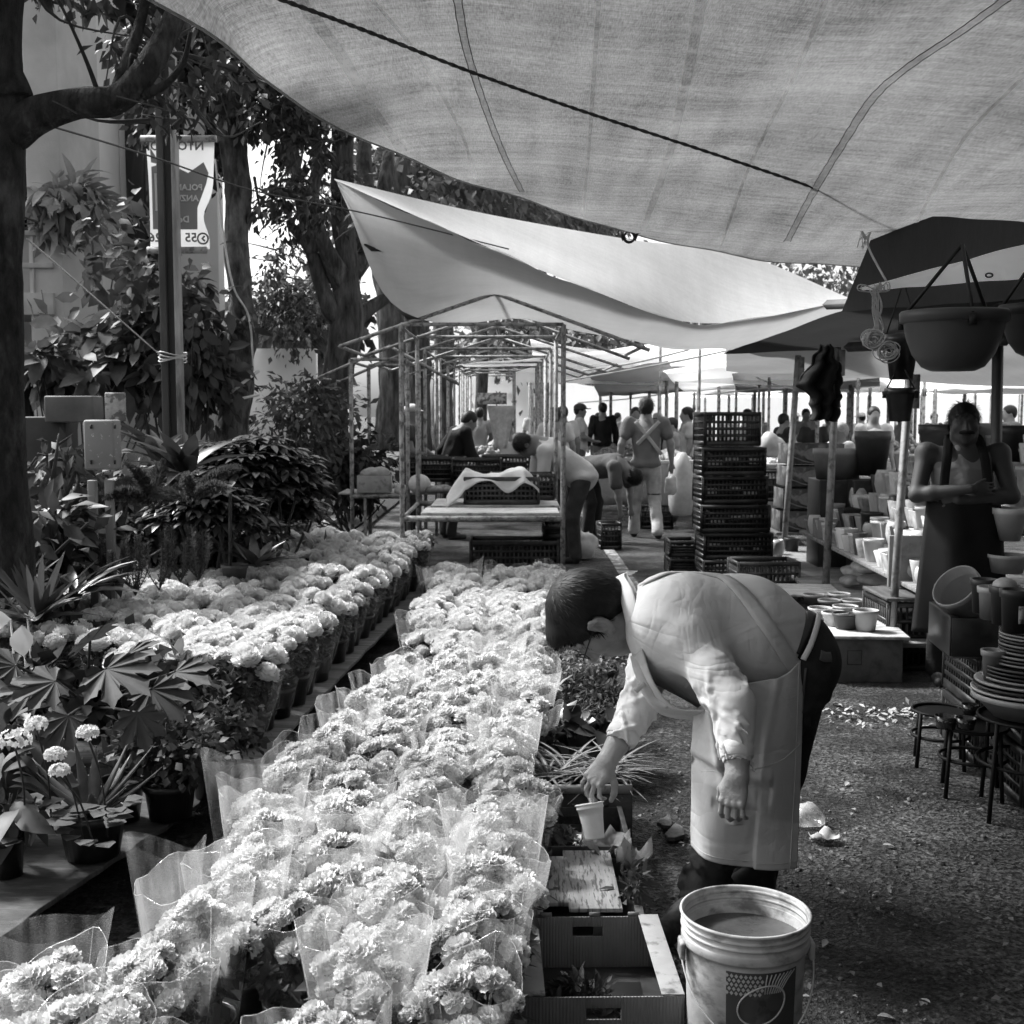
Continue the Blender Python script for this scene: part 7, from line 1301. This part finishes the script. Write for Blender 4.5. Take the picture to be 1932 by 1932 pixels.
# far produce tables
M_FR = mat('pale_fruit', .5, .5, .3, 12)
def heap(label, c, w, d, n, r, m, seed, tb=None):
    rg_ = np.random.default_rng(seed); mb = MB()
    for k in range(n):
        x, y_ = rg_.uniform(-.5, .5, 2); hh = (1-4*x*x)*(1-4*y_*y_)*w*.22; V, f = ball((c[0]+x*w, c[1]+y_*d, c[2]+hh*rg_.uniform(.5, 1)), (r, r, r*.9), 8); mb.add(V, f)
    o = part(mb, 'fruit_heap', m); tag(o, label, 'fruit heap', kind='stuff'); return o
for i, (px, D, zz, w, lab) in enumerate([(1500, 15, .92, .8, 'heap of round fruit on the far stall right of the crate tower'), (1180, 19, .85, .9, 'produce heaped on the stall right of the lane'), (1430, 18, .85, 1.2, 'produce spread on the far stall'), (1262, 16.5, .9, .5, 'pale produce on the stall behind the walking man'), (1700, 17, .9, 1.4, 'produce on the stall far behind the pots'), (900, 16.4, .86, .9, 'vegetables heaped on the stall behind the bare frame')]):
    x = A(px, 800, D)[0]; board('table board of the far stall, '+['under the round fruit', 'right of the lane', 'behind the crate tower', 'behind the walking man', 'behind the pots', 'behind the bare frame'][i], (x, D, zz-.03), (w*1.2, .8, .04), M_BRD, 'stall_table'); heap(lab, (x, D, zz), w, .6, 130, .045, [M_FR, M_LEAFP, mat('mid_fruit', .25, .5, .3)][i % 3], 300+i)
    mb = MB(); V, f = sheet(14, 6, lambda u, v: [x+(u-.5)*w*1.2, D-.41+.02*math.sin(u*20), zz-.05-v*.7]); mb.add(V, f); single(mb, 'table_skirt', mat('skirt_cloth', .3, .9, .3, 4, trans=.1), 'cloth hanging from the far stall table '+['under the round fruit', 'right of the lane', 'behind the crate tower', 'behind the walking man', 'behind the pots', 'behind the bare frame'][i], 'cloth', solid=.005)
crumple('large clear bag of produce standing on the far stall beside the crates', (A(1458, 825, 14.5)[0], 14.5, 1.12), (.15, .12, .16), mat('bag_pale'), 21); crate('dark crate under the far stall beside the printed cartons', (A(1462, 900, 13.5)[0], 13.5, .55), .45, .4, .35, 0)
# printed cartons
M_CPR = mat('dark_carton_print', .05, .5, .7, 9, stain=(6, .5, .58, 2.5))
for i in range(4):
    c = (A(1520, 950, 12.3)[0]+[-.02, 0, .03, .04][i], 12.3, .34+.225*i if i else .34); t = tray(['lowest', 'second lowest', 'second highest', 'topmost'][i]+' printed fruit carton of the stack behind the front pole', c[0], c[1], .56, .4, .205, .02*i, M_CPR, M_DARK, lip=0, hole=False, tabs=False, z0=c[2])
    mb = MB(); q = np.array([c[0], c[1]-.206, c[2]+.10]); mb.add([q+[.13*math.cos(a), -.001, .07*math.sin(a)] for a in np.linspace(0, 2*pi, 24)[:-1]], np.arange(23)[None], 0, False); mb2 = mb; o = part(mb, 'printed_oval', mat('carton_oval', .17, .5, .4, 12), t, world=False); o.data.transform(Matrix.Translation((-c[0], -c[1], -c[2])))
    mb = MB(); mb.add(*tube([q+[-.26, -.003, -.02], q+[-.13, -.003, -.07], q+[0, -.003, -.095], q+[.13, -.003, -.07], q+[.26, -.003, -.02]], .007, 5)); o = part(mb, 'printed_band', mat('carton_oval'), t, world=False); o.data.transform(Matrix.Translation((-c[0], -c[1], -c[2])))
board('low crate platform under the printed cartons', (A(1520, 950, 12.3)[0], 12.3, .32), (.7, .5, .03), M_WOODD)
# ================================================= pot stall on the right
M_SPOLE = mat('pale_stall_pole', .24, .6, .25, 10, stain=(18, .5, .65, .4))
for i, (top, bot) in enumerate((((1506, 670), (1476, 1075)), ((1580, 655), (1556, 1150)), ((1716, 700), (1678, 1268)))):
    b = G(*bot); a = A(*top, b[1]+.05); mb = MB(); mb.add(*bar(b, a, [.042, .042, .036][i])); mb.add(*box(a-[-.03, 0, .12], (.05, .06, .2))); single(mb, 'stall_pole', M_SPOLE, ['farthest', 'middle', 'nearest'][i]+' of the three slim poles along the front of the pot stall', 'pole', loc=b)
mb = MB(); mb.add(*bar(A(1560, 575, 9.0), A(1932, 560, 6.0), .05)); mb.add(*bar(A(1600, 655, 9.0), A(1900, 640, 6.6), .05)); single(mb, 'stall_beam', M_STEEL, 'dark beams carrying the dark awning over the pot stall', 'beam')
mb = MB(); mb.add(*bar(A(1882, 1000, 7.4)*[1, 1, 0], A(1884, 560, 7.4), .05)); single(mb, 'stall_pole', M_STEEL, 'dark pole right behind the man with folded arms', 'pole'); mb = MB(); mb.add(*bar(A(1562, 660, 6.9), A(1575, 770, 6.9), .05)); single(mb, 'pole_sleeve', M_STEEL, 'dark bracket at the top of the middle front pole', 'bracket')
def fx(y, o=0.): return 2.39+.04*(y-7)+o
def shelf(label, ya, yb, z, th=.028, m=M_WOOD, pw=.35, o=0., rz=-.04):
    mb = MB(); V, f = box((0, 0, 0), (pw, yb-ya, th), rotz(rz)); mb.add(V+[fx((ya+yb)/2, o)+pw/2, (ya+yb)/2, z-th/2], f); return single(mb, 'shelf_board', m, label, 'shelf', bevel=.004, loc=(fx(ya, o), ya, z-th))
shelf('lowest long shelf board of the pot stall', 6.95, 12.6, .20, .03, M_WOOD, .50, -.2, -.07); shelf('middle shelf board of the pot stall holding small white pots', 7.05, 10.6, .50, m=M_WOOD, pw=.36)
STEPS = [(.0, .50), (.17, .59), (.34, .70), (.51, .83), (.68, .97), (.86, 1.12)]
for k, (o, z) in enumerate(STEPS[1:]): shelf('%s stepped shelf board of the pot stall, counted upward from the middle shelf' % ORD[k], 7.15+.03*k, 10.6-.12*k, z, m=M_WOODD, pw=.18, o=o)
M_CW = mat('white_glazed_pot', .55, .3, .12, 6, spec=.5, rand=.25, stain=(10, .55, .7, .7)); M_CG = mat('grey_pot', .30, .5, .2, 6, rand=.4); M_CD = mat('dark_pot', .05, .4, .3, 6, rand=.5); M_CGR = mat('veined_pot', .42, .5, .45, 14, rand=.3)
def sq(label, c, w, h, m, n=4, flare=1.15, loc_=None, cat='pot', tiltm=None):
    t = thing('flower_pot', label, cat, c, rotz_ := random.uniform(-.3, .3)); mb = MB(); k = math.sqrt(2) if n == 4 else 1; r = w/2*k
    prof = {0: [(r*.7, 0), (r*.72, .004), (r*flare*.86, h-.022), (r*flare*.9, h-.02), (r*flare*.9, h), (r*flare*.84, h), (r*.66, .02), (1e-4, .02)], 1: [(r*.55, 0), (r*.8, h*.2), (r*1.0, h*.5), (r*.95, h*.8), (r*.8, h), (r*.74, h), (r*.9, h*.6), (1e-4, h*.4)], 2: [(r*.6, 0), (r*.62, .01), (r*.95, h-.004), (r*.9, h), (r*.55, .03), (1e-4, .03)]}[random.choice([0, 1, 2]) if n > 4 else 2]
    V, f = lathe(prof, n, (0, 0, 0)); V = V@rotz(pi/4 if n == 4 else 0).T; mb.add(V, [(f[0], 0, n > 4)][0][0] if False else f, 0, n > 4); part(mb, 'wall', m, t, world=False, bevel=.003 if n == 4 else 0); return t
random.seed(11); rows = [(('middle shelf' if k == 0 else '%s step above the middle shelf' % ORD[k-1]), 7.02, 10.5-.1*k, z, 27, 1, (.11+.012*k, .165+.012*k), (.10+.016*k, .17+.022*k), o) for k, (o, z) in enumerate(STEPS)]+[('lowest shelf', 10.9, 11.8, .20, 3, 1, (.11, .15), (.14, .18), -.2)]
for (nm, ya, yb, z, n, rr, wr, hr, o) in rows:
    for r_ in range(rr):
        for k in range(n):
            ms = [(M_CW, 'white'), (M_CW, 'white'), (M_CG, 'grey'), (M_CGR, 'mottled'), (M_CD, 'dark')][random.choice([0, 0, 1, 2, 3, 3, 4])]; n4 = random.choice([4, 28, 28, 28]); y_ = yb+(ya-yb)*(k+.5+random.uniform(-.22, .22))/n; w, h = random.uniform(*wr), random.uniform(*hr)*(1+.3*r_)
            if random.random() < .06: continue
            sq(('%s %s pot, %s from the far end on the %s' % (ms[1], 'square' if n4 == 4 else 'round', ordn(k), nm)), (fx(y_, o)+.09+.15*r_+random.uniform(-.02, .02), y_, z+.001), w, h, ms[0], n4)
for i, (px, py, D, r0, r1, h, m, lab) in enumerate([(1645, 897, 10.4, .11, .15, .38, M_CD, 'tall dark ribbed planter above the upper shelf'), (1580, 905, 10.6, .18, .21, .27, M_CG, 'big grey round tub with a rolled rim'), (1785, 893, 8.45, .12, .19, .34, M_CD, 'large dark planter standing behind the man\'s shoulder'), (1860, 890, 8.5, .1, .13, .34, M_CG, 'tall grey planter right of the man'), (1915, 900, 8.0, .1, .13, .34, M_CD, 'tall dark planter at the right frame edge'), (1905, 1020, 6.6, .05, .09, .18, M_CW, 'glossy white pot lower right of the man'), (1900, 1080, 6.6, .08, .10, .10, M_CG, 'low pot under the glossy white one')]):
    c = A(px, py, D); pot(lab, c, r0, r1, h, m, soil=False)
for px, D, lab in ((1645, 10.4, 'tall ribbed planter'), (1580, 10.6, 'big grey tub')):
    c = A(px, 901, D); board('plinth of dark stacked boxes under the '+lab, (c[0], D, c[2]/2-.005), (.42, .42, c[2]-.01), M_CRATE, 'box_plinth', 'plinth', bev=.01)
board('dark shelf behind the man at the right frame edge', (A(1905, 1095, 6.7)[0], 6.8, A(1905, 1095, 6.7)[2]-.02), (.7, .4, .03), M_WOODD, 'shelf_board', 'shelf'); board('high dark shelf carrying the tall planters', (A(1860, 900, 8.6)[0]+.1, 8.5, A(1860, 900, 8.6)[2]-.02), (1.3, .6, .03), M_WOODD, 'shelf_board', 'shelf')
pot('black pot with a pale inner pot at the far end of the lowest shelf', G(1494, 1040, .2), .055, .07, .13, M_CD, soil=False); tray('pale cardboard box on the middle shelf by the middle pole', fx(10.0)+.16, 10.0, .26, .24, .15, .1, M_CARD, hole=False, lip=0, tabs=False, z0=.501)
# sacks, bags
for i, (px, py, z, r) in enumerate([(1600, 1095, .22, (.14, .22, .05)), (1632, 1112, .25, (.13, .2, .05)), (1612, 1085, .32, (.12, .2, .05)), (1655, 1140, .22, (.12, .18, .06)), (1585, 1110, .23, (.08, .14, .04)), (1640, 1165, .2, (.1, .12, .04))]):
    q = G(px, py, z-.02); crumple('soft pale sack '+['lowest left', 'second', 'topmost', 'nearest dark-lined', 'slim leftmost', 'small front'][i]+' in the heap on the lowest shelf', q+[.12, .1, r[2]], r, [M_PALE, mat('sack_grey', .25, .7, .3, 12, .006, 30), M_PALE][i % 3], 30+i, 'sack', 'sack', amp=.3)
for i, (px, py, r) in enumerate([(1585, 925, (.12, .1, .08)), (1620, 930, (.14, .1, .09))]): q = G(px, py, .78); crumple(['crumpled', 'pointed'][i]+' plastic-wrapped bundle on the upper shelf near the middle pole', q+[.2, .1, .07], r, M_BAG if i == 0 else mat('bag_pale'), 50+i)
# low tables in front
q = G(1560, 1115, .25); board('square board with wrapped pots at the far end of the low table', (G(1530, 1115, .25)[0], G(1530, 1115, .25)[1]+.1, .24), (.42, .55, .02), M_BRD, rz=-.1)
bq_ = G(1612, 1192, .27); board('worn board on the carton in front of the pot stall', (bq_[0]+.02, bq_[1]+.15, .262), (.56, .6, .02), M_BRD, rz=-.1); tray('closed printed carton under the worn board', bq_[0]+.03, bq_[1]+.12, .46, .5, .25, -.1, M_CARDD, hole=False, lip=0, tabs=False)
mb = MB(); ct = np.array([bq_[0]-.03, bq_[1]-.155, .15]); mb.add(*tube([ct+[x, 0, z] for x, z in ((-.05, -.04), (.03, -.04), (.03, .04), (-.05, .04), (-.05, -.04))], .003, 4)); single(mb, 'printed_mark', mat('black_mark', .02, .8), 'square mark printed on the closed carton', 'printed mark')
for i, (px, py, r, h, m) in enumerate([(1542, 1170, .07, .07, M_CGR), (1570, 1182, .075, .08, M_CGR), (1592, 1200-12, .08, .09, M_CD), (1628, 1192, .07, .12, M_CG), (1560, 1148, .07, .05, M_CG), (1590, 1160, .075, .05, M_CGR), (1530, 1140, .07, .06, M_CG), (1578, 1135, .07, .05, M_CGR), (1605, 1148, .075, .05, M_CG)]):
    q = G(px, py, .275); t = pot(['clay bowl', 'plastic-wrapped bowl', 'dark bowl of pellets', 'grey tapered pot', 'flat wrapped bowl', 'shallow mottled bowl', 'leftmost shallow bowl', 'farthest mottled bowl', 'rightmost flat bowl'][i]+' on the low table in front of the pot stall', q+[.03, .05, 0], r*.75, r, h, m)
for nm, (px, py), lab in (('upturned_crate', (1700, 1225), 'dark crate under the near end of the lowest shelf'), ('upturned_crate', (1545, 1100), 'dark crate under the middle of the lowest shelf')): q = G(px, py); crate(lab, (q[0]+.25, q[1]+.25, 0), .5, .5, .17, -.1)
crate('black crate under the near end of the stall shelves', (A(1725, 1200, 7.3)[0], 7.35, 0), .45, .5, .42, 0, m=M_CRATE); board('thin board on the black crate near the man\'s legs', (A(1725, 1180, 7.3)[0], 7.3, .44), (.5, .5, .02), M_WOODD)
mb = MB(); q = A(1735, 1130, 7.3); mb.add(*box((q[0], 7.45, .62), (.30, .03, .32))); single(mb, 'carton_panel', M_CARD, 'upright slotted carton panel left of the man\'s legs', 'carton', bevel=.003)
# near right: shelf, tub, plates, stools
Z2 = A(1785, 1230, 5.6); board('dark-edged lower shelf with the black tub, at the right edge', (2.28, 5.15, .505), (.5, 1.45, .03), M_WOOD, 'shelf_board', 'shelf', rz=-.06); board('upper right shelf board with small dark pots', (2.42, 4.9, .765), (.35, 1.3, .03), M_WOOD, 'shelf_board', 'shelf', rz=-.06)
q = G(1830, 1235, .52); t = tray('deep black plastic tub on the lower right shelf', q[0]+.06, q[1]+.1, .30, .40, .17, -.12, M_POT, hole=False, tabs=False, lip=.03, z0=.521, th=.008)
mb = MB(); pr = [(.075, 0), (.08, .004), (.098, .16), (.105, .165), (.105, .19), (.098, .19), (.09, .02), (1e-4, .02)]; Mt = rotx(.5)@roty(-.75); V, f = lathe(pr, 32, (q[0]+.04, q[1]+.02, .70), Mt); mb.add(V, f); single(mb, 'translucent_pot', mat('cloudy_pot', .3, .35, .15, spec=.4, trans=.3), 'cloudy pale pot lying tilted in the black tub', 'pot')
for i, (px, py, r, h, m, lab) in enumerate([(1862, 1170, .05, .12, M_CG, 'grey small pot, left on the upper right shelf'), (1845, 1158, .045, .13, M_CD, 'dark small pot at the end of the upper right shelf'), (1885, 1180, .05, .14, M_CD, 'dark labelled pot with a round pale lid'), (1905, 1195, .05, .15, M_CD, 'dark labelled pot at the right frame edge')]):
    q = G(px, py, .78); t = pot(lab, q+[.03, .03, 0], r*.8, r, h, m, soil=False)
    if i > 1: mb = MB(); mb.add(*box(q+[.03, -.024, h*.45], (.022, .003, .06))); part(mb, 'label', mat('plate_pale'), t)
    if i == 2: mb = MB(); mb.add(*ball(q+[.03, .03, h], (.045, .045, .03), 16)); part(mb, 'lid', M_CGR, t)
for i, (px, py, r, h) in enumerate([(1868, 1290, .042, .12), (1885, 1285, .042, .10)]): pot(['grey', 'small dark grey'][i]+' pot beside the stacked plates on the lower shelf', G(px, py, .52)+[.03, .05, 0], r*.75, r, h, M_CG, soil=False)
pc = A(1925, 1355, 4.55); z = .385; k = 0
for r, h, m in [(.21, .09, M_CG)]+[(.21, .018, M_CG), (.205, .018, M_CD), (.20, .018, M_CG), (.178, .016, M_CG), (.178, .016, M_CD), (.178, .016, M_CD), (.178, .016, M_CD), (.15, .015, M_CG), (.15, .015, M_CD), (.148, .015, M_CG), (.133, .015, M_CG), (.133, .015, M_CD), (.133, .015, M_CG), (.133, .015, M_CD), (.132, .014, M_CG), (.132, .014, M_CG), (.132, .014, M_CD), (.13, .014, M_CD), (.13, .014, M_CD)]:
    mb = MB(); x, y_ = pc[0]+.0+.21-r*1.0-.02, pc[1]
    if k == 0: pr = [(1e-4, 0), (r*.62, 0), (r*.93, h*.75), (r, h*.78), (r, h), (r*.96, h), (r*.9, h*.8), (1e-4, h*.5)]
    else: pr = [(1e-4, .002), (r*.7, .001), (r*.96, h*.45), (r, h*.5), (r+.001, h*.93), (r-.004, h), (r*.93, h*.8), (r*.68, .006), (1e-4, .006)]
    mb.add(*lathe(pr, 56, (pc[0]+(.21-r)*.25+.03, pc[1], z))); w = ORD[k] if k < 16 else ['seventeenth', 'eighteenth', 'nineteenth', 'topmost'][k-16]
    single(mb, 'pot_saucer', m, ('deep grey bowl at the bottom of the saucer stack' if k == 0 else ('%s saucer from the bottom of the stack at the right edge' % w)), 'saucer', 'stacked saucers', loc=(pc[0]+.03, pc[1], z)); z += h*.93 if k else h; k += 1
M_IRON = mat('black_iron', .008, .6, .3, spec=.2)
def stand(label, c, r, h, legs=4, cat='plant stand'):
    t = thing('iron_stand', label, cat, (c[0], c[1], 0))
    for zz in (h, h*.55): mb = MB(); mb.add(*tube([[c[0]+r*math.cos(a), c[1]+r*math.sin(a), zz] for a in np.linspace(0, 2*pi, 33)], .007, 6)); part(mb, 'ring', M_IRON, t)
    mb = MB(); mb.add(*lathe([(1e-4, h-.005), (r, h-.005)], 24, (c[0], c[1], 0))); part(mb, 'seat', M_IRON, t)
    for k in range(legs): a = k*2*pi/legs+.5; mb = MB(); mb.add(*tube([[c[0]+r*math.cos(a), c[1]+r*math.sin(a), h], [c[0]+r*1.15*math.cos(a), c[1]+r*1.15*math.sin(a), 0]], .009, 6)); part(mb, 'leg', M_IRON, t)
    return t
stand('black iron stand carrying the stack of saucers', (pc[0]+.05, pc[1]), .2, .38); q = G(1795, 1460); stand('low black iron stool in the shade left of the saucer stack', (q[0], q[1]+.15), .12, .24); q = G(1860, 1520); stand('black iron plant stand at the right edge under the saucers', (q[0], q[1]+.15), .13, .28)
for i, (px, py, D, r) in enumerate([(1785, 1360, 4.75, .045), (1822, 1365, 4.7, .04), (1830, 1345, 4.9, .035)]):
    q = A(px, py, D); q[2] = .285+(.01*i); mb = MB(); mb.add(*lathe([(1e-4, 0), (r*.8, 0), (r, r*1.1), (r*.95, r*1.1), (r*.7, .01), (1e-4, .01)], 24, q)); single(mb, 'glossy_cup', mat('dark_glaze', .02, .1, .3, spec=.8), ['round', 'middle', 'rear'][i]+' dark glazed cup glinting on the low iron stool', 'cup')
for k in range(2):
    for q in range(2): crate(['near lower', 'near upper', 'far lower', 'far upper'][2*k+q]+' black crate under the right-hand shelf', (2.22+.03*k, 4.85+.55*k, .245*q), .42, .5, .235, -.06, group='crates under the right-hand shelf')
# ================================================= hanging things
def hangpot(label, c, r, h, m, bowl=True, hook=None, straps=3):
    t = thing('hanging_basket' if bowl else 'hanging_pot', label, 'hanging pot', c); mb = MB()
    pr = [(1e-4, 0), (r*.42, 0), (r*.60, h*.07), (r*.78, h*.28), (r*.90, h*.55), (r*.955, h*.78), (r*.97, h*.80), (r*1.03, h*.81), (r*1.04, h*.97), (r*1.01, h), (r*.97, h), (r*.95, h*.82), (r*.86, h*.5), (1e-4, h*.1)] if bowl else [(1e-4, 0), (r*.68, 0), (r*.95, h*.8), (r*1.03, h*.81), (r*1.05, h), (r*.97, h), (r*.9, h*.8), (1e-4, h*.1)]
    mb.add(*lathe(pr, 72 if bowl else 28, c)); part(mb, 'bowl' if bowl else 'body', m, t)
    if hook is not None:
        for k in range(straps): a = k*2*pi/straps+2.6; e = np.array(c)+[r*1.02*math.cos(a), r*1.02*math.sin(a), h*.9]; mb = MB(); mb.add(*tube([e, np.array(hook)], .007 if bowl else .004, 6)); mb.add(*box(e-[0, 0, h*.1], (.022, .022, .035))); part(mb, 'strap', M_DARK, t)
    return t
M_HB = mat('hanging_bowl_plastic', .075, .45, .12, 3, spec=.4)
c = A(1797, 700, 4.1); hangpot('big round hanging basket under the dark awning', c, .170, .20, M_HB, hook=c+[.02, 0, .42]); c = A(1968, 672, 4.3); hangpot('dark round hanging basket cut by the right frame edge', c, .15, .18, M_DARK, hook=c+[0, 0, .4])
c = A(1697, 795, 6.2); hangpot('lower black hanging pot on the string, left of the big basket', c, .075, .17, M_POT, False, hook=c+[0, 0, .3], straps=2); c = A(1700, 716, 6.25); hangpot('upper black hanging pot above the lower one', c, .085, .23, M_POT, False, hook=c+[0, 0, .5], straps=2)
# black aprons on a pole
c = A(1553, 720, 6.9); mb = MB(); rg_ = np.random.default_rng(3)
def hc(u, v):
    wl = [-.03, -.06, -.10, -.17, -.085, -.07, -.075]; wr = [.03, .06, .1, .09, .085, .075, .07]; k = v*6; i = min(int(k), 5); a = wl[i]+(wl[i+1]-wl[i])*(k-i); b = wr[i]+(wr[i+1]-wr[i])*(k-i); return c+np.array([a+(b-a)*u+.008*math.sin(v*30), -.05+.03*math.sin(u*14+v*3), .20-.42*v+.02*mn.noise(Vector((u*5, v*9, 0)))])
mb.add(*sheet(24, 40, hc)); single(mb, 'hanging_apron', mat('black_apron'), 'bunch of black cloth aprons hanging from the awning edge', 'apron', solid=.012)
# string bundle
t = thing('string_bundle', 'hanks of pale twine knotted and hanging from the awning corner', 'twine', A(1655, 560, 5.9)); rg_ = np.random.default_rng(9); mb = MB()
for k in range(14):
    P = [A(1652+rg_.normal()*6, 540+rg_.normal()*4, 5.9), A(1655+rg_.normal()*5, 580, 5.9), A(1654+rg_.normal()*5, 620, 5.9), A(1650+rg_.normal()*7, 645, 5.9)]; mb.add(*tube(spline(P, 5), .0028, 5))
for k in range(10): a = rg_.uniform(-1, 1); mb.add(*tube(spline([A(1655, 548, 5.9), A(1655+a*34, 536+rg_.normal()*3, 5.88), A(1655+a*38, 548, 5.9), A(1655, 552, 5.92)], 5), .0028, 5))
part(mb, 'strands', M_STR, t)
for (x, y_) in ((1645, 640), (1676, 662)):
    mb = MB()
    for k in range(16): r_ = rg_.uniform(.022, .05); q = A(x, y_, 5.88)+rg_.normal(size=3)*.008; tl = rg_.normal()*.3; mb.add(*tube([q+[r_*math.cos(a), .012*math.sin(2*a+k), r_*.85*math.sin(a+tl)] for a in np.linspace(0, 2*pi, 21)], .0028, 5))
    part(mb, 'hank', M_STR, t)
wire('frayed cord hanging from the tied corner of the dark awning', AP((1662, 404, 6.6), (1648, 425, 6.55), (1638, 450, 6.5), (1640, 470, 6.5), (1655, 500, 6.4), (1672, 530, 6.2)), .006, 'cord', mat('pale_wire')); mb = MB(); 
for k in range(9): mb.add(*tube(spline([A(1639, 455, 6.5), A(1630+rg_.normal()*5, 440+rg_.normal()*4, 6.5), A(1625+rg_.normal()*8, 458+rg_.normal()*8, 6.5)], 4), .002, 4))
single(mb, 'frayed_knot', mat('pale_wire'), 'frayed knot on the cord below the tied tarp corner', 'knot'); q = A(1667, 412, 6.55); mb = MB(); mb.add(*tube([q+[.022*math.cos(a), -.01, .024*math.sin(a)] for a in np.linspace(0, 2*pi, 17)], .011, 6)); single(mb, 'grommet', M_DARK, 'dark eyelet at the peaked corner of the dark awning', 'grommet'); q = A(2415*.7728, 672*.7728, 4.9); mb = MB(); mb.add(*tube([q+[.014*math.cos(a), 0, .008*math.sin(a)] for a in np.linspace(0, 2*pi, 17)], .004, 6)); single(mb, 'grommet', M_STEEL, 'small eyelet in the lighter tarp strip', 'grommet')

for i, (px, D) in enumerate([(1128, 27), (1165, 30), (1240, 22), (1335, 21), (1375, 26), (1500, 27), (1535, 20), (1565, 24), (1625, 25), (1700, 22), (1762, 26), (1795, 28), (1880, 24)]):
    person('distant shopper in %s, %s of the far crowd counted from the left' % (['white', 'grey', 'a dark top', 'pale grey'][i % 4], ORD[i]), at(px, D), [FAR, LEFT, TOW, RIGHT][(i*3) % 4]+.3*(i % 3), 1.5+.04*(i*5 % 5), dict(elR=(.22, .05, 1.1), wrR=(.15, .26, 1.02), hnR=(.1, .35, 1.0)) if i % 2 else None, [.6, .3, .04, .45][i % 4], [.05, .12, .25][i % 3], res=.026, sleeve=[.6, 1.8][i % 2], hat=[None, None, .5][i % 3] if i % 3 == 2 else None, group='far crowd of shoppers')
